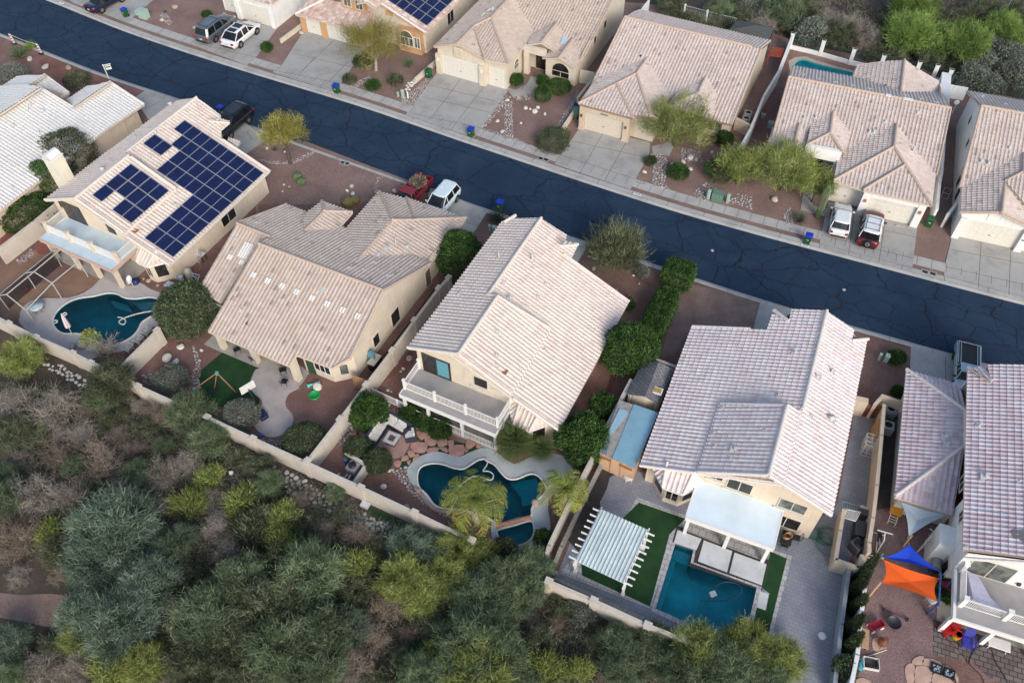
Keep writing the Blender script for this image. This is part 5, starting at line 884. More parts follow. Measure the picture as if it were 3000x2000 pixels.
LV={'blue':leaf('leaf_bluegreen',[(0,(.035,.056,.038)),(.4,(.115,.165,.112)),(1,(.30,.38,.27))]),'yellow':leaf('leaf_yellowgreen',[(0,(.06,.08,.02)),(.4,(.20,.235,.06)),(1,(.46,.50,.18))]),
'green':leaf('leaf_green',[(0,(.035,.058,.028)),(.4,(.11,.155,.08)),(1,(.30,.37,.21))]),'bright':leaf('leaf_brightgreen',[(0,(.04,.08,.015)),(.4,(.15,.24,.05)),(1,(.36,.48,.15))]),
'olive':leaf('leaf_olive',[(0,(.026,.034,.016)),(.4,(.09,.105,.055)),(1,(.27,.29,.17))]),'sage':leaf('leaf_sage',[(0,(.09,.10,.08)),(.5,(.18,.20,.155)),(1,(.31,.32,.26))]),
'grey':leaf('twig_grey',[(0,(.13,.115,.095)),(.5,(.26,.23,.19)),(1,(.42,.38,.32))],.05),'brown':leaf('twig_brown',[(0,(.10,.075,.058)),(.5,(.23,.175,.135)),(1,(.38,.29,.22))],.05),
'dark':leaf('leaf_dark',[(0,(.014,.036,.010)),(.5,(.045,.10,.022)),(1,(.13,.22,.05))]),'hedge':leaf('leaf_hedge',[(0,(.025,.04,.02)),(.5,(.075,.105,.05)),(1,(.17,.21,.11))]),
'mesq':leaf('leaf_mesquite',[(0,(.07,.09,.018)),(.4,(.20,.24,.06)),(1,(.44,.49,.17))]),'gold':leaf('leaf_gold',[(0,(.09,.085,.015)),(.45,(.25,.23,.05)),(1,(.46,.42,.11))]),
'palm':leaf('leaf_palm',[(0,(.16,.25,.04)),(.4,(.33,.38,.07)),(.75,(.46,.38,.07)),(1,(.50,.27,.05))]),'fan':leaf('leaf_fanpalm',[(0,(.05,.085,.025)),(.5,(.12,.17,.055)),(1,(.24,.22,.10))]),'yucca':leaf('leaf_yucca',[(0,(.05,.075,.05)),(.6,(.10,.135,.09)),(1,(.16,.19,.12))])}
def unit(a):return a/np.maximum(np.linalg.norm(a,axis=-1,keepdims=True),1e-6)
def slivers(P,D,L_,Wd,rg,cl,taper=.35):
    n=len(P);S=unit(np.cross(D,unit(rg.normal(size=(n,3)))));T=P+D*L_[:,None];w=Wd[:,None]/2
    V=np.stack([P-S*w*.7,P+S*w*.7,T+S*w*taper,T-S*w*taper],1).reshape(-1,3);F_=np.arange(4*n).reshape(n,4)
    uv=np.stack([rg.random(n),cl],1);return V,F_,np.repeat(uv,4,axis=0)
def merge(parts):
    o=0;Vs,Fs,Us=[],[],[]
    for V,F_,U in parts:Vs.append(V);Fs.append(F_+o);Us.append(U);o+=len(V)
    return np.concatenate(Vs),np.concatenate(Fs),np.concatenate(Us)
def dome(rg,K,r,h,z0,low=-.25,inner=.5):
    d=unit(rg.normal(size=(K,3)));d[:,2]=np.where(d[:,2]<low,-d[:,2]*.5,d[:,2]);d=unit(d)
    q=rg.uniform(inner,1,K)**.6;return d*np.stack([r*q,r*q,(h-z0)*q],1)*rg.uniform(.85,1.12,(K,1))+np.array([0,0,z0]),d
def limbs(m,rg,ends,base=(0,0,0),fork=.6,r0=.14,M=6,tr=1,nst=1):
    b=np.array(base,float);ends=np.asarray(ends);idx=rg.permutation(len(ends));groups=np.array_split(ends[np.argsort(np.arctan2(ends[:,1],ends[:,0]))],M)
    f=b+np.array([rg.normal()*.15,rg.normal()*.15,fork]);m.tube([b-np.array([0,0,.15]),f],[r0*1.15,r0*.9],6)
    for g in groups:
        if not len(g):continue
        c=g.mean(0);k=f+(c-f)*.55+np.array([0,0,.25]);m.tube([f,f+(k-f)*.5+np.array([rg.normal()*.1,rg.normal()*.1,.12]),k],[r0*.6,r0*.48,r0*.36],5)
        for e in g[:7]:mid=k+(e-k)*.5+rg.normal(size=3)*.12;m.tube([k,mid,e],[r0*.3,r0*.2,r0*.08],4)
def feathery(name,kind,r,h,seed,K=55,n=150,L_=(.3,.65),wd=(.028,.055),up=.35,spread=.75,rc=.5,bark=None,z0=None,fork=None,tops=None,low=-.25,inner=.45):
    rg=np.random.default_rng(seed);root=thing(name,None,'tree' if h>2.6 else 'shrub');z0=h*.45 if z0 is None else z0
    C,d=dome(rg,K,r*.82,h-.25,z0,low,inner);parts=[]
    out=unit(C-np.array([0,0,z0*.5]));base=C-out*rc*.8
    for i in range(K):
        P=base[i]+rg.normal(size=(n,3))*rc*.38+out[i]*rg.uniform(0,rc*1.1,(n,1));D=unit(out[i]*.9+rg.normal(size=(n,3))*spread+np.array([0,0,up]));c_=rg.random()
        parts.append(slivers(P,D,rg.uniform(*L_,n),rg.uniform(*wd,n),rg,np.full(n,c_)))
    V,F_,U=merge(parts);m=MB();limbs(m,rg,C,fork=fork or h*.22,r0=.045+.022*h)
    m.build('trunk',bark or BARK,root);np_mesh('crown',V,F_,LV[kind],U,root);return root
def bare(name,kind,r,h,seed,bark=None,tw=3600):
    rg=np.random.default_rng(seed);root=thing(name,None,'tree' if h>2.6 else 'shrub');m=MB();tips=[]
    def grow(p,d,L_,rad,lev):
        n=4;pts=[p];q=p.copy();dd=d.copy()
        for i in range(n):
            dd=unit(dd+rg.normal(size=3)*.2+np.array([0,0,-.05 if lev>1 else .06]));q=q+dd*L_/n;pts.append(q.copy())
        m.tube(pts,[rad*(1-.16*i)for i in range(n+1)],4 if lev<2 else 3)
        if lev>=3 or rad<.008:tips.append((q,dd));tips.append((pts[2],dd));return
        for k in range(rg.integers(2,5)if lev else 7):
            a=pts[rg.integers(2,n+1)]if lev else pts[min(1+k//3,n)];grow(a,unit(dd*.9+rg.normal(size=3)*.75),L_*rg.uniform(.5,.85),rad*.55,lev+1)
    for k in range(5):
        a=2*math.pi*k/5+rg.normal()*.3;grow(np.array([0,0,-.1]),unit(np.array([math.cos(a),math.sin(a),.75+rg.normal()*.2])),r*.75,.045+.014*h,0)
    T=np.array([t[0]for t in tips]);D0=np.array([t[1]for t in tips]);sc_=np.array([r/max(np.abs(T[:,:2]).max(),.1)]*2+[h/max(T[:,2].max(),.1)])
    for i,v in enumerate(m.v):m.v[i]=Vector((v.x*sc_[0],v.y*sc_[1],max(v.z*sc_[2],-.1)))
    T=T*sc_;i=rg.integers(0,len(T),tw);P=T[i]+rg.normal(size=(tw,3))*.16;D=unit(D0[i]*.7+rg.normal(size=(tw,3))*.75+np.array([0,0,.2]));V,F_,U=slivers(P,D,rg.uniform(.25,.6,tw),rg.uniform(.022,.045,tw),rg,(i%17)/17.)
    m.build('branches',bark or BARKG,root);np_mesh('twigs',V,F_,LV[kind],U,root);return root
def leafy(name,kind,r,h,seed,n=9000,box=None,ls=(.09,.17),lump=.16,trunk=True,flat=.0,shell=.72):
    rg=np.random.default_rng(seed);root=thing(name,None,'shrub')
    if box:
        P=rg.uniform(-1,1,(n,3));ax=rg.integers(0,3,n);P[np.arange(n),ax]=np.where(ax==2,1,rg.choice([-1,1],n));N=np.zeros((n,3));N[np.arange(n),ax]=P[np.arange(n),ax];p4=(np.abs(P)**5).sum(1,keepdims=True)**.2;P=P/p4*rg.uniform(.82,1.02,(n,1));P=P*np.array([box[0]/2,box[1]/2,h/2])+np.array([0,0,h/2])
    else:
        d=unit(rg.normal(size=(n,3)));d[:,2]=np.where(d[:,2]<-.55,-d[:,2],d[:,2]);N=d;K=26;cd=unit(rg.normal(size=(K,3)));bump_=(np.clip((d@cd.T-.72)/.28,0,1)).max(1)*lump*2-lump*.5
        q=rg.uniform(shell,1.0,n)+bump_;P=d*q[:,None]*np.array([r,r,h*.5])+np.array([0,0,h*.5])
    D=unit(N*.55+rg.normal(size=(n,3))*.8+np.array([0,0,.25]));cl=np.floor((np.sin(P[:,0]*5.1+seed)+np.sin(P[:,1]*4.7)+np.sin(P[:,2]*5.9)+3)/6*9)/9
    L_=rg.uniform(*ls,n);V,F_,U=slivers(P,D,L_,L_*rg.uniform(.45,.7,n),rg,cl,.5)
    if trunk:m=MB();m.tube([(0,0,-.1),(.05,0,h*.3),(0,.05,h*.6)],[.09+.02*h,.07,.05],6);[m.tube([(0,0,h*.25),(math.cos(a)*r*.4,math.sin(a)*r*.4,h*.5),(math.cos(a)*r*.7,math.sin(a)*r*.7,h*.65)],[.05,.035,.015],4)for a in(0,1.3,2.6,3.9,5.2)];m.build('trunk',BARK,root)
    np_mesh('foliage',V,F_,LV[kind],U,root);return root
def tuft(name,kind,r,h,seed,n=260,wd=(.03,.06),cat='yucca'):
    rg=np.random.default_rng(seed);root=thing(name,None,cat);d=unit(np.concatenate([rg.normal(size=(n,2)),np.abs(rg.normal(size=(n,1)))*1.0+.15],1));P=rg.normal(size=(n,3))*.08*r;P[:,2]=np.abs(P[:,2]);V,F_,U=slivers(P,d,rg.uniform(.7,1.05,n)*math.hypot(r,h)*.8,rg.uniform(*wd,n),rg,rg.random(n),.1)
    np_mesh('leaves',V,F_,LV[kind],U,root);return root
def palm(name,th,fr,seed,nf=26,kind='palm',trunk_r=.2):
    rg=np.random.default_rng(seed);root=thing(name,None,'palm');m=MB();m.tube([(0,0,-.1),(.05,0,th*.5),(0,0,th)],[trunk_r*1.15,trunk_r,trunk_r*1.1],9);[m.tube([(0,0,th*k/9),(0,0,th*k/9+.07)],[trunk_r*1.22,trunk_r*1.05],9)for k in range(2,10)];m.build('trunk',BARKG,root);parts=[];st=MB()
    for i in range(nf):
        a=i*2.39996+rg.normal()*.1;el=1.38-1.3*(i/nf)+rg.normal()*.08;dirh=np.array([math.cos(a),math.sin(a),0]);L_=fr*rg.uniform(.85,1.1);K=26;pts=[];p=np.array([0,0,th+.05]);e=el
        for k in range(K):pts.append(p.copy());p=p+(dirh*math.cos(e)+np.array([0,0,math.sin(e)]))*L_/K;e-=.085*(1.1-.4*(i/nf))
        pts=np.array(pts);st.tube([Vector(q)for q in pts[::5]],[.03,.025,.02,.014,.008,.006][:len(pts[::5])],4);side=np.array([-dirh[1],dirh[0],0]);age=i/nf
        for k in range(2,K):
            t=unit(pts[k]-pts[k-1]);ll=fr*.23*math.sin(math.pi*min(1,(k+2)/(K+2)))**.6+.08
            for s_ in(-1,1):
                nn=2;P=np.repeat(pts[k][None],nn,0)+rg.normal(size=(nn,3))*.02-t*np.linspace(0,.5,nn)[:,None]*L_/K;D=unit(side*s_*.85+t*.65+np.array([0,0,-.25])+rg.normal(size=(nn,3))*.14);parts.append(slivers(P,D,np.full(nn,ll)*rg.uniform(.85,1.1,nn),np.full(nn,.042),rg,np.full(nn,min(1,max(0,age*.95+rg.normal()*.08))),.2))
    st.build('frond_stems',BARKGR,root);V,F_,U=merge(parts);np_mesh('fronds',V,F_,LV[kind],U,root);return root
def fanpalm(name,th,r,seed,nf=34):
    rg=np.random.default_rng(seed);root=thing(name,None,'palm');m=MB();m.tube([(0,0,-.1),(0,0,th)],[.24,.2],8);m.build('trunk',BARKG,root);parts=[]
    for i in range(nf):
        a=i*2.39996;el=1.3-1.9*i/nf;d=np.array([math.cos(a)*math.cos(el),math.sin(a)*math.cos(el),math.sin(el)]);c=np.array([0,0,th])+d*r*.45;n=22;side=unit(np.cross(d,np.array([0,0,1.])));u2=np.cross(side,d);ang=np.linspace(-1.5,1.5,n);D=unit(d*np.cos(ang)[:,None]+side*np.sin(ang)[:,None]+u2*.1+rg.normal(size=(n,3))*.06+np.array([0,0,-.15]));parts.append(slivers(np.repeat(c[None],n,0),D,np.full(n,r*.58)*(.75+.25*np.cos(ang)),np.full(n,.05),rg,np.full(n,rg.random()*.5+.5*i/nf),.2))
        parts.append(slivers(np.array([[0,0,th]]),d[None],np.array([r*.47]),np.array([.04]),rg,np.array([.6]),1.))
    V,F_,U=merge(parts);np_mesh('fronds',V,F_,LV['fan'],U,root);return root
PR={}
for k,kind in(('blue','blue'),('green','green'),('yellow','yellow'),('bright','bright')):PR[k]=[(lambda s=s,kind=kind:feathery('palo_verde_tree',kind,2.6,3.6,40+s,K=66,n=215,up=.12,spread=.8,rc=.7,L_=(.25,.55),bark=BARKGR),2.6)for s in range(3)]
PR['mesq']=[(lambda s=s:feathery('mesquite_tree','olive',2.6,3.4,60+s,K=80,n=140,up=.15,spread=.9,rc=.55,L_=(.2,.42),wd=(.03,.055),bark=BARKG,inner=.3),2.6)for s in range(2)]+[(lambda:feathery('mesquite_tree','green',2.6,3.4,66,K=80,n=140,up=.15,spread=.9,rc=.55,L_=(.2,.42),wd=(.03,.055),bark=BARKG,inner=.3),2.6)]
PR['bare']=[(lambda s=s,k=k:bare('bare_shrub',k,2.4,2.9,80+s),2.4)for s,k in enumerate(('grey','grey','brown','grey'))];PR['brown']=[(lambda s=s:bare('bare_shrub','brown',2.4,2.7,90+s),2.4)for s in range(2)]
PR['creo']=[(lambda s=s,k=k:feathery('creosote_bush',k,1.7,2.1,100+s,K=34,n=75,up=.7,spread=.6,rc=.6,L_=(.25,.5),wd=(.04,.065),z0=.6,bark=BARKG,inner=.2,fork=.1),1.7)for s,k in enumerate(('olive','mesq','olive'))]
PR['sage']=[(lambda s=s:leafy('sage_bush','sage',1.3,1.5,110+s,5200,ls=(.10,.2),lump=.22,shell=.55),1.3)for s in range(2)];PR['dark']=[(lambda s=s:feathery('desert_bush','olive',1.8,2.0,120+s,K=40,n=90,up=.2,spread=.95,rc=.5,L_=(.15,.35),z0=.7,inner=.25),1.8)for s in range(2)]
CACHE={};CNT={}
def get(k,i):
    if(k,i)not in CACHE:
        f,r=PR[k][i];CACHE[(k,i)]=[f(),r,False]
    c=CACHE[(k,i)]
    if not c[2]:c[2]=True;return c[0],c[1]
    return copy_tree(c[0]),c[1]
LOOK={'blue':'blue-green palo verde','green':'soft green palo verde','yellow':'yellow-green palo verde','bright':'bright green palo verde','mesq':'olive fine-leaved mesquite','bare':'bare grey twiggy shrub','brown':'bare reddish brown shrub','creo':'sparse olive creosote bush','sage':'grey-green sage bush','dark':'dark olive desert bush'}
GRP={'blue':'palo verdes in the desert wash','green':'palo verdes in the desert wash','yellow':'palo verdes in the desert wash','bright':'palo verdes on the far slope','mesq':'mesquites in the desert wash','bare':'bare shrubs of the desert','brown':'bare shrubs of the desert','creo':'creosote bushes of the desert','sage':'sage bushes of the desert','dark':'dark bushes of the desert'}
WILD='''yellow i150,120,150 bare i70,470,190 bare i370,500,210 mesq i860,320,190 green i780,440,110 brown i1230,540,150 green i1450,540,170 green i1580,720,160 brown i440,860,150 brown i740,880,200 brown i1030,800,110 green i1250,790,75 bare i1240,1000,160 bare i1430,930,150
creo i1600,1030,140 bare i230,1170,210 bare i520,1140,170 bare i950,1230,220 brown i130,1420,200 blue i850,1420,280 blue i1150,1490,120 blue i1400,1500,110 creo i1430,1230,160 creo i1850,1190,170 creo i2010,1370,150 bare i1640,1400,150 creo i1800,870,95 mesq i40,1030,100 mesq i200,700,130 bare i620,690,130 dark i1120,640,120 creo i1700,780,80
brown m80,190,170 bare m110,430,90 brown m400,430,95 blue m690,330,210 blue m1010,470,200 blue m660,480,150 blue m560,700,150 blue m830,740,230 yellow m560,850,125 dark m1310,430,130 blue m60,900,115 dark m330,940,100 bare m250,1080,150 bare m510,1060,130 creo m740,1080,160 yellow m1010,1050,140
mesq m1650,480,200 mesq m1850,690,250 green m2130,430,220 mesq m2200,790,220 green m1410,740,200 mesq m1310,930,190 mesq m1610,940,200 green m1920,950,200 mesq m1700,1110,190 mesq m1360,1110,170 green m2160,1060,200 creo m1720,150,150 creo m1920,180,140 bare m1560,260,140 dark m1900,300,140 dark m1560,620,130
creo n110,350,150 blue n450,230,140 blue n600,270,120 yellow n800,250,140 yellow n960,290,120 yellow n420,470,170 yellow n560,560,150 yellow n720,450,150 yellow n850,410,120 green n950,600,190 green n1100,480,160 green n1300,380,165 green n1250,550,150 green n1010,760,180 green n900,930,230 green n1100,980,180 yellow n950,1100,230 dark n600,780,130
bare n330,640,150 bare n220,850,130 blue n60,810,130 bare n110,1010,150 dark n60,560,150 brown n1480,780,85 dark n1500,640,110 sage n1660,680,85 dark n1350,900,150 creo n1400,1050,150 creo n1620,1090,130 green n1900,890,130 green n1950,1060,150 green n2180,880,130 green n2300,1050,150 bare n420,330,130 dark n700,680,140 dark n1760,900,110 dark n1150,720,130 creo n300,480,130
yellow o100,950,180 yellow o440,890,150 green o300,1080,200 yellow o680,1010,150 green o600,1130,150 green o80,1130,170
mesq j740,1150,85 creo j540,1400,110 creo j100,1200,130 creo j330,1350,160 creo j90,1400,150 bare j640,1450,130 creo j520,1500,130 dark j760,1330,110
bright d1230,260,190 bright d1420,290,160 bright d1640,340,175 bright d1250,40,160 mesq d250,60,150 mesq d450,70,120 bare d100,130,150 bare d600,170,150 bare d780,190,150 bare d900,260,140 mesq d680,250,130 dark d1500,120,110 dark d1700,100,120 bright d1950,190,130 dark d1790,40,110 bright d2050,310,110 bare d1850,320,110 sage d1980,430,95 sage d1690,600,100 sage d1800,650,100 bare d880,360,90 sage d2010,570,100 dark d1100,400,120 dark d970,390,110 sage d470,240,110 dark d340,190,110 bare d530,60,100 dark d1060,160,110 dark d1370,430,110 dark d1560,480,120 sage d1750,470,110 mesq d2080,120,120
dark c1700,180,130 mesq c1850,60,110 dark c1990,50,100 dark c1500,100,100 dark c1600,150,110 mesq c1480,20,100 dark c1930,170,90 dark c2060,130,90 dark c1810,210,90 sage c2080,30,90'''
def zone(x,y):
    if y<600:return 'on the slope above the far houses' if x<2500 else 'on the upper right slope'
    if y>1640 and x>2000:return 'below the rectangular pool wall'
    if x<300:return 'at the left edge of the wash' if y<1500 else 'around the dirt clearing, lower left'
    if y<1330:return 'below the free-form pool yard'
    if x<1000:return 'in the middle left wash' if y<1620 else 'at the bottom left'
    if x<1300:return 'beside the river-rock channel' if y<1700 else 'at the bottom, left of centre'
    return 'below the kidney-shaped pool wall' if y<1780 else 'at the bottom centre'
NUM='one two three four five six seven eight nine ten eleven twelve thirteen fourteen fifteen sixteen seventeen eighteen nineteen twenty'.split()
ORD=['','leftmost']+[q+' from left' for q in 'second third fourth fifth sixth seventh eighth ninth tenth eleventh twelfth thirteenth fourteenth fifteenth sixteenth seventeenth eighteenth nineteenth twentieth'.split()]
wl=[]
for tok in WILD.split('\n'):
    tk=tok.split()
    for k,s in zip(tk[::2],tk[1::2]):t,x,y=s[0],*s[1:].split(',')[:2];wl.append((k,f'{t}{x},{y}',float(s.split(',')[2])*TILE[t][2]))
FILL=random.Random(77);WASH=[px(t)for t in 'i0,260 i320,380 i640,390 i1000,430 i1560,700 i2000,930 j300,1060 j640,1330 j860,1430 j1200,1560 n420,250 n900,290 n1420,560 n2352,1010 o560,1176 m-60,1200 i-120,900'.split()];KEEP=[(px('m230,665'),135),(px('m1170,660'),45),(px('n240,980'),50),(px('n1650,830'),55)]
wp=[(*px(s),r)for k,s,r in wl]
for _ in range(4000):
    x,y=FILL.uniform(0,2500),FILL.uniform(1100,2020);r=FILL.uniform(32,68)
    if not in_poly((x,y),WASH)or any(math.hypot(x-c[0],y-c[1])<d+r*.6 for c,d in KEEP)or any(math.hypot(x-a,y-b)<.62*(q+r)for a,b,q in wp):continue
    wp.append((x,y,r));wl.append((FILL.choice(['bare']*5+['mesq','creo','dark','green','brown']),f'F{x/1.2755:.0f},{y/1.2755:.0f}',r))
    if len(wl)>245:break
zk={}
for i,(k,s,r)in enumerate(wl):zk.setdefault((LOOK[k],zone(*px(s))),[]).append(i)
prg=random.Random(5);HK={'blue':1.35,'green':1.35,'yellow':1.35,'bright':1.35,'mesq':1.3,'bare':1.2,'brown':1.1,'creo':1.25,'sage':1.1,'dark':1.1}
for i,(k,s,rp)in enumerate(wl):
    p=W(s,1.2);r=rp*mpp(p)*(1.12 if k in('blue','green','yellow','mesq')else 1.);hgt=r*HK[k];p=W(s,hgt*.55);o,R0=get(k,prg.randrange(len(PR[k])));sx=r/R0
    o.location=(p.x,p.y,0);o.rotation_euler=(0,0,prg.uniform(0,6.28));o.scale=(sx,sx,sx*prg.uniform(.85,1.1));L_=zk[(LOOK[k],zone(*px(s)))];n=len(L_)
    L2=sorted(L_,key=lambda j:px(wl[j][1])[0]);q=L2.index(i)+1
    tag(o,LOOK[k]+(' ' if n==1 else f', {ORD[q]} of {NUM[n-1]} ')+zone(*px(s)),'tree' if k in('blue','green','yellow','bright','mesq')else 'shrub',GRP[k])
CLEAR=[(W('m60,650'),3.4),(W('m230,650'),3.4),(W('m400,650'),3.0),(W('m1170,660'),1.6),(W('n560,950'),1.6)]
def undergrowth(name,pts,n,label,seed):
    poly=[xy(p)for p in WP(pts)];rg=np.random.default_rng(seed);x0,x1=min(p[0]for p in poly),max(p[0]for p in poly);y0,y1=min(p[1]for p in poly),max(p[1]for p in poly);C=[]
    while len(C)<n//60:
        q=(rg.uniform(x0,x1),rg.uniform(y0,y1))
        if in_poly(q,poly)and all(math.hypot(q[0]-k.x,q[1]-k.y)>d_ for k,d_ in CLEAR):C.append(q)
    C=np.array(C);obs=[]
    for kind,fr in(('grey',.40),('olive',.50),('brown',.10)):
        m=int(n*fr);i=rg.integers(0,len(C),m);P=np.zeros((m,3));P[:,:2]=C[i]+rg.normal(size=(m,2))*.35;P[:,2]=rg.uniform(0,.12,m);D=unit(np.concatenate([rg.normal(size=(m,2)),rg.uniform(.1,1.2,(m,1))],1));V,F_,U=slivers(P,D,rg.uniform(.2,.6,m),rg.uniform(.025,.05,m),rg,(i%23)/23.);tag(np_mesh(name,V,F_,LV[kind],U),label,None,None,'stuff')
undergrowth('undergrowth','i0,250 i320,360 i640,370 i1000,420 i1560,680 i2000,900 j300,1000 j860,1280 j1300,1480 n1400,500 n2352,950 o600,1176 m0,1250 i-80,900',110000,None,3)
undergrowth('undergrowth','c1500,-60 d0,60 d230,240 d760,340 d1480,540 d2200,680 d2200,-150 d0,-150',44000,None,4)
def put(o,s,zc,label,cat=None,group=None,rz=0.,base=None):
    p=W(base,0)if base else W(s,zc);o.location=(p.x,p.y,.1 if base else .1);o.rotation_euler=(0,0,rz);return tag(o,label,cat,group)
put(feathery('palo_verde_tree','gold',4.5,6.0,1,K=72,n=95,rc=.95,L_=(.3,.6),wd=(.03,.055),bark=BARKG,z0=3.2,inner=.3),'b1020,350',3.2,'airy yellow-green tree covering the front of the house with ochre trim','tree')
put(feathery('palo_verde_tree','gold',2.8,5.4,2,K=50,n=105,rc=.7,L_=(.25,.5),wd=(.03,.05),bark=BARK,z0=3.8,fork=2.2,inner=.3),'b330,1010',4.0,'slender gold-green tree with a bare trunk on the pink gravel by the solar house','tree')
put(feathery('mesquite_tree','mesq',4.7,5.2,3,K=95,n=105,rc=.85,L_=(.3,.6),wd=(.03,.055),z0=2.7,inner=.3),'c1540,960',2.7,'wide bushy yellow-green tree covering the entry beside the empty garage','tree')
put(feathery('mesquite_tree','mesq',4.0,4.8,4,K=82,n=105,rc=.8,L_=(.3,.6),wd=(.03,.055),z0=2.5,inner=.3),'d270,1300',2.6,'yellow-green tree in front of the porch of the house with two parked cars','tree')
put(feathery('mesquite_tree','mesq',2.6,4.0,5,K=60,n=125,rc=.75,L_=(.25,.5),z0=2.2,inner=.3),'c2020,1280',2.2,'smaller yellow-green tree behind the green utility boxes','tree');put(feathery('mesquite_tree','mesq',1.8,3.4,15,K=36,n=120,rc=.65,L_=(.25,.5),z0=1.9,inner=.3),'d510,1440',1.9,'narrow yellow-green tree left of the tall cactus','tree')
t_=feathery('spiky_shrub','olive',2.9,4.4,6,K=85,n=105,rc=1.0,L_=(.35,.8),wd=(.035,.06),up=.55,spread=.42,z0=1.8,inner=.3,fork=.3,bark=BARKGR);put(t_,'g1060,620',2.2,'large round spiky grey-green shrub at the street edge beside the pale roofed house','shrub')
put(leafy('clipped_hedge','dark',1,2.0,7,6500,box=(2.7,2.5),ls=(.1,.2)),'g1535,790',1.2,'square clipped dark hedge block at the kerb','hedge',rz=R(-25));hd_=leafy('clipped_hedge','dark',1,1.9,8,15000,box=(5.0,2.0),ls=(.1,.2));put(hd_,'g1395,1090',1.1,'long clipped green hedge running back from the square hedge block','hedge',rz=R(64))
def citrus(s,rp,zc,h,lab,seed,kind='dark',n=11000,cat='tree',name='citrus_tree',ls=(.11,.22)):
    p=W(s,zc);o=leafy(name,kind,rp*TILE[s[0]][2]*mpp(p),h,seed,n,ls=ls,lump=.25);put(o,s,zc,lab,cat);return o
citrus('g1160,1395',175,1.9,3.8,'large dense dark green tree between the white roof and the grey shingled shed',9);citrus('k800,750',165,1.5,3.0,'round dark green tree beside the narrow wall and the blue lean-to roof',10);citrus('k960,500',85,.8,1.6,'small dark bush inside a red edging, left of the blue roof',11,n=3500);citrus('f1690,660',150,2.0,3.8,'dark green tree in the narrow side yard right of the tan roof',12);citrus('e1435,1065',182,1.6,3.0,'round olive green tree between the free-form pool and the tan roof',13,'hedge',13000);citrus('a375,1380',105,1.6,3.2,'bright green leafy tree to the left of the white chimney',14,n=6000);citrus('a520,1200',150,1.9,3.8,'olive green tree behind the white chimney',16,'olive',8000);citrus('e215,330',140,1.,2.0,'dark green bush row beside the wall at the left edge',17,n=6000);citrus('j990,545',115,1.0,2.0,'leafy dark shrub between the long wall and the white patio sofa',18,n=6000)
for i,s in enumerate(('j1310,570','j1420,620','j1545,680')):o=citrus(s,72,.4,.9,['left end','middle','right end'][i]+' of the dark low shrub row below the grey balcony',19+i,n=3000,cat='shrub',name='low_shrub',ls=(.08,.16));o['group']='shrubs below the grey balcony'
for i,(s,rp,h,lab,kd)in enumerate((('j500,775',155,1.7,'big clipped round bush inside the corner of the long wall','hedge'),('i1850,570',125,1.6,'grey-green clipped bush between the artificial lawn and the wall','sage'),('j910,830',100,1.2,'low clipped bush above the pool pump enclosure','hedge'),('j1068,925',98,1.5,'round clipped blue-green bush right of the pool pump enclosure','hedge'),('c590,1085',118,1.5,'wide sage-green bush beside the low cream wall and driveway','hedge'),('c498,735',58,2.0,'tall egg-shaped clipped bush on the pink gravel','dark'),('c620,672',85,1.0,'dark clipped hedge below the arched front window','dark'),('c495,622',38,1.0,'small dark bush at the arched entry','dark'),('c1535,1325',65,1.1,'small round dark bush below the wide bushy tree','dark'),('c1855,1315',98,2.1,'tall dark round bush behind the utility boxes','dark'),('c1890,1075',55,1.2,'dark bush against the tan wall by the air conditioners','dark'),('c292,620',50,1.1,'red-tinged leafy bush at the garage corner','dark'),('b1032,662',46,.9,'small green bush on the red gravel under the airy tree','dark'),('b1198,622',48,1.3,'grey twiggy bush above the white rock pile','olive'),('b850,612',42,.7,'low pale bush at the left of the red gravel bed','olive'),('b940,478',52,1.0,'green bush left of the airy tree trunk','hedge'),('b215,372',36,.9,'small bright bush between two driveways at the upper left','dark'),('a50,600',110,1.6,'blue-grey bush at the left edge near the street','sage'),('a590,625',72,1.2,'dry dark bush on the bare earth by the sale sign','olive'),('g1260,788',42,.8,'small grey bush right of the spiky shrub','sage'),('i1310,295',105,1.2,'grey sage bush at the wall corner near the boulders','sage'),('l1112,125',52,.9,'small dark bush beside two utility pedestals','dark'),('g1150,1030',40,1.,'dark bush at the corner of the white roof','dark'),('c1320,1240',38,.7,'small grassy bush at the driveway edge under the bushy tree','hedge'),('B920,1220',160,1.1,'potted green bush under the white balcony','dark'),('n1120,262',75,.9,'dark grey-leaved bush at the foot of the spa deck','olive'),('n1400,190',60,1.0,'dark bush right of the spa deck','dark'),('a1585,118',28,.6,'small dark plant on the pebble bed by the grey car','dark'),('l1120,395',40,.8,'dark bush by the water meter behind the short tan wall','dark'))):
    p=W(s,h*.5);o=leafy('garden_bush',kd,rp*TILE[s[0]][2]*mpp(p),h,200+i,1600+int(rp*32),ls=(.08,.16),lump=.08 if 'clipped' in lab else .2,trunk=False,shell=.85 if 'clipped' in lab else .65);put(o,s,h*.45,lab,'bush')
for i,(s,r,h,n,lab,kd,ct)in enumerate((('f1975,385',1.1,1.3,420,'large blue-grey spiky yucca at the kerb beside the recycling bin','yucca','yucca'),('h370,385',.95,.9,320,'dark spiky yucca on the pebbles right of the yellow-green tree','yucca','yucca'),('b1300,505',1.,1.0,320,'grassy green tuft right of the airy tree','green','grass clump'),('a150,440',1.4,1.4,420,'fresh green grass clump beside the striped barricade','green','grass clump'),('a235,375',1.0,1.0,260,'smaller green grass clump at the barricade post','bright','grass clump'),('a1265,100',.45,.5,60,'blue-grey agave on pebbles beside the green cabinet','yucca','agave'),('b275,1150',.5,.5,60,'small blue agave behind the slender tree','yucca','agave'),('i180,300',.7,.8,60,'pale blue agave in the wash at the left','sage','agave'))):put(tuft('spiky_plant',kd,r,h,300+i,n),s,.1,lab,ct)
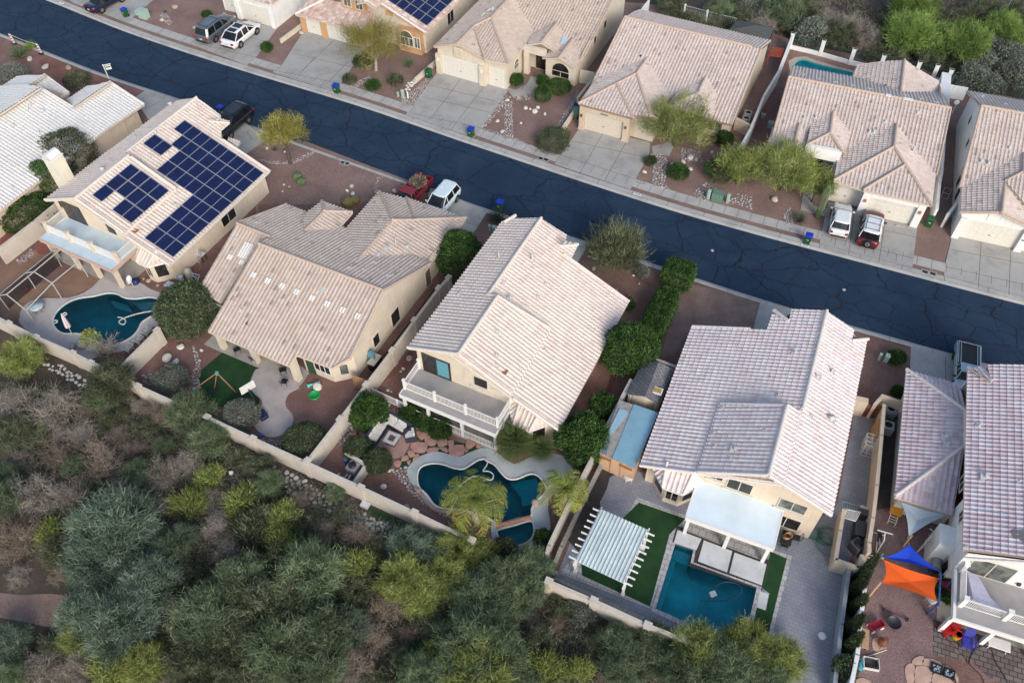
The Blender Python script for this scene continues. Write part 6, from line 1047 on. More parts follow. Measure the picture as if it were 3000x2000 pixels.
put(fanpalm('fan_palm',1.5,1.75,31,80),'k275,790',1.2,'large shaggy fan palm at the corner of the grey balcony','palm');put(fanpalm('fan_palm',.9,1.1,32,60),'k490,835',.7,'small shaggy fan palm beside the bay window','palm')
put(palm('date_palm',3.6,2.75,33,26),'j1800,1215',3.6,'tall date palm with yellowing fronds over the kidney-shaped pool','palm');put(palm('date_palm',2.8,2.3,34,20),'k665,1140',2.8,'shorter green date palm leaning over the narrow wall','palm')
ot=bare('orange_tree','grey',1.5,2.4,35,tw=260);o=leafy('x','mesq',.7,1.4,36,900,trunk=False,shell=.4);lf=o.children[0];lf.parent=ot;lf.location=(-.9,.2,.9);bpy.data.objects.remove(o);put(ot,'e790,1330',1.2,'half-bare little orange tree beside the free-form pool','tree')
fr=MB();[rock_mesh(fr,(-.9+random.uniform(-.6,.6),.2+random.uniform(-.6,.6),1.6+random.uniform(-.4,.7)),.06,900+i,1.,1)for i in range(9)];fr.build('oranges',plain('orange_fruit',(.7,.22,.02),.5),ot)
CACT=plain('cactus_green',(.10,.15,.06),.7,var=.2)
def ribbed(m,pr,n=20,dep=.12):m.loft([[(r*(1-dep*(k%2))*math.cos(2*math.pi*k/n),r*(1-dep*(k%2))*math.sin(2*math.pi*k/n),z)for k in range(n)]for r,z in pr],smooth=False);return m
sg=thing('saguaro_cactus','tall single-stemmed saguaro cactus beside the white hatchback','cactus');ribbed(MB(),[(.22,-.1),(.27,.6),(.33,1.8),(.35,2.8),(.30,3.5),(.17,3.8),(.03,3.9)],36,.2).build('stem',CACT,sg);bl=MB();[bl.tube([(.33*math.cos(2*math.pi*k/18),.33*math.sin(2*math.pi*k/18),1.2),(.355*math.cos(2*math.pi*k/18),.355*math.sin(2*math.pi*k/18),2.8),(.31*math.cos(2*math.pi*k/18),.31*math.sin(2*math.pi*k/18),3.45)],.014,4)for k in range(18)];bl.build('spines',plain('cactus_spine',(.38,.38,.25),.8),sg);put(sg,'h505,365',0,'tall single-stemmed saguaro cactus beside the white hatchback','cactus')
for s,r,m_,lab in(('f448,48',.45,CACT,'upper of two green barrel cacti on the pink gravel'),('f478,88',.45,CACT,'lower of two green barrel cacti on the pink gravel'),('f835,252',.6,plain('cactus_gold',(.16,.13,.05),.8,var=.35),'left of two brownish cactus mounds by the tan dormer'),('f890,228',.5,MATS['cactus_gold'],'right of two brownish cactus mounds by the tan dormer')):
    o=thing('barrel_cactus',lab,'cactus');ribbed(MB(),[(r*.8,-.05),(r,r*.4),(r*.95,r*.9),(r*.6,r*1.3),(.04,r*1.42)],28,.14).build('body',m_,o);put(o,s,.3,lab,'cactus','barrel cacti in the gravel yard')
for i,(b,t)in enumerate((('o1205,480','o1362,285'),('o1160,580','o1300,425'),('o1168,690','o1287,588'),('o1128,845','o1282,735'),('o1120,965','o1267,858'))):
    p=W(b,0);h=max(1.8,min(4.2,Zat(t,p)));rg=np.random.default_rng(400+i);n=3600;z=rg.random(n)**1.2;rr=.42*(1-z)**.6*np.minimum(1,z*9+.35);a=rg.uniform(0,6.283,n);P=np.stack([rr*np.cos(a),rr*np.sin(a),z*h],1);D=unit(np.stack([np.cos(a)*.4,np.sin(a)*.4,np.full(n,1.)],1)+rg.normal(size=(n,3))*.3);V,F_,U=slivers(P,D,rg.uniform(.12,.25,n),rg.uniform(.05,.09,n),rg,np.floor(z*9)/9,.4)
    o=thing('cypress_tree',['first','second','third','fourth','fifth'][i]+' from the top in the row of slim cypresses along the pale wall','tree',(p.x,p.y,0),0,'slim cypresses along the pale wall');np_mesh('foliage',V,F_,LV['hedge'],U,o);m=MB();m.tube([(0,0,-.1),(0,0,h*.8)],[.07,.02],5);m.build('trunk',BARK,o)
put(leafy('cypress_bush','hedge',.7,1.6,420,2600),'o1110,1080',.8,'bushy cypress at the lower end of the cypress row','tree')
for s,sd in(('d425,185',1),('d362,165',2)):
    o=thing('cholla_cactus',['taller','shorter'][sd-1]+' pale cholla cactus on the desert slope','cactus');m=MB();rg=random.Random(sd)
    for k in range(16):a,e=rg.uniform(0,6.28),rg.uniform(.2,1.4);b=Vector((rg.gauss(0,.2),rg.gauss(0,.2),rg.uniform(.5,1.3)));m.tube([b,b+Vector((math.cos(a)*math.cos(e),math.sin(a)*math.cos(e),math.sin(e)))*.5],[.07,.06],6)
    m.tube([(0,0,-.1),(0,0,1.2)],.08,6);m.build('joints',plain('cholla',(.36,.38,.28),.8,var=.2),o);put(o,s,.9,['taller','shorter'][sd-1]+' pale cholla cactus on the desert slope','cactus')
def paint(name,c,metal=.0,rough=.3):
    m,n,l,b=new_mat(name);t=nz(n,l,n.new('ShaderNodeTexCoord').outputs['Object'],3.,4);r=ramp(n,[(.3,tuple(x*.9 for x in c)),(.7,c)]);l.new(t.outputs['Fac'],r.inputs[0]);l.new(r.outputs[0],b.inputs['Base Color'])
    b.inputs['Roughness'].default_value=rough;b.inputs['Metallic'].default_value=metal;b.inputs['Coat Weight'].default_value=.6;b.inputs['Coat Roughness'].default_value=.08;MATS[name]=m;return m
CARG=glass_mat('car_glass',(.010,.011,.013),.05);TYRE=plain('tyre_rubber',(.012,.012,.012),.85);RIM=plain('wheel_rim',(.42,.43,.44),.35,.7);RED=plain('tail_red',(.35,.01,.01),.3);LAMP=plain('headlight',(.75,.76,.78),.15);PLATE=plain('number_plate',(.6,.6,.58),.5);BLK=plain('black_trim',(.015,.015,.016),.5)
def sect(x,w,zb,zt,r=.12):
    h=zt-zb;P=[(-w*.86,zb),(-w*.97,zb+h*.16),(-w,zb+h*.42),(-w*.985,zb+h*.72),(-w*.93,zb+h*.9),(-w*.80,zt-.012),(-w*.4,zt+.012)];return[(x,y,z)for y,z in P]+[(x,-y,z)for y,z in reversed(P)]
def interp(st,x):
    for a,b in zip(st,st[1:]):
        if a[0]<=x<=b[0]:t=(x-a[0])/(b[0]-a[0]);t=t*t*(3-2*t)if len(a)>4 else t;return[a[i]+(b[i]-a[i])*t for i in range(1,len(a))]
    return list(st[-1][1:])
def car(label,group,body,loc,rz,L_=4.7,w=.93,belt=1.02,roof=1.7,hood=1.02,cab=(-2.2,1.15),rk=(.25,.85),base=.28,wb=2.8,tr=.36,roofmat=None,tail=None,nose=.82,sc_=1.,glassroof=False,rack=None,pillars=(-.9,.25),spare=False,cat='car',name='parked_car',bed=None):
    root=thing(name,label,cat,loc,rz,group);root.scale=(sc_,sc_,sc_);h=L_/2;tail=tail or belt
    st=[(-h,w*.80,base+.18,tail*.88),(-h+.10,w*.93,base+.05,tail*.98),(-h+.35,w,base,tail),(cab[0]+.3,w,base,belt),(cab[1]-.1,w,base,belt),(cab[1]+.15,w,base,hood),(h-.45,w*.97,base,nose+.06),(h-.12,w*.86,base+.06,nose-.06),(h,w*.66,base+.16,nose-.26)]
    st.sort();xs=sorted(set([s_[0]for s_ in st]+[-h+L_*i/22 for i in range(23)]));m=MB();m.loft([sect(x,*interp(st,x))for x in xs])
    B=m.build('body',body,root)
    for sx in(-1,1):
        for sy in(-1,1):ar=MB();ar.lathe([(tr*1.16,-.10),(tr*1.16,.012)],18,Matrix.Translation((sx*wb/2+(0.03),sy*w*.985,tr))@Matrix.Rotation(R(-90*sy),4,'X'));ar.build('wheel_arch',BLK,B)
    for sx in(-1,1):
        for sy in(-1,1):
            T=Matrix.Translation((sx*wb/2+.03,sy*(w-.10),tr))@Matrix.Rotation(R(-90*sy),4,'X');t=MB();t.lathe([(tr*.62,-.10),(tr*.95,-.11),(tr,-.06),(tr,.08),(tr*.94,.125),(tr*.64,.13)],20,T);q=t.build('wheel',TYRE,root);r_=MB();r_.lathe([(tr*.64,.11),(tr*.6,.125),(tr*.15,.10),(.001,.11)],16,T)
            [r_.box((0,0,0),(tr*1.15,.05,.02),0,T@Matrix.Rotation(R(72*k),4,'Z')@Matrix.Translation((0,0,.128)))for k in range(5)];r_.build('rim',RIM,q)
    g=MB();rx0,rx1=cab[0]+rk[0],cab[1]-rk[1];zr=roof-.05;wr=w*.76;wg=w*.92
    def ring(z,x0,x1,ww):o=[];c=.16;return[(x0+c,-ww,z),(x1-c,-ww,z),(x1,-ww+c*1.2,z),(x1+.04,0,z),(x1,ww-c*1.2,z),(x1-c,ww,z),(x0+c,ww,z),(x0,ww-c,z),(x0-.02,0,z),(x0,-ww+c,z)]
    g.loft([ring(belt-.06,cab[0],cab[1],wg),ring(zr,rx0,rx1,wr)],smooth=False);g.build('windows',CARG,root)
    rf=MB();rf.loft([ring(zr-.03,rx0-.03,rx1+.02,wr+.02),ring(zr+.03,rx0,rx1-.03,wr-.02),ring(roof,rx0+.18,rx1-.2,wr-.15)]);q=[ring(belt-.06,cab[0],cab[1],wg),ring(zr,rx0,rx1,wr)]
    for i in(0,1,5,6):a,b=Vector(q[0][i]),Vector(q[1][i]);o_=Vector((0,.012 if i>4 else-.012,0));rf.tube([a+o_,b+o_],[.05,.045],5)
    for px_ in pillars:
        for sy in(-1,1):f=(px_-cab[0])/(cab[1]-cab[0]);a=Vector((px_,sy*(wg+.006),belt-.04));b=Vector((px_*.92,sy*(wr+.006),zr));rf.tube([a,b],[.055,.05],5)
    RF=rf.build('roof',roofmat or body,root)
    if glassroof:s_=MB();s_.box(((rx0+rx1)/2+.35,0,roof+.004),(.75,wr*1.35,.012));s_.box(((rx0+rx1)/2-.55,0,roof+.004),(.65,wr*1.3,.012));s_.build('sunroof',CARG,RF)
    if rack:
        k=MB()
        for sy in(-1,1):k.tube([(rx0+.25,sy*wr*.8,roof+.06),(rx1-.35,sy*wr*.8,roof+.06)],.022,5);[k.tube([(x,sy*wr*.8,roof-.03),(x,sy*wr*.8,roof+.06)],.02,4)for x in(rx0+.3,rx1-.4)]
        for i in range(rack):x=rx0+.35+(rx1-rx0-.8)*i/max(1,rack-1);k.tube([(x,-wr*.86,roof+.075),(x,wr*.86,roof+.075)],.022,5)
        k.build('roof_rack',BLK,RF)
    for sy in(-1,1):
        t=MB();t.box((-h+.05,sy*w*.74,tail*.78),(.16,w*.28,.22));t.build('tail_light',RED,root);t=MB();t.box((h-.19,sy*w*.66,nose-.13),(.26,w*.30,.13));t.build('headlight',LAMP,root)
        t=MB();t.rbox((cab[1]-.35,sy*(w+.10),belt+.06),(.14,.24,.15),.04);t.build('mirror',body,root)
    p=MB();p.box((-h-.004,0,tail*.62),(.03,.32,.16));p.build('number_plate',PLATE,root);p=MB();p.box((-h+.04,0,base+.16),(.14,w*1.5,.16));p.build('bumper',BLK,root);p=MB();p.box((h-.04,0,base+.17),(.1,w*1.2,.14));p.build('bumper',BLK,root)
    if spare:
        T=Matrix.Translation((-h-.16,0,.95))@Matrix.Rotation(R(-90),4,'Y');t=MB();t.lathe([(.2,-.1),(.36,-.1),(.39,0),(.36,.1),(.2,.11)],18,T);q=t.build('spare_wheel',TYRE,root);t=MB();t.lathe([(.22,.1),(.18,.12),(.001,.10)],14,T);t.build('rim',RIM,q)
    return root
def between(a,b):a,b=W(a),W(b);return(a+b)/2,math.atan2((b-a).y,(b-a).x)
def cpos(c,ang,z=.8):p=W(c,z);return(p.x,p.y,.15)
SLV=paint('paint_grey',(.20,.22,.235),.6,.32);WHP=paint('paint_white',(.78,.79,.79));BKP=paint('paint_black',(.010,.010,.011));REDP=paint('paint_maroon',(.09,.008,.012));REDT=paint('paint_red',(.22,.010,.018));NVY=paint('paint_navy',(.008,.011,.035));WBL=paint('paint_white_blue',(.70,.78,.80));SLB=paint('paint_pale_silver',(.45,.53,.57),.3)
car('grey sport utility car with a silver roof rack beside the white car',None,SLV,cpos('a1655,220',0),R(64),4.95,.98,1.10,1.78,1.12,(-2.38,1.35),(.35,.85),nose=.98,tail=1.12,rack=2,pillars=(-1.0,.2),sc_=1.12)
car('white crossover with a dark glass roof in the drive of the upper left house',None,WHP,cpos('a1845,262',0),R(64),4.8,.96,.98,1.62,.92,(-2.2,1.5),(.85,1.15),nose=.78,tail=1.08,glassroof=True,pillars=(-.6,.3),sc_=1.12)
car('dark navy sedan seen from behind at the top edge',None,NVY,cpos('a810,5',0),R(56),4.7,.92,.95,1.45,.92,(-1.7,1.2),(.7,.9),nose=.75,tail=1.02,sc_=1.1)
car('black sport utility car in the drive behind the solar house',None,BKP,cpos('a1775,940',0),R(242),5.0,.98,1.12,1.82,1.12,(-2.38,1.35),(.4,.85),nose=1.0,tail=1.12,rack=2,pillars=(-1.0,.2),sc_=1.05)
car('white wagon-roofed sport utility car beside the red pickup',None,WBL,cpos('f1548,215',0,1.2),R(242),4.7,.94,1.08,1.76,1.06,(-2.28,1.3),(.3,.85),nose=.95,tail=1.1,pillars=(-1.0,.15),sc_=1.0)
car('white hatchback parked facing the single garage door',None,WHP,cpos('h690,365',0,.9),R(70),4.3,.89,.98,1.55,.96,(-1.95,1.2),(.5,.85),nose=.84,tail=1.05,wb=2.6,tr=.32,pillars=(-.75,.2))
car('maroon off-road car with white roof, roof bars and a spare wheel behind',None,REDP,cpos('h922,432',0,1.0),R(66),4.6,.96,1.16,1.86,1.14,(-2.1,.95),(.22,.45),nose=1.04,tail=1.2,wb=2.7,tr=.40,roofmat=WHP,rack=3,spare=True,pillars=(-.85,.25))
def pickup(label,body,loc,rz,canopy=False):
    root=thing('pickup_truck',label,'pickup truck',loc,rz);w,tr,wb=.93,.36,3.2;m=MB();st=[(.1,w,.34,1.02),(1.35,w,.34,1.02),(1.5,w,.34,1.03),(2.35,w*.97,.36,.96),(2.55,w*.85,.45,.85)];xs=[.1+2.45*i/14 for i in range(15)];m.loft([sect(x,*interp(st,x))for x in xs]);m.build('body',body,root)
    b=MB();b.box((-1.2,0,.52),(2.6,1.8,.12));[b.box((-1.2,sy*.88,.78),(2.6,.10,.55))for sy in(-1,1)];b.box((-2.47,0,.78),(.08,1.72,.55));b.box((.06,0,.8),(.06,1.72,.6));b.build('bed',body,root);l_=MB();l_.box((-1.2,0,.60),(2.5,1.64,.05));l_.build('bed_liner',BLK,root)
    g=MB();g.loft([[(.15,-.86,.98),(1.55,-.86,.98),(1.55,.86,.98),(.15,.86,.98)],[(.25,-.7,1.55),(1.0,-.7,1.55),(1.0,.7,1.55),(.25,.7,1.55)]],smooth=False);g.build('windows',CARG,root);rf=MB();rf.rbox((.62,0,1.57),(.95,1.5,.10),.12);[rf.tube([(x0,sy*.865,.98),(x1,sy*.70,1.54)],.045,5)for sy in(-1,1)for x0,x1 in((.16,.24),(1.5,1.02),(.75,.65))];rf.build('roof',body,root)
    for sx in(-1.45,1.6):
        for sy in(-1,1):
            T=Matrix.Translation((sx,sy*(w-.08),tr))@Matrix.Rotation(R(-90*sy),4,'X');t=MB();t.lathe([(tr*.62,-.1),(tr,-.08),(tr,.08),(tr*.64,.13)],20,T);q=t.build('wheel',TYRE,root);r_=MB();r_.lathe([(tr*.64,.1),(tr*.5,.13),(.001,.11)],14,T);r_.build('rim',RIM,q)
    for sy in(-1,1):t=MB();t.box((-2.5,sy*.8,.8),(.06,.14,.3));t.build('tail_light',RED,root);t=MB();t.box((2.45,sy*.66,.75),(.14,.26,.14));t.build('headlight',LAMP,root);t=MB();t.rbox((1.3,sy*1.05,1.08),(.12,.22,.16),.04);t.build('mirror',BLK,root)
    t=MB();t.box((-2.56,0,.5),(.12,1.7,.16));t.build('bumper',RIM,root);return root
pk=pickup('red pickup truck with a heap of cut brush in its bed',REDT,cpos('f1325,165',0,.9),R(242));br_=leafy('brush_load','brown',.66,.85,500,3200,trunk=False,shell=.3,ls=(.1,.3));M_=Matrix.Translation(pk.location)@Matrix.Rotation(R(242),4,'Z');br_.location=M_@Vector((-1.25,0,.62));tag(br_,'heap of dry cut brush lying in the bed of the red pickup','brush')
jp=pickup('pale silver pickup with an open black bed, half hidden behind the rose roof',SLB,cpos('l1660,205',0,1.0),R(249.5));m=MB();[m.tube([(-2.4,y,1.12),(-.1,y,1.12)],.035,6)for y in(-.8,-.62,.62,.8)];m.tube([(-2.42,-.8,1.12),(-2.42,.8,1.12)],.035,6);m.build('bed_rail',plain('chrome',(.6,.6,.6),.2,.9),jp);m=MB();m.rbox((-1.25,0,1.03),(2.5,1.72,.08),.05);m.build('bed_cover',BLK,jp)
GRN=plain('bin_green',(.012,.085,.03),.45,var=.15);BLU=plain('bin_blue',(.008,.03,.42),.45,var=.1);UTIL=plain('utility_green',(.33,.45,.38),.6,var=.08);UTILD=plain('utility_darkgreen',(.12,.22,.16),.6,var=.1)
def wheelie(label,loc,rz,lid=BLU,body=GRN,group=None):
    root=thing('wheeled_bin',label,'bin',loc,rz,group);m=MB();m.box((0,0,.5),(.48,.5,.92),taper=1.22);m.box((-.3,0,.98),(.06,.5,.06));m.build('bin_body',body,root);l_=MB();l_.rbox((.0,0,1.02),(.66,.66,.12),.08);l_.build('lid',lid,root)
    for sy in(-1,1):t=MB();t.lathe([(.12,-.03),(.12,.03)],12,Matrix.Translation((-.24,sy*.24,.12))@Matrix.Rotation(R(90),4,'X'));t.build('wheel',TYRE,root)
    p=MB();p.box((.29,0,.6),(.02,.2,.06));p.build('label_strip',PLATE,root);return root
for s,rz,l_,b_,lab in(('a968,130',60,BLU,GRN,'green bin with blue lid beside the green cabinet at the upper left'),('b752,712',62,BLU,GRN,'green bin with blue lid at the driveway under the airy tree'),('b1778,1045',62,BLU,GRN,'green bin with blue lid at the kerb of the hipped house drive'),('f2000,300',240,BLU,GRN,'green bin with blue lid in the street by the yucca'),('a1705,880',242,BLU,GRN,'green bin with blue lid in the street beside the black car'),('h425,555',66,BLU,GRN,'green bin with blue lid on the verge near the saguaro'),('b1455,595',60,GRN,GRN,'all-green bin standing by the white rock pile and garage'),('h1352,425',66,GRN,GRN,'all-green bin on gravel beside the two-car white garage')):
    p=W(s,.1);wheelie(lab,(p.x,p.y,.12),R(rz+180 if rz<200 else rz),l_,b_)
for i,s in enumerate(('c762,855','c752,895')):p=W(s,.1);wheelie(['blue','dark green'][i]+' bin in the shaded gap beside the tan garage',(p.x,p.y,.12),R(63),plain('bin_darkblue',(.01,.02,.16),.5)if i==0 else UTILD,MATS['bin_darkblue']if i==0 else UTILD)
def pedestal(label,s,d,mat,cat='utility box',rz=-27,lidmat=None):
    p=W(s,.1);root=thing('utility_box',label,cat,(p.x,p.y,.1),R(rz));m=MB();m.rbox((0,0,d[2]/2),d,.05);m.build('cabinet',mat,root);q=MB();q.rbox((0,0,d[2]+.02),(d[0]+.05,d[1]+.05,.06),.05);q.build('lid',lidmat or mat,root);return root
for s,d,mt,lab in(('a1108,135',(1.2,.8,1.0),UTIL,'large pale green cabinet on pebbles at the upper left'),('a1050,115',(.3,.3,.5),UTIL,'small pale green box left of the large cabinet'),('b1258,750',(.3,.3,.95),UTIL,'pale blue-green pedestal below the white rock pile'),('b1220,740',(.22,.22,.5),UTIL,'short pale pedestal left of the taller one below the rock pile'),('b1295,755',(.15,.12,.8),ST_W,'thin white post right of the pale pedestal'),('c1762,1520',(.3,.3,1.0),UTIL,'pale green pedestal left of the green transformer box'),('c1832,1525',(1.05,.85,.75),UTILD,'dark green transformer box between two pale pedestals'),('c1910,1550',(.28,.28,.95),UTIL,'pale blue pedestal right of the green transformer box'),('f1920,455',(.2,.2,.6),UTIL,'thin pale pedestal left of the big yucca'),('f1955,460',(.4,.3,.5),UTIL,'pale green box below the big yucca'),('l975,140',(.2,.2,.75),UTIL,'thin pale pedestal on the red gravel at the right'),('l1028,150',(.35,.35,.75),UTIL,'wider pale green pedestal next to the small dark bush'),('l1105,170',(.28,.2,.3),UTIL,'low pale box at the foot of the small dark bush')):pedestal(lab,s,d,mt)
STR=plain('stripe_red',(.5,.03,.03),.6)
BP=[W('a112,340',.1),W('a318,415',.1)]
for i,p in enumerate(BP):
    root=thing('barricade_post',['left','right'][i]+' red and white striped barricade panel by the upper left kerb','barricade',(p.x,p.y,.1),R(-28));m=MB();m.box((0,0,.75),(.35,.07,1.1));m.build('panel',WHITE,root);m=MB();[m.add([(-.175,-.04,z),(.175,-.04,z+.2),(.175,-.04,z+.34),(-.175,-.04,z+.14)],[(0,1,2,3)])for z in(.25,.58,.91)];m.build('stripes',STR,root);m=MB();m.box((0,0,.06),(.5,.4,.12));m.build('foot',BLK,root)
a,b=BP[0],BP[1];m=MB();m.tube([Vector((0,0,1.25)),(b-a)*.5+Vector((0,0,1.1)),(b-a)+Vector((0,0,1.25))],.035,5);tag(m.build('barrier_rope',plain('rope_tan',(.5,.4,.22),.8),loc=(a.x,a.y,.1)),'tan rope slung between the two striped barricade panels','rope')
p=W('a835,605',.1);root=thing('sale_sign','white hanging sale sign on a post at the kerb','sign',(p.x,p.y,.1),R(20));m=MB();m.box((0,0,.9),(.09,.09,1.8));m.box((.35,0,1.72),(.9,.07,.07));m.build('post',WHITE,root);m=MB();m.box((.42,0,1.35),(.6,.04,.5));m.build('panel',WHITE,root);m=MB();m.box((.42,-.024,1.42),(.5,.005,.16));m.build('sign_band',plain('sign_green',(.05,.2,.12),.6),root)
for i,s in enumerate(('c480,1215','c522,1225','b795,1247','b828,1255','h1332,776','h1392,790')):
    p=W(s,.1);root=thing('meter_lid',['left lid of the pair in the verge below the sage-green bush','right lid of the pair in the verge below the sage-green bush','left lid of the pair on the pink gravel near the street','right lid of the pair on the pink gravel near the street','pale framed lid in the verge below the all-green bin','darker lid in the verge below the all-green bin'][i],'meter lid',(p.x,p.y,.115),R(-27));m=MB();[m.box(c_,d_)for c_,d_ in(((0,.22,.015),(.62,.08,.04)),((0,-.22,.015),(.62,.08,.04)),((.27,0,.015),(.08,.36,.04)),((-.27,0,.015),(.08,.36,.04)))];m.build('frame',CONK,root);m=MB();m.box((0,0,.01),(.46,.36,.03));m.build('plate',BLK,root)
for s,lab in(('g1795,612','round manhole cap in the street above the clipped hedge'),('h712,912','round manhole cap in the street left of centre of the right drive'),('o957,855','round white drain cap in the paved yard')):
    p=W(s);m=MB();q=.26 if 'drain' in lab else .15;m.lathe([(q,0),(q,.03),(q*.7,.04),(.001,.04)],18);tag(m.build('manhole_cap',WHITE if 'white' in lab else CONK,loc=(p.x,p.y,.012 if 'street' in lab else .118)),lab,'manhole')
for s,a_ in(('c1220,1490',-25),('h415,575',-22),('a470,25',-30)):
    p=W(s,.14);root=thing('kerb_number','white painted house number on the kerb '+{'c':'below the sage drive','h':'below the bin near the saguaro','a':'at the upper left corner'}[s[0]],'house number',(p.x,p.y,.144),R(a_));m=MB();m.box((0,0,.003),(.75,.2,.006));m.build('plate',WHITE,root)
    cu_=bpy.data.curves.new('digits','FONT');cu_.body={'c':'14128','h':'14144','a':'10'}[s[0]];cu_.size=.2;cu_.align_x='CENTER';cu_.align_y='CENTER';cu_.extrude=.002;to=bpy.data.objects.new('digits',cu_);me=bpy.data.meshes.new_from_object(to);bpy.data.objects.remove(to);me.materials.clear();me.materials.append(BLK);t=bpy.data.objects.new('digits',me);COL.objects.link(t);t.parent=root;t.location=(0,0,.008)
BO=[plain('boulder_pale',(.46,.42,.35),.9,var=.25,scale=2.5,bmp=.4),plain('boulder_tan',(.40,.31,.23),.9,var=.25,scale=2.5,bmp=.4),plain('boulder_white',(.58,.56,.50),.9,var=.2,scale=2.5,bmp=.4)]
RK='''c365,832,20,2 c402,840,13,2 c435,860,22,2 c458,828,15,2 c512,877,15,2 c330,945,14,2 c182,1012,16,0 c150,930,12,1 c225,770,12,2 c345,625,10,2 c1275,1320,15,2 c1308,1245,13,2 c1487,1262,15,2 c1570,1245,18,2 c1565,1275,12,2 c1627,1297,17,2 c1790,1170,20,0 c1625,1212,26,2 c1670,1225,15,0 c1330,1190,10,0
f345,110,14,0 f385,125,8,0 f335,160,7,2 f865,122,20,0 f828,155,13,2 f875,182,20,2 f1190,160,20,0 i1385,45,28,2 i1283,133,34,2 i1348,158,28,2 i1545,70,17,2 g885,755,22,0 g1192,803,10,2 g1235,867,12,0 g1060,920,14,1 j1108,1112,24,2 j1145,985,18,2 j1285,1262,22,1 j600,355,42,2 k440,1240,38,1 a230,460,25,0 a355,520,25,0 a530,530,25,1 a1245,160,20,0 a1340,60,18,1 a1490,215,15,0 a1520,250,15,0 a1580,155,15,0 h180,225,28,0 b1980,930,14,2 b2015,1010,15,2 b2060,770,12,2 b480,255,15,0 e1140,845,16,1 e1210,880,13,1 e1100,830,10,0
b1345,620,14,2 b1325,635,13,2 b1310,655,14,2 b1340,640,12,2 b1320,665,12,2 b1295,675,13,2 b1280,690,12,2 b1305,690,12,2 b1330,655,11,2 b1350,635,11,2 b1300,640,11,2 b1285,660,10,2 b215,1140,14,2 b355,1165,10,2 b1050,1475,16,1 j870,630,16,2 j862,658,14,0 j890,650,10,0 j1150,490,18,0 j1115,490,12,2 j1090,450,12,0 j1105,510,12,2 j1080,490,10,0 j1260,210,14,2 j1240,230,9,0 j1140,375,13,2 j1165,385,10,0 j1380,1150,26,1'''
YARD={'c':'in the gravel yards across the street','f':'on the pink gravel behind the tan roof','i':'in the yard left of the artificial lawn','g':'on the red gravel right of the white roof','j':'in the courtyard pool garden','k':'at the pool edge by the shorter palm','a':'on the bare earth at the upper left','h':'beside the trunk of the porch tree','b':'in the yards near the garages at the top','e':'beside the bay window of the solar house'}
rks=[(t[0],*map(float,t[1:].split(',')))for t in RK.split()];byy={}
for r in rks:byy.setdefault(r[0],[]).append(r)
for i,(k,x,y,r,mt)in enumerate(rks):
    s=f'{k}{x},{y}';p=W(s,.1);rr=r*TILE[k][2]*mpp(p);m=MB();rock_mesh(m,(0,0,rr*.35),rr,7000+i,.65,3);L_=sorted(byy[k],key=lambda q:q[1]);n=len(L_);q=L_.index((k,x,y,r,mt))+1
    lab=['pale tan','brown','whitish'][int(mt)]+' boulder '+YARD[k]+('' if n==1 else f', {ORD[q]}' if q<=20 else f', {ORD[n-q+1].replace("left", "right")}');tag(m.build('boulder',BO[int(mt)],loc=(p.x,p.y,.1)),lab.replace('leftmost from','leftmost'),'boulder','boulders '+YARD[k])
def simple(name,mb,mat,loc,rz,label,cat,group=None):return tag(mb.build(name,mat,None,loc,rz),label,cat,group)
def frame_tubes(name,marks,segs,r,mat,label,cat,n=6):
    P={k:(W(s,z)if base is None else None,s,z)for k,(s,z,base)in marks.items()};Q={}
    for k,(s,z,base)in marks.items():Q[k]=W(s,z)if base is None else Vector((W(base).x,W(base).y,Zat(s,W(base))))
    c=Vector((*list(Q.values())[0][:2],0));root=thing(name,label,cat,c)
    for nm,ss in segs.items():
        for a,b in ss:m=MB();m.tube([Q[a]-c,Q[b]-c],r,n);m.build(nm,mat,root)
    return root
PIPE=plain('pipe_white',(.62,.62,.58),.5)
frame_tubes('canopy_frame',{'b1':('A945,680',.1,None),'b2':('A1350,840',.1,None),'b3':('A550,1022',.1,None),'b4':('A950,1175',.1,None),'b5':('A145,1355',.1,None),'b6':('A530,1540',.1,None),'t1':('A800,450',0,'A945,680'),'t2':('A1190,612',0,'A1350,840'),'t3':('A400,778',0,'A550,1022'),'t4':('A790,940',0,'A950,1175'),'t5':('A0,1115',0,'A145,1355'),'t6':('A410,1345',0,'A530,1540'),'r1':('A920,425',2.45,None),'r2':('A520,762',2.45,None),'r3':('A100,1110',2.45,None)},{'leg':[('b1','t1'),('b2','t2'),('b3','t3'),('b4','t4'),('b5','t5'),('b6','t6')],'ridge_pole':[('r1','r2'),('r2','r3')],'rafter':[('t1','r1'),('r1','t2'),('t3','r2'),('r2','t4'),('t5','r3'),('r3','t6')],'eave_pole':[('t1','t3'),('t3','t5'),('t2','t4'),('t4','t6')]},.05,plain('pipe_grey',(.42,.42,.40),.5),'bare pole frame of a canopy with dark netting beside the free-form pool','canopy frame')
cf=COL.objects['canopy_frame'];nm,n_,l_,b_=new_mat('dark_netting');b_.inputs['Base Color'].default_value=(.015,.015,.016,1);tb=n_.new('ShaderNodeBsdfTransparent');mx_=n_.new('ShaderNodeMixShader');mx_.inputs[0].default_value=.6;l_.new(tb.outputs[0],mx_.inputs[1]);l_.new(b_.outputs[0],mx_.inputs[2]);l_.new(mx_.outputs[0],n_['Material Output'].inputs[0])
T5,T1,B1,B5=[W(b,.1)+Vector((0,0,Zat(t,W(b))*k))for t,b,k in(('A0,1115','A145,1355',1),('A800,450','A945,680',1),('A800,450','A945,680',.1),('A0,1115','A145,1355',.1))];m=MB();m.quad(*[v-cf.location for v in(T5,T1,B1,B5)]);m.build('netting',nm,cf)
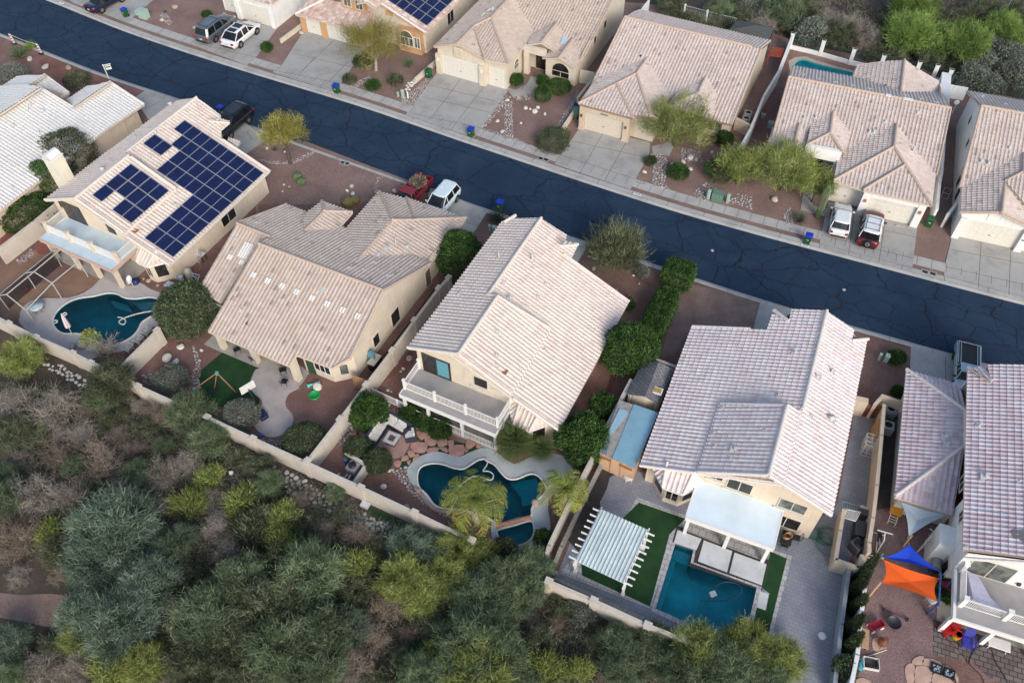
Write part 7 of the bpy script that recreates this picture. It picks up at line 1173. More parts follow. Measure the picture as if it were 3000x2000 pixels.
def dish(s,z,label,mat,r=.4,rz=200,tilt=45,post=1.):
    p=W(s,z);root=thing('satellite_dish',label,'satellite dish',(p.x,p.y,max(0.1,z-post)),R(rz));m=MB();T=Matrix.Translation((0,0,post))@Matrix.Rotation(R(tilt),4,'Y');m.lathe([(max(.001,r*k/5),.3*r*(k/5)**2)for k in range(6)]+[(r*.97,.3*r-.02),(.001,-.03)],18,T);m.build('dish',mat,root);m=MB();m.tube([(0,0,0),(0,0,post-.02)],.035,6);m.build('mast',PIPE,root);m=MB();m.tube([T@Vector((r*.9,0,.25*r)),T@Vector((.0,0,r*.95))],.02,5);m.build('feed_arm',BLK,root)
dish('A1990,885',1.1,'white satellite dish on the ground by the free-form pool',WHITE,.4,230,50);dish('j1020,105',1.2,'blue-grey satellite dish in the narrow side yard of the tan house',plain('dish_blue',(.08,.19,.25),.6),.45,240,60);dish('d1578,788',4.6,'small white dish on a tall arm between the two far right houses',WHITE,.25,200,40,1.2);dish('k200,635',2.6,'white satellite dish at the right end of the grey balcony',WHITE,.42,180,70,.6)
m=MB();m.lathe([(.35,0),(.38,.1),(.32,.32),(.1,.4)],12);p=W('e1040,855',.15);simple('blue_tub',m,plain('tub_navy',(.01,.02,.13),.5),(p.x,p.y,.14),0,'navy blue tub beside the white satellite dish','tub')
p=W('e1325,900',.3);root=thing('deck_box','pale grey-blue storage box between the bay window and round tree','storage box',(p.x,p.y,.1),R(-27));m=MB();m.rbox((0,0,.25),(1.25,.6,.5),.06);m.build('box',plain('box_grey',(.42,.50,.52),.6),root);m=MB();m.rbox((0,0,.55),(1.32,.66,.12),.06);m.build('lid',plain('box_lid',(.46,.53,.56),.5),root)
def table(name,lab,s,r,z,top,leg,n=4,round_=True,rz=0,d=(1,1),cat='table',base=.1):
    p=W(s,z);root=thing(name,lab,cat,(p.x,p.y,base),R(rz));m=MB()
    if round_:m.lathe([(r,z-.04-base),(r,z-base),(.001,z-base)],20)
    else:m.rbox((0,0,z-base-.03),(*d,.06),.03)
    m.build('table_top',top,root)
    for k in range(n):
        a=2*math.pi*(k+.5)/n;q=(r*.75*math.cos(a),r*.75*math.sin(a))if round_ else(d[0]*.42*(1 if k in(0,3)else-1),d[1]*.4*(1 if k<2 else-1));m=MB();m.tube([(*q,0),(q[0]*.85,q[1]*.85,z-base-.05)],.025,5);m.build('leg',leg,root)
    return root
table('glass_table','round pale glass table on the pool deck under the canopy frame','e272,1035',.62,.7,plain('glass_pale',(.42,.50,.50),.1),plain('metal_teal',(.08,.22,.24),.5),6)
def lounge(lab,s,rz,group):
    p=W(s,.3);root=thing('pool_chair',lab,'chair',(p.x,p.y,.13),R(rz),group);M_=plain('chair_greygreen',(.42,.44,.40),.6);m=MB()
    for k in range(6):m.box((-.25+.1*k,0,.34+.012*k),(.075,.6,.03))
    m.build('seat',M_,root);m=MB();T=Matrix.Translation((-.3,0,.36))@Matrix.Rotation(R(-25),4,'Y');[m.box((0,-.24+.12*k,.35),(.03,.09,.7),0,T)for k in range(5)];m.build('backrest',M_,root)
    for sx in(-.28,.3):
        for sy in(-.28,.28):m=MB();m.box((sx,sy,.17),(.06,.05,.34));m.build('leg',M_,root)
    for sy in(-.34,.34):m=MB();m.box((0,sy,.56),(.65,.09,.03));m.box((.28,sy,.4),(.05,.05,.3));m.build('armrest',M_,root)
for i,s in enumerate(('e1128,1245','e1070,1308','e990,1372')):lounge(['upper','middle','lower'][i]+' of three pale slatted chairs along the free-form pool',s,152,'slatted chairs along the free-form pool')
p=W('e560,1265',.13);root=thing('pool_umbrella','closed pink and white striped umbrella leaning over the free-form pool','umbrella',(p.x,p.y,.14),R(100));T=Matrix.Rotation(R(8),4,'Y');m=MB();m.tube([(0,0,0),T@Vector((0,0,2.5))],.025,6);m.build('pole',PIPE,root);st_=[plain('umbrella_white',(.7,.62,.6),.8),plain('umbrella_pink',(.48,.33,.37),.8)]
for j in range(2):
    m=MB()
    for k in range(j,10,2):a0,a1=2*math.pi*k/10,2*math.pi*(k+1)/10;m.loft([[(r*math.cos(a0),r*math.sin(a0),z),(r*1.15*math.cos((a0+a1)/2),r*1.15*math.sin((a0+a1)/2),z),(r*math.cos(a1),r*math.sin(a1),z)]for r,z in((.22,1.05),(.19,1.5),(.12,2.1),(.02,2.5))],T,False,True,False)
    m.build('canopy_cloth',st_[j],root)
p=W('e610,1310',.3);root=thing('boulder_pile','grey mesh-covered rock heap at the edge of the free-form pool','rock',(p.x,p.y,.1));m=MB();[rock_mesh(m,(random.uniform(-.5,.5),random.uniform(-.6,.6),.25),random.uniform(.3,.45),50+i,.7,2)for i in range(4)];m.build('rocks',RIVERD,root)
def hose(name,marks,z,r,mat,label,cat='hose',sm=8):
    P=smooth_open(WP(marks,z),sm);c=Vector((P[0].x,P[0].y,0));m=MB();m.tube([q-c for q in P],r,6);simple(name,m,mat,c,0,label,cat)
HOSE=plain('hose_pale',(.55,.55,.50),.5);hose('pool_hose','e1232,1065 e1130,1080 e1040,1098 e960,1125 e915,1150 e920,1170 e950,1175 e962,1150 e945,1130 e920,1122 e903,1122',.0,.055,HOSE,'pale hose curled on the water of the free-form pool','pool hose');hose('pool_hose','j1905,915 j1895,950 j1870,990 j1910,992 j1945,1015 j1945,1045 j1925,1060 j1890,1050 j1800,1030 j1720,1080 j1670,1130',.0,.05,HOSE,'pale hose across the water of the kidney-shaped pool','pool hose');hose('pool_hose','o210,550 o225,515 o255,490 o300,478 o370,490 o400,510 o405,545 o370,580 o290,605 o200,610 o120,610',-.01,.045,plain('hose_dark',(.02,.05,.08),.5),'dark hose of the cleaner in the rectangular pool','pool hose')
m=MB();m.rbox((0,0,.12),(.45,.4,.25),.08);p=W('o208,562',0);simple('pool_cleaner',m,PLATE,(p.x,p.y,-.15),.3,'small pale pool cleaner in the rectangular pool','pool cleaner');m=MB();m.lathe([(.12,0),(.12,.06),(.06,.08)],12)
for s,lab in(('e495,1098','white ring float near the left end of the free-form pool'),('e425,1155','white ring float at the rim of the free-form pool')):m=MB();m.tube([(.16*math.cos(k*.5236),.16*math.sin(k*.5236),0)for k in range(13)],.05,6);p=W(s);simple('ring_float',m,WHITE,(p.x,p.y,0),0,lab,'float')
for s,lab,c_ in(('e215,920','red ball-shaped toy on the sand under the canopy frame',(.45,.01,.015)),('j170,728','small blue ball at the lower end of the beige patio',(.05,.1,.35)),('i1775,1015','white ball lying in the wash below the wall',(.6,.62,.6))):m=MB();rock_mesh(m,(0,0,.2),.2,3,1.,3);p=W(s,.1);simple('ball',m,plain('ball_'+lab[:4].strip(),c_,.5),(p.x,p.y,.1),0,lab,'ball')
p=W('e1525,640',.9);table('work_table','small patterned table by the solar house side wall','e1525,630',.5,.95,PLATE,BLK,4,False,-27,(.95,.6));
p=W('e1545,700',.2);root=thing('step_ladder','grey folding step ladder leaning by the patterned table','ladder',(p.x,p.y,.1),R(40));m=MB();[m.tube([(-.35,y,0),(.25,y*.8,1.4)],.025,5)for y in(-.25,.25)];m.build('rail',ALU,root);m=MB();[m.box((-.35+.6*k/5,0,1.4*k/5),(.1,.45,.03))for k in range(1,6)];m.build('step',ALU,root)
p=W('e1450,800',.3);root=thing('pool_filter','cream tank and white pipes of a pool filter beside the solar house','pool filter',(p.x,p.y,.1),R(-27));m=MB();m.lathe([(.32,0),(.34,.1),(.34,.75),(.2,.95),(.05,1.0)],16);m.build('tank',plain('tank_cream',(.5,.48,.38),.5),root);m=MB();m.tube([(.3,0,.3),(.9,0,.3),(.9,-.5,.3),(.4,-.6,.3)],.05,6);m.tube([(.3,.1,.5),(1.1,.2,.5),(1.1,-.3,.15)],.05,6);m.build('pipe',WHITE,root);m=MB();m.rbox((.7,-.45,.2),(.5,.3,.35),.05);m.build('pump',BLK,root)
for s,d,mt,lab in(('e1355,815',(.25,.35,.7),ST_W,'white electric box at the corner of the bay window'),('e1392,835',(.35,.35,.4),DECKB,'small blue bucket near the cream filter tank')):pedestal(lab,s,d,mt)
WOOD=plain('swing_wood',(.30,.14,.08),.8,var=.2);TEAL=plain('bracket_teal',(.10,.34,.30),.5)
frame_tubes('swing_set',{'a':('i1660,240',2.1,None),'b':('i1487,365',2.1,None),'a1':('i1808,388',.1,None),'b1':('i1590,500',.1,None),'a2':('i1640,380',.1,None),'b2':('i1430,470',.1,None)},{'top_beam':[('a','b')],'leg':[('a','a1'),('b','b1'),('a','a2'),('b','b2')]},.05,WOOD,'wooden A-frame swing set with teal brackets on the artificial lawn','swing set')
sw=COL.objects['swing_set']
for k in(.3,.6):A_,B_=W('i1660,240',2.1),W('i1487,365',2.1);q=A_.lerp(B_,k)-sw.location;m=MB();[m.tube([q+Vector((0,d_,0)),Vector((q.x,q.y+d_,.6))],.012,4)for d_ in(-.2,.2)];m.box((q.x,q.y,.58),(.2,.5,.04));m.build('swing',BLK,sw)
for s in('i1660,240','i1487,365'):q=W(s,2.1)-sw.location;m=MB();m.box((q.x,q.y,q.z-.05),(.22,.22,.24));m.build('bracket',TEAL,sw)
pb=W('j165,548',.14);root=thing('basketball_hoop','portable basketball hoop with a white backboard on the beige patio','basketball hoop',(pb.x,pb.y,.14),R(130));m=MB();m.tube([(0,0,.1),(.15,0,1.6),(.55,0,2.6)],.05,7);m.build('pole',BLK,root);m=MB();m.rbox((-.35,0,.15),(.9,.65,.3),.12);m.build('base',plain('base_navy',(.008,.014,.07),.5),root);m=MB();m.box((.62,0,2.75),(.05,1.2,.8));m.build('backboard',PLATE,root);m=MB();[m.box((.65,y,2.7),(.01,.03,.4))for y in(-.25,.25)];m.box((.65,0,2.9),(.01,.5,.03));m.build('board_marking',BLK,root);m=MB();m.tube([(.9+.23*math.cos(k*.3927),.23*math.sin(k*.3927),2.5)for k in range(17)],.02,5);m.build('rim',RED,root);m=MB();[m.tube([(.9+.22*math.cos(k*.5236),.22*math.sin(k*.5236),2.5),(.9+.12*math.cos(k*.5236+.3),.12*math.sin(k*.5236+.3),2.1)],.008,3)for k in range(12)];m.build('net',WHITE,root)
m=MB();m.lathe([(.02,.03),(.36,.03),(.40,.16),(.44,.16),(.44,.0)],20);p=W('j578,415',.1);simple('kiddie_pool',m,plain('kiddie_green',(.01,.30,.07),.4),(p.x,p.y,.11),0,'small bright green round sand basin on the gravel','basin')
p=W('j575,325',.2);root=thing('teal_toy','long teal plastic toy lying beside the big pale boulder','toy',(p.x,p.y,.12),R(25));m=MB();m.tube([(-.55,0,.1),(-.1,0,.12),(.5,0,.1)],[.2,.07,.1],8);m.build('toy_body',plain('toy_teal',(.12,.5,.42),.4),root)
def wire_chair(lab,s,rz,base=.14,mat=None,group=None):
    p=W(s,.4);root=thing('patio_chair',lab,'chair',(p.x,p.y,base),R(rz),group);M_=mat or BLK;m=MB();m.rbox((0,0,.42),(.5,.52,.05),.08);m.build('seat',M_,root);m=MB();T=Matrix.Translation((-.26,0,.42))@Matrix.Rotation(R(-14),4,'Y');m.tube([T@Vector(q)for q in((0,-.25,0),(0,-.24,.45),(0,0,.52),(0,.24,.45),(0,.25,0))],.022,5);[m.tube([T@Vector((0,-.16+.08*k,0)),T@Vector((0,-.16+.08*k,.46))],.01,4)for k in range(5)];m.build('backrest',M_,root)
    for sx in(-.23,.23):
        for sy in(-.23,.23):m=MB();m.tube([(sx,sy,0),(sx*.9,sy*.95,.42)],.018,5);m.build('leg',M_,root)
wire_chair('dark metal chair standing on the beige patio slab','j350,312',80);wire_chair('dark chair under the tan patio roof, nearest the green panel','j335,225',200);wire_chair('dark chair at the left bay of the tan patio','e1815,1375',120);wire_chair('dark chair beside the middle patio column','e1950,1440',60)
p=W('j1045,180',.3);root=thing('grill_cart','covered cart with a pale top in the side yard by the dish','cart',(p.x,p.y,.1),R(63));m=MB();m.box((0,0,.45),(1.1,.6,.9));m.build('cart_body',BLK,root);m=MB();m.box((0,0,.93),(1.2,.7,.05));m.build('cart_top',plain('cart_top',(.42,.40,.34),.7),root)
a,b=W('j872,300',.9),W('j968,335',.9);root=thing('wooden_gate','wooden plank gate beside the chamfered corner of the tan house','gate',(a.x,a.y,0),math.atan2((b-a).y,(b-a).x));L_=(b-a).length;m=MB();[m.box((L_*(k+.5)/9,0,.85),(L_/9*.88,.04,1.7))for k in range(9)];m.build('plank_panel',plain('gate_wood',(.38,.22,.12),.8,var=.3),root);m=MB();m.box((L_/2,.04,.4),(L_,.03,.1));m.box((L_/2,.04,1.4),(L_,.03,.1));m.build('rail',WOODF,root)
WICK=plain('wicker_navy',(.03,.035,.05),.7,var=.3,scale=30);CUSH=plain('cushion_cream',(.58,.55,.50),.9,var=.08)
c0,c1,c2=W('j1130,590',.45),W('j1025,755',.45),W('j1265,670',.45);root=thing('sectional_sofa','corner sectional sofa of dark wicker with cream cushions','sofa',(c0.x,c0.y,.13));d1,d2=(c1-c0),(c2-c0);d1.z=d2.z=0
m=MB()
for d,sd in((d1,1),(d2,-1)):
    rz=math.atan2(d.y,d.x);n_=Vector((d.y,-d.x,0)).normalized()*(-1 if sd==1 else 1);ce=d/2;m.box((ce.x,ce.y,.17),(d.length+.8,.8,.3),rz);q=ce+n_*-.42;m.box((q.x,q.y,.38),(d.length+.95,.2,.76),rz)
    k=4 if sd==1 else 2;cu_=[]
    for i in range(k):p=d*((i+.6)/k);c=MB();c.rbox((p.x,p.y,.40),(d.length/k*.95,.62,.16),.06,rz);c.build('seat_cushion',CUSH,root);p=p+n_*-.26;c=MB();c.rbox((p.x,p.y,.58),(d.length/k*.88,.16,.34),.06,rz);c.build('back_cushion',CUSH,root)
    e=d*1+d.normalized()*.4;m.box((e.x,e.y,.3),(.12,.85,.55),rz)
m.build('wicker_frame',WICK,root)
p=W('j1310,720',.4);root=thing('wicker_armchair','dark wicker armchair with cream cushions at the end of the sofa','armchair',(p.x,p.y,.13),R(195));m=MB();m.box((0,0,.17),(.8,.8,.3));m.box((-.4,0,.38),(.12,.85,.72));[m.box((0,sy*.42,.3),(.8,.1,.5))for sy in(-1,1)];m.build('wicker_frame',WICK,root);m=MB();m.rbox((.05,0,.4),(.65,.66,.16),.06);m.build('seat_cushion',CUSH,root);m=MB();m.rbox((-.28,0,.62),(.18,.66,.42),.06);m.build('back_cushion',CUSH,root)
p=W('j1172,750',.5);root=thing('fire_table','square fire table with a pale rim in front of the sofa','fire table',(p.x,p.y,.13),R(-25));m=MB();m.box((0,0,.27),(.75,.75,.54));m.build('base',plain('fire_base',(.10,.08,.075),.7),root);m=MB();[m.box(c_,d_)for c_,d_ in(((0,.38,.57),(1.0,.24,.06)),((0,-.38,.57),(1.0,.24,.06)),((.38,0,.57),(.24,.52,.06)),((-.38,0,.57),(.24,.52,.06)))];m.build('table_rim',plain('fire_rim',(.42,.42,.41),.7),root);m=MB();[rock_mesh(m,(random.uniform(-.2,.2),random.uniform(-.2,.2),.56),.08,60+i,.8,1)for i in range(14)];m.build('lava_rocks',plain('lava_rock',(.12,.05,.04),.9),root)
def pump_set(lab,s,rz,tank,base=.1):
    p=W(s,.3);root=thing('pool_pump',lab,'pool pump',(p.x,p.y,base),R(rz));m=MB();m.rbox((0,0,.45),(.85,.8,.9),.1);m.build('heater_case',tank,root);m=MB();m.lathe([(.3,.9),(.3,.97),(.05,.99)],14);m.build('fan_grille',BLK,root);m=MB();m.tube([(-.5,-.1,.4),(-1.0,-.1,.4),(-1.3,-.5,.4),(-1.3,-.9,.15)],.06,6);m.tube([(-.5,.2,.25),(-1.2,.3,.25),(-1.5,-.2,.5)],.06,6);m.tube([(-.9,.6,.1),(-.9,.6,.7),(-1.4,.6,.7)],.05,6);m.build('pipe',PIPE,root);m=MB();m.lathe([(.2,0),(.24,.1),(.24,.45),(.05,.55)],14,Matrix.Translation((-1.1,.2,0)));m.build('filter',plain('filter_grey',(.4,.4,.38),.6),root);return root
pump_set('grey pool heater with white pipes inside the cream enclosure','j880,985',63,plain('heater_grey',(.25,.25,.27),.6));m=MB();m.lathe([(.22,0),(.25,.35),(.2,.45),(.02,.47)],12);p=W('j825,910',.2);simple('blue_jug',m,plain('jug_blue',(.06,.12,.3),.5),(p.x,p.y,.1),0,'blue jug standing at the enclosure wall','jug')
m=MB();m.lathe([(.12,.12),(.2,.2),(.26,.12),(.26,0),(.12,0)],14);p=W('j1305,132',.1);simple('ring_planter',m,CONK,(p.x,p.y,.1),0,'grey concrete ring planter on the red gravel','planter');m=MB();[m.tube([(.38*math.cos(k*.5236),.38*math.sin(k*.5236),z)for k in range(13)],.03,5)for z in(.1,.35)];[m.tube([(0,0,.35),(.38*math.cos(k*.785),.38*math.sin(k*.785),.35)],.015,4)for k in range(8)];p=W('n790,98',.2);simple('wire_ring',m,BLK,(p.x,p.y,.1),0,'dark round wire stand below the date palm','stand')
a,b=W('j1020,365',1.0),W('j1275,480',1.0);d=b-a;root=thing('picket_fence','short white picket fence between the long wall and the grey balcony','fence',(a.x,a.y,.1),math.atan2(d.y,d.x));m=MB();[m.box((d.length/2,0,z),(d.length,.05,.06))for z in(.12,.95)];m.build('rail',WHITE,root);m=MB();[m.box((d.length*k/26,0,.53),(.03,.03,.85))for k in range(27)];m.build('pickets',WHITE,root);[(lambda q:q.build('fence_post',WHITE,root))(MB().box((d.length*f,0,.5),(.1,.1,1.05)))for f in(0,.74,1)]
for s,lab in(('k1010,345','long dark red timber edging beside the narrow side yard'),('k900,600','short dark red timber edging by the small dark bush')):p=W(s,.2);m=MB();m.box((0,0,.1),(3.2 if 'long' in lab else 1.6,.14,.22));simple('timber_edging',m,plain('timber_red',(.16,.035,.025),.85),(p.x,p.y,.1),R(66 if 'long' in lab else-25),lab,'edging')
SHG=brick_mat('shingle_grey',((.15,.145,.15),(.22,.215,.22)),.5,.26,66,(.08,.08,.08),.08)
sh=[W('k1135,400',2.0),W('k1265,150',2.0),W('k1505,215',2.0),W('k1395,480',2.0)];r0,r1=W('k1280,418',2.75),W('k1385,158',2.75);c=Vector((sh[0].x,sh[0].y,0));root=thing('garden_shed','cream garden shed with a grey shingle roof and one small skylight','shed',c)
q=[v-c for v in sh];e0,e1=r0-c,r1-c;m=MB();ov=.0;m.quad(q[0],e0,e1,q[1]);m.quad(e0,q[3],q[2],e1);m.quad(*[v-Vector((0,0,.1))for v in(q[1],e1,e0,q[0])]);m.quad(*[v-Vector((0,0,.1))for v in(e1,q[2],q[3],e0)]);[m.quad(a_,b_,b_-Vector((0,0,.1)),a_-Vector((0,0,.1)))for a_,b_ in((q[0],e0),(e0,q[3]),(q[3],q[2]),(q[2],e1),(e1,q[1]),(q[1],q[0]))];RF=m.build('roof',SHG,root)
cc=sum(q,Vector())/4;ins=[cc+(v-cc)*.9 for v in q];m=MB();g0,g1=cc+(e0-cc)*.9,cc+(e1-cc)*.9;P_=[ins[0],g0,ins[3],ins[2],g1,ins[1]];[m.quad(Vector((a_.x,a_.y,-.05)),Vector((b_.x,b_.y,-.05)),b_-Vector((0,0,.12)),a_-Vector((0,0,.12)))for a_,b_ in zip(P_,P_[1:]+P_[:1])];m.build('wall',ST_C,root)
d=(ins[3]-ins[0]);d.z=0;rz=math.atan2(d.y,d.x);nn=Vector((d.y,-d.x,0)).normalized();nn=nn if nn.y<0 else-nn;dc=(ins[0]+ins[3])/2+nn*.03;m=MB();m.box((dc.x,dc.y,.98),(1.9,.06,1.85),rz);DR=m.build('door',plain('shed_door',(.34,.31,.30),.8),root);m=MB();[m.box((dc.x+nn.x*.03+d.normalized().x*o_,dc.y+nn.y*.03+d.normalized().y*o_,.98),(.1,.03,1.95),rz)for o_ in(-.98,0,.98)];m.build('door_trim',ST_W,DR)
sp=W('k1375,380',2.42)-c;m=MB();m.box((sp.x,sp.y,sp.z+.05),(.6,.75,.1),R(66));S_=m.build('skylight',WHITE,RF);m=MB();m.box((sp.x,sp.y,sp.z+.105),(.44,.58,.02),R(66));m.build('pane',plain('skylight_amber',(.42,.27,.06),.4),S_)
BLUR=plain('roof_sheet_blue',(.21,.37,.46),.55,var=.12,scale=1.0);lt=WP('k930,850 k1085,445 k1380,545 k1205,970',2.25);c=Vector((lt[0].x,lt[0].y,0));root=thing('lean_to_shed','long peach lean-to shed with blue sheet roofing partly bare','shed',c);L4=[v-c for v in lt];m=MB();m.prism([v[:2]for v in L4],2.15,2.22);m.build('roof_deck',plain('bare_felt',(.30,.28,.26),.95,var=.35,scale=2.5,bmp=.5),root)
m=MB();m.prism([(v-c)[:2]for v in WP('k1030,890 k1195,480 k1380,545 k1205,970',2.25)],2.22,2.27);RS=m.build('blue_sheet',BLUR,root);m=MB();m.prism([(v-c)[:2]for v in WP('k975,740 k1085,515 k1145,530 k1145,560 k1060,670 k990,740',2.25)],2.23,2.30);m.build('blue_sheet',plain('roof_sheet_pale',(.30,.44,.52),.6),root);m=MB();m.prism([(v-c)[:2]for v in WP('k925,850 k975,720 k995,740 k945,855',2.25)],2.225,2.25);m.build('blue_sheet',BLUR,root);m=MB();m.prism([(v-c)[:2]for v in WP('k945,855 k970,735 k1020,725 k985,870',2.25)],2.22,2.235);m.build('grey_sheet',plain('roof_sheet_grey',(.17,.20,.24),.7),root)
k_=sum(L4,Vector())/4;LI=[k_+(v-k_)*.97 for v in L4];PCH=plain('ply_peach',(.56,.36,.22),.85,var=.1);m=MB();[m.quad(Vector((a_.x,a_.y,0)),Vector((b_.x,b_.y,0)),Vector((b_.x,b_.y,2.16)),Vector((a_.x,a_.y,2.16)))for a_,b_ in zip(LI,LI[1:]+LI[:1])];m.build('wall',PCH,root);d=LI[3]-LI[0];d.z=0;rz=math.atan2(d.y,d.x);nn=Vector((d.y,-d.x,0)).normalized();nn=nn if nn.y<0 else-nn
for f in(.33,.62):p=LI[0]+d*f+nn*.02;m=MB();m.box((p.x,p.y,1.05),(.03,.03,2.1),rz);m.build('door_edge',WOODF,root)
for f in(.16,.76):p=LI[0]+d*f+nn*.03;m=MB();m.box((p.x,p.y,1.75),(.95,.05,.28),rz);m.build('vent_panel',plain('vent_wood',(.30,.13,.05),.8,var=.4,scale=12),root)
pg=[W('n1745,-40',2.55),W('n2100,65',2.55),W('n1945,490',2.55),W('n1615,335',2.55)];c=Vector((pg[3].x,pg[3].y,0));root=thing('pergola','white pergola with a ribbed metal roof and projecting rafter tails','pergola',c);Q=[v-c for v in pg];ux=(Q[1]-Q[0]).normalized();uy=(Q[0]-Q[3]);Ly=uy.length;uy.normalize();Lx=(Q[2]-Q[3]).length;ux=(Q[2]-Q[3]).normalized();uy=(uy-ux*uy.dot(ux)).normalized();METP=plain('pergola_metal',(.60,.66,.64),.5,var=.12,scale=.9)
def PP(x,y,z):return Q[3]*0+ux*x+uy*y+Vector((0,0,z))
nr=13;prof=[]
for i in range(nr):x0=Lx*i/nr;w_=Lx/nr;prof+=[(x0,0),(x0+w_*.74,0),(x0+w_*.8,.07),(x0+w_*.94,.07)]
prof.append((Lx,0));m=MB();m.add([PP(x,y,2.55+z)for y in(0,Ly)for x,z in prof]+[PP(x,y,2.52)for y in(0,Ly)for x,z in(prof[0],prof[-1])],[(i,i+1,i+1+len(prof),i+len(prof))for i in range(len(prof)-1)]);m.quad(PP(0,0,2.53),PP(0,Ly,2.53),PP(Lx,Ly,2.53),PP(Lx,0,2.53));m.build('metal_roof',METP,root);rz=math.atan2(ux.y,ux.x)
for k in range(9):q=PP(Lx/2,.15+(Ly-.3)*k/8,2.42);m=MB();m.box(q,(Lx+1.1,.06,.16),rz);m.build('rafter',WHITE,root)
for x in(-.05,Lx+.05):q=PP(x,Ly/2,2.3);m=MB();m.box(q,(.08,Ly+.5,.18),rz);m.build('beam',WHITE,root)
for x in(-.05,Lx+.05):
    for y in(.25,Ly-.25):q=PP(x,y,1.2);m=MB();m.box(q,(.16,.16,2.4),rz);m.box((q.x,q.y,.3),(.24,.24,.3),rz);m.build('post',WHITE,root)
def acunit(lab,s,z=.5,base=.1):
    p=W(s,.8);root=thing('air_conditioner',lab,'air conditioner',(p.x,p.y,base),R(69));m=MB();m.rbox((0,0,.42),(.85,.85,.84),.06);m.build('case',plain('ac_grey',(.24,.28,.28),.6),root);m=MB();m.lathe([(.33,.842),(.33,.87),(.29,.87),(.29,.846)],18);m.build('fan_ring',PIPE,root);m=MB();m.lathe([(.29,.846),(.001,.846)],18);m.build('fan_grille',BLK,root);m=MB();[m.box((0,0,.856),(.58,.05,.012),R(60*k))for k in range(3)];m.build('fan_blade',DKMET,root)
acunit('upper air conditioner behind the short tan wall at the right','l1072,520');acunit('lower air conditioner behind the long tan wall at the right','l1052,645');acunit('upper of twin air conditioners beside the far tan house','c2070,870');acunit('lower of twin air conditioners beside the far tan house','c2055,912')
a,b=W('l870,480',1.5),W('l1000,510',1.5);d=b-a;root=thing('rust_gate','rust-red boarded gate closing the paved side yard','gate',(a.x,a.y,0),math.atan2(d.y,d.x));m=MB();[m.box((d.length*(k+.5)/8,0,.85),(d.length/8*.9,.05,1.6))for k in range(8)];m.build('plank_panel',plain('rust_boards',(.16,.055,.03),.85,var=.35,scale=4),root);m=MB();[m.box((d.length/2,.03,z),(d.length,.05,.07))for z in(.1,1.62)];m.build('gate_frame',DKMET,root)
p=W('l955,680',.9);root=thing('plywood_sheet','orange-tan plywood sheet leaning on the long tan wall','board',(p.x,p.y,.12),R(69));m=MB();m.box((0,.12,.65),(1.6,.04,1.35),0,Matrix.Rotation(R(8),4,'X'));m.build('board',plain('ply_orange',(.42,.25,.12),.8),root)
p=W('l905,800',.7);root=thing('lattice_stack','white wire shelf racks stacked against the long tan wall','rack',(p.x,p.y,.12),R(69));m=MB()
for z in(0,.35,.7,1.05,1.35):[m.tube([(x,-.4,z),(x,.4,z)],.02,4)for x in(-.55,-.18,.18,.55)];[m.tube([(-.55,y,z),(.55,y,z)],.02,4)for y in(-.4,0,.4)]
[m.tube([(x,y,0),(x,y,1.35)],.02,4)for x in(-.55,0,.55)for y in(-.4,.4)];m.build('wire_rack',PIPE,root)
def pframe(name,lab,marks,z,n,mat,cat,r=.03):
    P=WP(marks,z);c=P[0].copy();root=thing(name,lab,cat,c);P=[v-c for v in P];m=MB();m.tube(P+[P[0]],r,5);m.build('frame',mat,root);m=MB();[m.tube([P[0].lerp(P[1],k/n),P[3].lerp(P[2],k/n)],r*.7,4)for k in range(1,n)];m.build('bars',mat,root)
pframe('loose_gate','white barred gate panel lying over the tan enclosure','l735,1285 l840,1305 l800,1375 l712,1350',1.55,9,WHITE,'gate');pframe('wire_crate','pale blue wire crate behind the loose white gate','l705,1225 l830,1255 l825,1300 l700,1270',.7,7,plain('wire_blue',(.25,.36,.38),.5),'crate')
for s,lab in(('l850,1278','left of two white buckets beside the enclosure'),('l882,1290','right of two white buckets beside the enclosure')):m=MB();m.lathe([(.16,0),(.19,.45),(.17,.47),(.001,.45)],14);p=W(s,.4);simple('white_bucket',m,WHITE,(p.x,p.y,.12),0,lab,'bucket')
p=W('l870,1330',.5);root=thing('cinder_bench','dark block bench top behind the loose white gate','bench',(p.x,p.y,.12),R(-21));m=MB();m.box((0,0,.4),(1.0,.5,.8));m.build('block',plain('block_dark',(.10,.095,.09),.9,var=.3),root)
p=W('l825,1450',.6);root=thing('barbecue','covered dark barbecue inside the tan enclosure','barbecue',(p.x,p.y,.12),R(69));m=MB();m.rbox((0,0,.5),(1.2,.7,1.0),.1);m.build('grill_body',plain('bbq_grey',(.06,.055,.06),.5),root);m=MB();m.box((0,.4,.75),(1.0,.2,.04));m.build('shelf',DKMET,root)
pump_set('tangle of pool pump, filter and pipes inside the tan enclosure','o1190,245',120,plain('pump_dark',(.10,.10,.10),.6),.12)
m=MB();rg=random.Random(4)
for k in range(9):cx,cy,rr=rg.gauss(0,.3),rg.gauss(0,.8),rg.uniform(.35,.7);m.tube([(cx+rr*math.cos(a*.35),cy+rr*math.sin(a*.35)*1.2,.05+.02*k)for a in range(18)],.022,5)
p=W('l500,1490',.1);simple('garden_hose',m,plain('hose_green',(.015,.17,.06),.5),(p.x,p.y,.12),R(50),'tangled green garden hose on the pavers by the house corner','hose')
root=table('outdoor_table','dark outdoor table with a coiled tan hose on top','l275,1500',.6,.75,BLK,DKMET,4,False,66,(1.1,.75),base=.12);m=MB();[m.tube([(.28*math.cos(a*.35)+.04*k,.22*math.sin(a*.35),.02+.02*k)for a in range(19)],.02,5)for k in range(5)];p=W('l275,1490',.8);simple('hose_coil',m,plain('hose_tan',(.40,.24,.09),.6),(p.x,p.y,.76),R(20),'coiled tan hose lying on the dark outdoor table','hose')
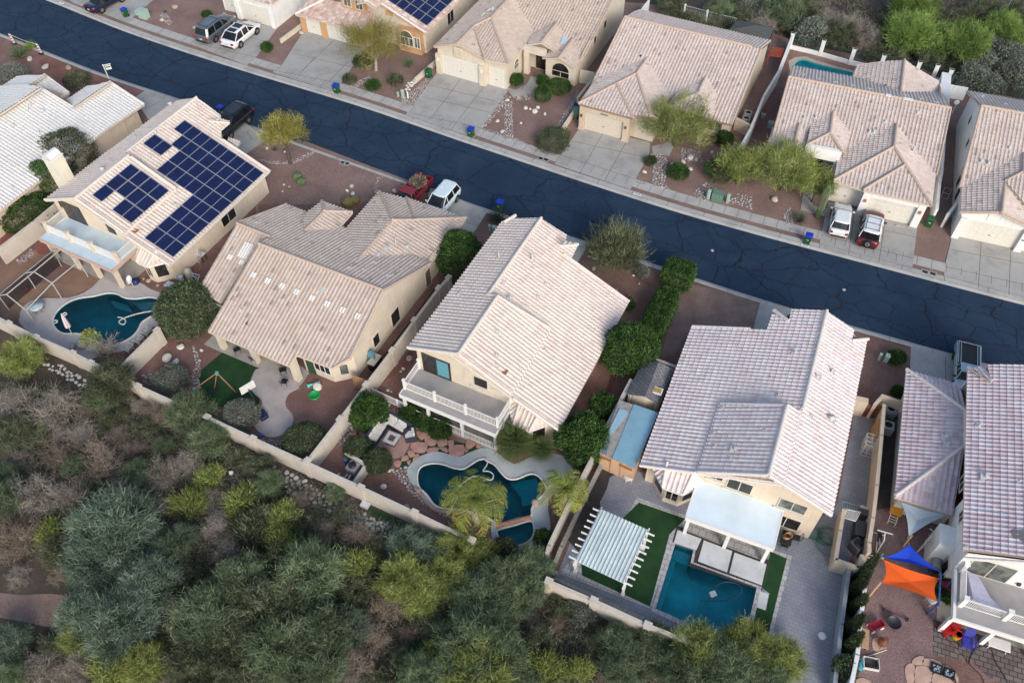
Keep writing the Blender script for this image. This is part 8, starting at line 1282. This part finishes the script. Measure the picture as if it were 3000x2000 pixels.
wire_chair('dark chair at the lower end of the hose-covered table','o700,225',250,.12);wire_chair('dark chair at the right of the hose-covered table','o780,180',160,.12)
p=W('k1145,1050',.4);wire_chair('white plastic chair on the grey pavers by the lean-to','k1148,1050',100,.12,WHITE)
def sail(lab,marks,mat,posts=()):
    P=[W(s,z)for s,z in marks];c=P[0].copy();c.z=0;root=thing('shade_sail',lab,'shade sail',c);P=[v-c for v in P];n=len(P);N=8;ce=sum(P,Vector())/n;edge=[]
    for i in range(n):
        a,b=P[i],P[(i+1)%n]
        for k in range(N):t=k/N;q=a.lerp(b,t);q=q+(ce-q)*.13*math.sin(math.pi*t);edge.append(q)
    rings=[[ce+(q-ce)*f-Vector((0,0,.25*(1-f)))for q in edge]for f in(1,.8,.6,.4,.2)];m=MB();m.loft(rings,cap=False);k0=len(edge);m.add(rings[-1]+[ce-Vector((0,0,.25))],[(i,(i+1)%k0,k0)for i in range(k0)],True);rg2=[[q-Vector((0,0,.012))for q in r_]for r_ in rings];m.loft(rg2[::-1],cap=False);m.build('cloth',mat,root)
    for q in P:t=MB();t.tube([q-Vector((0,0,.03)),q+(q-ce).normalized()*.15],.02,5);t.build('corner_ring',ALU,root)
def spost(lab,base,top,mat,r=.07):
    p=W(base,.1);h=max(1.5,Zat(top,p));m=MB();m.tube([(0,0,-.1),(0,0,h)],[r,r*.9],8);simple('sail_post',m,mat,(p.x,p.y,.1),0,lab,'post')
sail('pale blue-grey triangular shade sail at the corner of the rose roof',[('l1155,1230',2.5),('l1500,1325',2.5),('l1208,1492',2.3)],plain('sail_grey',(.38,.43,.47),.8,var=.05));sail('bright blue triangular shade sail above the orange one',[('o1390,312',2.3),('o1560,222',2.4),('o1765,405',2.5)],plain('sail_blue',(.004,.05,.50),.8,var=.05));sail('bright orange four-cornered shade sail over the gravel yard',[('o1385,325',2.2),('o1372,485',2.2),('o1752,612',2.4),('o1768,455',2.4)],plain('sail_orange',(.80,.11,.006),.8,var=.05))
TANP=plain('post_tan',(.52,.36,.19),.7);BLP=plain('post_blue',(.03,.09,.30),.6);TLP=plain('post_teal',(.12,.40,.45),.6)
spost('tan wooden post at the lower corner of the grey sail','o1520,232','o1583,170',TANP);spost('tan wooden post at the lower left corner of the orange sail','o1288,575','o1362,490',TANP);spost('teal post at the left corner of the blue and orange sails','o1318,365','o1383,297',TLP);spost('blue post at the lower right corner of the orange sail','o1685,705','o1765,630',BLP);spost('taller blue post at the upper right of the orange sail','o1768,560','o1778,405',BLP)
m=MB();a,b=W('o1765,640',2.4),W('o1778,410',2.6);c=Vector((a.x,a.y,0));m.tube([a-c,b-c],.06,6);simple('sail_beam',m,BLP,c,0,'blue beam joining the two blue sail posts','beam')
def adir(lab,s,rz,mat):
    p=W(s,.4);root=thing('adirondack_chair',lab,'chair',(p.x,p.y,.13),R(rz));m=MB();T=Matrix.Translation((.05,0,.34))@Matrix.Rotation(R(12),4,'Y');[m.box((-.25+.11*k,0,0),(.095,.56,.025),0,T)for k in range(6)];m.build('seat',mat,root);m=MB();T=Matrix.Translation((-.28,0,.28))@Matrix.Rotation(R(-28),4,'Y');[m.box((0,-.24+.12*k,.42-.02*abs(k-2)),(.025,.10,.84-.05*abs(k-2)),0,T)for k in range(5)];m.build('backrest',mat,root)
    for sy in(-.36,.36):m=MB();m.box((.02,sy,.56),(.72,.13,.025));m.build('armrest',mat,root);m=MB();m.box((.34,sy,.28),(.08,.04,.56));m.build('leg',mat,root);m=MB();m.box((-.12,sy*.86,.2),(.9,.03,.12),0,Matrix.Rotation(R(12),4,'Y'));m.build('side_rail',mat,root)
adir('bright red slatted lawn chair by the white balcony','o1820,805',195,plain('chair_red',(.55,.01,.012),.5));adir('deep blue slatted lawn chair right of the yellow bucket','o1965,895',250,plain('chair_blue',(.03,.035,.32),.5))
p=W('o1885,855',.2);root=thing('drum_table','yellow bucket-shaped table with a red rim between the lawn chairs','bucket',(p.x,p.y,.13));m=MB();m.lathe([(.24,0),(.27,.5)],18);m.build('bucket_body',plain('bucket_yellow',(.75,.48,.01),.5),root);m=MB();m.lathe([(.28,.44),(.30,.50),(.29,.54),(.2,.54),(.2,.5)],18);m.build('rim',plain('bucket_red',(.5,.01,.01),.5),root);m=MB();m.lathe([(.27,.52),(.001,.52)],18);m.build('top',plain('bucket_top',(.5,.02,.02),.6),root)
p=W('o1368,905',.3);root=thing('chiminea','brown clay chimney stove on a flat stone','stove',(p.x,p.y,.16));m=MB();m.lathe([(.12,.18),(.28,.28),(.33,.45),(.26,.65),(.13,.8),(.11,1.1),(.14,1.14)],18);m.build('clay_body',plain('clay_brown',(.16,.06,.035),.6,var=.3),root);[(lambda q:q.build('leg',DKMET,root))(MB().tube([(.28*math.cos(a),.28*math.sin(a),0),(.2*math.cos(a),.2*math.sin(a),.3)],.025,5))for a in(0,2.1,4.2)]
p=W('o1450,765',.3);root=thing('fire_bowl','dark round metal fire bowl on the mauve gravel','fire bowl',(p.x,p.y,.12));m=MB();m.lathe([(.06,.14),(.3,.2),(.43,.36),(.46,.38),(.42,.34),(.3,.24),(.001,.19)],20);m.build('bowl',DKMET,root);[(lambda q:q.build('leg',DKMET,root))(MB().tube([(.45*math.cos(a),.45*math.sin(a),0),(.3*math.cos(a),.3*math.sin(a),.25)],.02,4))for a in(.5,2.6,4.7)]
p=W('o1325,790',.2);root=thing('toy_wagon','small red wagon with white wheels beside the pale wall','wagon',(p.x,p.y,.12),R(20));m=MB();m.box((0,0,.3),(.95,.45,.06));[m.box(c_,d_)for c_,d_ in(((0,.22,.4),(.95,.03,.2)),((0,-.22,.4),(.95,.03,.2)),((.47,0,.4),(.03,.45,.2)),((-.47,0,.4),(.03,.45,.2)))];m.build('tray',plain('wagon_red',(.30,.01,.03),.5),root);[(lambda q:q.build('wheel',WHITE,root))(MB().lathe([(.001,-.03),(.15,-.03),(.15,.03),(.001,.04)],14,Matrix.Translation((x,y,.15))@Matrix.Rotation(R(90),4,'X')))for x in(-.33,.33)for y in(-.27,.27)];m=MB();m.tube([(.47,0,.3),(1.0,.1,.5)],.02,5);m.build('pull_handle',BLK,root)
p=W('o1465,710',.1);m=MB();m.tube([(-.95,0,.12),(.95,0,.12)],.022,6);[m.lathe([(.14,-.03),(.14,.03)],14,Matrix.Translation((x,0,.13))@Matrix.Rotation(R(90),4,'Y'))for x in(-.75,.75)];simple('barbell',m,DKMET,(p.x,p.y,.12),R(-28),'dark barbell lying above the fire bowl','barbell')
p=W('o1252,880',.3);root=thing('slatted_bench','tan slatted bench standing along the pale wall','bench',(p.x,p.y,.12),R(72));m=MB();[m.box((-.6+.12*k,0,.42),(.09,.42,.03))for k in range(11)];m.build('seat',plain('bench_tan',(.42,.28,.15),.7),root);[(lambda q:q.build('leg',WOODF,root))(MB().box((x,y,.2),(.06,.06,.4)))for x in(-.55,.55)for y in(-.17,.17)]
p=W('o1295,1045',.2);root=thing('hose_box','open white frame box holding dark hoses on the gravel','box',(p.x,p.y,.12),R(-12));m=MB();[m.box(c_,d_)for c_,d_ in(((0,.35,.15),(.95,.04,.3)),((0,-.35,.15),(.95,.04,.3)),((.46,0,.15),(.04,.7,.3)),((-.46,0,.15),(.04,.7,.3)))];m.build('crate',PIPE,root);m=MB();[m.tube([(.38*math.cos(a*.4),.26*math.sin(a*.4),.1+.05*k)for a in range(17)],.03,5)for k in range(4)];m.build('hose',BLK,root)
m=MB();m.tube([(0,0,.06),(1.9,.5,.08)],.025,6);p=W('o1215,1015',.1);simple('pool_pole',m,PIPE,(p.x,p.y,.12),R(2),'long pale pole lying above the hose box','pole');p=W('o1232,1045',.1);m=MB();m.box((0,0,.08),(.9,.22,.1));simple('boogie_board',m,plain('board_cyan',(.05,.42,.55),.5),(p.x,p.y,.12),R(58),'cyan board leaning by the hose box','board')
for s,lab in(('o1745,1078','left dark glassy fire square in the flagstone circle'),('o1832,1112','right dark glassy fire square in the flagstone circle')):p=W(s,.1);root=thing('fire_square',lab,'fire pit',(p.x,p.y,.16),R(-25));m=MB();[m.box(c_,d_)for c_,d_ in(((0,.28,.05),(.66,.08,.12)),((0,-.28,.05),(.66,.08,.12)),((.29,0,.05),(.08,.5,.12)),((-.29,0,.05),(.08,.5,.12)))];m.build('rim',BLK,root);m=MB();[rock_mesh(m,(random.uniform(-.22,.22),random.uniform(-.2,.2),.05),.06,800+i,1,1)for i in range(26)];m.build('glass_chips',plain('glass_chips',(.22,.30,.34),.2,var=.5,scale=30),root)
hose('power_cable','o1740,790 o1800,850 o1900,950 o1990,1060 o2060,1130 o2080,1200',.14,.02,BLK,'long black cable crossing the brown pavers','cable');hose('garden_hose','o2250,1200 o2200,1100 o2150,1020 o2130,950 o2080,922 o2020,940 o1980,1000 o1975,1040',.14,.025,BLK,'black hose looping on the brown pavers','hose')
def gym(lab,s,rz):
    p=W(s,.6);root=thing('gym_frame',lab,'exercise frame',(p.x,p.y,.12),R(rz));m=MB();[m.tube(q,.04,6)for q in([(-.9,0,.05),(.9,0,.05)],[(-.9,-.5,.05),(-.9,.5,.05)],[(.9,-.5,.05),(.9,.5,.05)],[(-.7,0,.05),(-.5,0,1.7),(.1,0,1.8)],[(.5,0,.05),(.3,0,.6),(-.5,0,.9)],[(.1,-.5,1.8),(.1,.5,1.8)])];m.build('tube_frame',PIPE,root);m=MB();m.rbox((.3,0,.62),(.7,.3,.08),.05);m.build('pad',BLK,root)
gym('white tubular exercise frame near the chimney box','o1685,215',30);gym('white tubular exercise frame beside the long tan wall','o1350,205',70)
p=W('l1110,1290',.5);root=thing('tricycle_cart','orange-yellow garden cart under the roof corner','cart',(p.x,p.y,.12),R(60));m=MB();m.box((0,0,.5),(.8,.7,.4),taper=1.2);m.build('tub',plain('cart_orange',(.60,.26,.02),.5),root);m=MB();[m.tube([(-.4,y,.4),(-1.1,y,.3),(-1.1,y,.0)],.025,5)for y in(-.25,.25)];[m.tube([(-.6-.2*k,-.25,.36-.03*k),(-.6-.2*k,.25,.36-.03*k)],.02,4)for k in range(3)];m.build('handle_frame',PIPE,root);m=MB();m.lathe([(.001,-.05),(.2,-.05),(.2,.05),(.001,.05)],14,Matrix.Translation((.5,0,.2))@Matrix.Rotation(R(90),4,'X'));m.build('wheel',TYRE,root)
table('patio_table','white patio table with small things under the white balcony','o2185,905',.5,.7,WHITE,WHITE,4,False,-22,(1.3,.7));wire_chair('dark cushioned chair beside the lower window of the rose house','o1735,400',200,.12);p=W('o1735,355',.6);root=thing('smoker_grill','grey barbecue against the wall under the rose roof','barbecue',(p.x,p.y,.12),R(69));m=MB();m.loft([[(x,.32*math.cos(a*.5236),.85+.3*math.sin(a*.5236))for a in range(12)]for x in(-.5,.5)]);m.build('drum',plain('grill_grey',(.28,.29,.28),.4),root);[(lambda q:q.build('leg',DKMET,root))(MB().box((x,y,.35),(.05,.05,.7)))for x in(-.4,.4)for y in(-.22,.22)]
p=W('o1705,610',.3);wire_chair('pale folding chair beside the blue sail posts','o1712,608',20,.12,PIPE);m=MB();m.prism([(-.5,-.4),(.5,-.45),(.0,.5)],0,.05);p=W('B930,1090',1.5);simple('red_cloth',m,plain('cloth_red',(.30,.01,.03),.8),(p.x,p.y,1.3),R(69),'red triangular cloth corner below the white balcony','cloth')
p0=W('d60,235',3.2);c=Vector((p0.x,p0.y,0));root=thing('gazebo_canopy','dark grey pyramid canopy behind the large plain tan roof','canopy',c);q=[W(s,2.5)-c for s in('c1920,230','c1990,155','d178,212','d135,300')];t=W('d30,195',3.3)-c;m=MB();[m.quad(q[i],q[(i+1)%4],t)for i in range(4)];[m.quad(q[i]-Vector((0,0,.2)),q[(i+1)%4]-Vector((0,0,.2)),q[(i+1)%4],q[i])for i in range(4)];m.build('canopy_cloth',plain('canopy_grey',(.075,.08,.075),.85),root)
for v in q:m=MB();m.tube([(v.x*.95,v.y*.95,0),(v.x*.95,v.y*.95,2.4)],.05,6);m.build('post',DKMET,root)
P=[W(s,1.6)for s in('d160,365','d250,375','d235,440','d135,425')];c=Vector((P[0].x,P[0].y,0));root=thing('red_trellis','orange-red slatted trellis table behind the wall of the turquoise pool','trellis',c);P=[v-c for v in P];RT=plain('trellis_red',(.40,.07,.025),.7);m=MB();[m.tube([P[0].lerp(P[1],k/7),P[3].lerp(P[2],k/7)],.04,4)for k in range(8)];[m.tube([P[0].lerp(P[3],k/5),P[1].lerp(P[2],k/5)],.04,4)for k in range(6)];m.build('slats',RT,root);[(lambda q:q.build('post',RT,root))(MB().tube([(v.x,v.y,0),v],.06,5))for v in P]
for s,d_,lab in(('d90,905',(.45,.3,.5),'small grey box on the dark gravel beside the far pool wall'),('d148,975',(.6,.5,.6),'grey cooler unit by the yellow-green tree and wall')):pedestal(lab,s,d_,plain('unit_grey',(.30,.33,.33),.6))
P=W('h1500,165',.6);root=thing('hand_cart','bare metal hand cart frame in the far side passage','cart',(P.x,P.y,.1),R(60));m=MB();[m.tube(q,.03,5)for q in([(-.5,-.3,.1),(.5,-.3,.6),(.5,.3,.6),(-.5,.3,.1),(-.5,-.3,.1)],[(0,-.3,.35),(0,.3,.35)])];m.build('frame',ALU,root)
m=MB();m.box((0,0,.06),(1.5,.15,.12));P=W('h1175,435',.15);simple('parking_stop',m,CONK,(P.x,P.y,.145),R(-21),'pale concrete parking stop in front of the white garage','parking stop')
p=W('d1975,40',1.2);root=thing('street_sign','green sign panel on a post at the upper right edge','sign',(p.x,p.y,0));m=MB();m.tube([(0,0,0),(0,0,2.6)],.05,6);m.build('post',PIPE,root);m=MB();m.box((0,0,2.2),(.9,.05,.7));m.build('panel',plain('panel_green',(.02,.16,.12),.5),root)
p=W('j968,1255',.05);m=MB();m.box((0,0,.15),(.6,.45,.3));simple('concrete_vault',m,CONL,(p.x,p.y,0),R(-25),'pale square concrete vault outside the wall by the rock channel','vault')
for o in COL.objects:
    if o.parent is None and 'label' in o and len(o['label'].replace('-',' ').split())>16:print('LONG',o.name,o['label'])
cam=bpy.data.cameras.new('camera');cam.sensor_width=36;cam.lens=36*FPX/3000;cam.clip_end=5000;cam.clip_start=.5
co=bpy.data.objects.new('camera',cam);COL.objects.link(co);co.location=(0,0,H)
Mx=Matrix((Vector(_rt),Vector(_up),-Vector(_fw))).transposed();co.rotation_euler=Mx.to_euler();sc.camera=co
w=bpy.data.worlds.new('World');sc.world=w;w.use_nodes=True;nt=w.node_tree;bg=nt.nodes['Background']
sky_=nt.nodes.new('ShaderNodeTexSky');sky_.sky_type='NISHITA';sky_.sun_disc=False
SUN_EL,SUN_AZ=R(30),R(163)
sky_.sun_elevation=SUN_EL;sky_.sun_rotation=SUN_AZ;sky_.air_density=1.2;sky_.dust_density=2.5;sky_.ozone_density=1.5
nt.links.new(sky_.outputs[0],bg.inputs[0]);bg.inputs[1].default_value=.15
sun=bpy.data.lights.new('sun','SUN');sun.energy=1.6;sun.angle=R(22);sun.color=(1,.975,.95)
so=bpy.data.objects.new('sun',sun);COL.objects.link(so);so.location=(40,-60,80)
dv=Vector((math.sin(SUN_AZ)*math.cos(SUN_EL),math.cos(SUN_AZ)*math.cos(SUN_EL),math.sin(SUN_EL)));so.rotation_euler=dv.to_track_quat('Z','Y').to_euler()
sc.view_settings.view_transform='Standard';sc.view_settings.look='None';sc.view_settings.gamma=1;sc.view_settings.exposure=.42
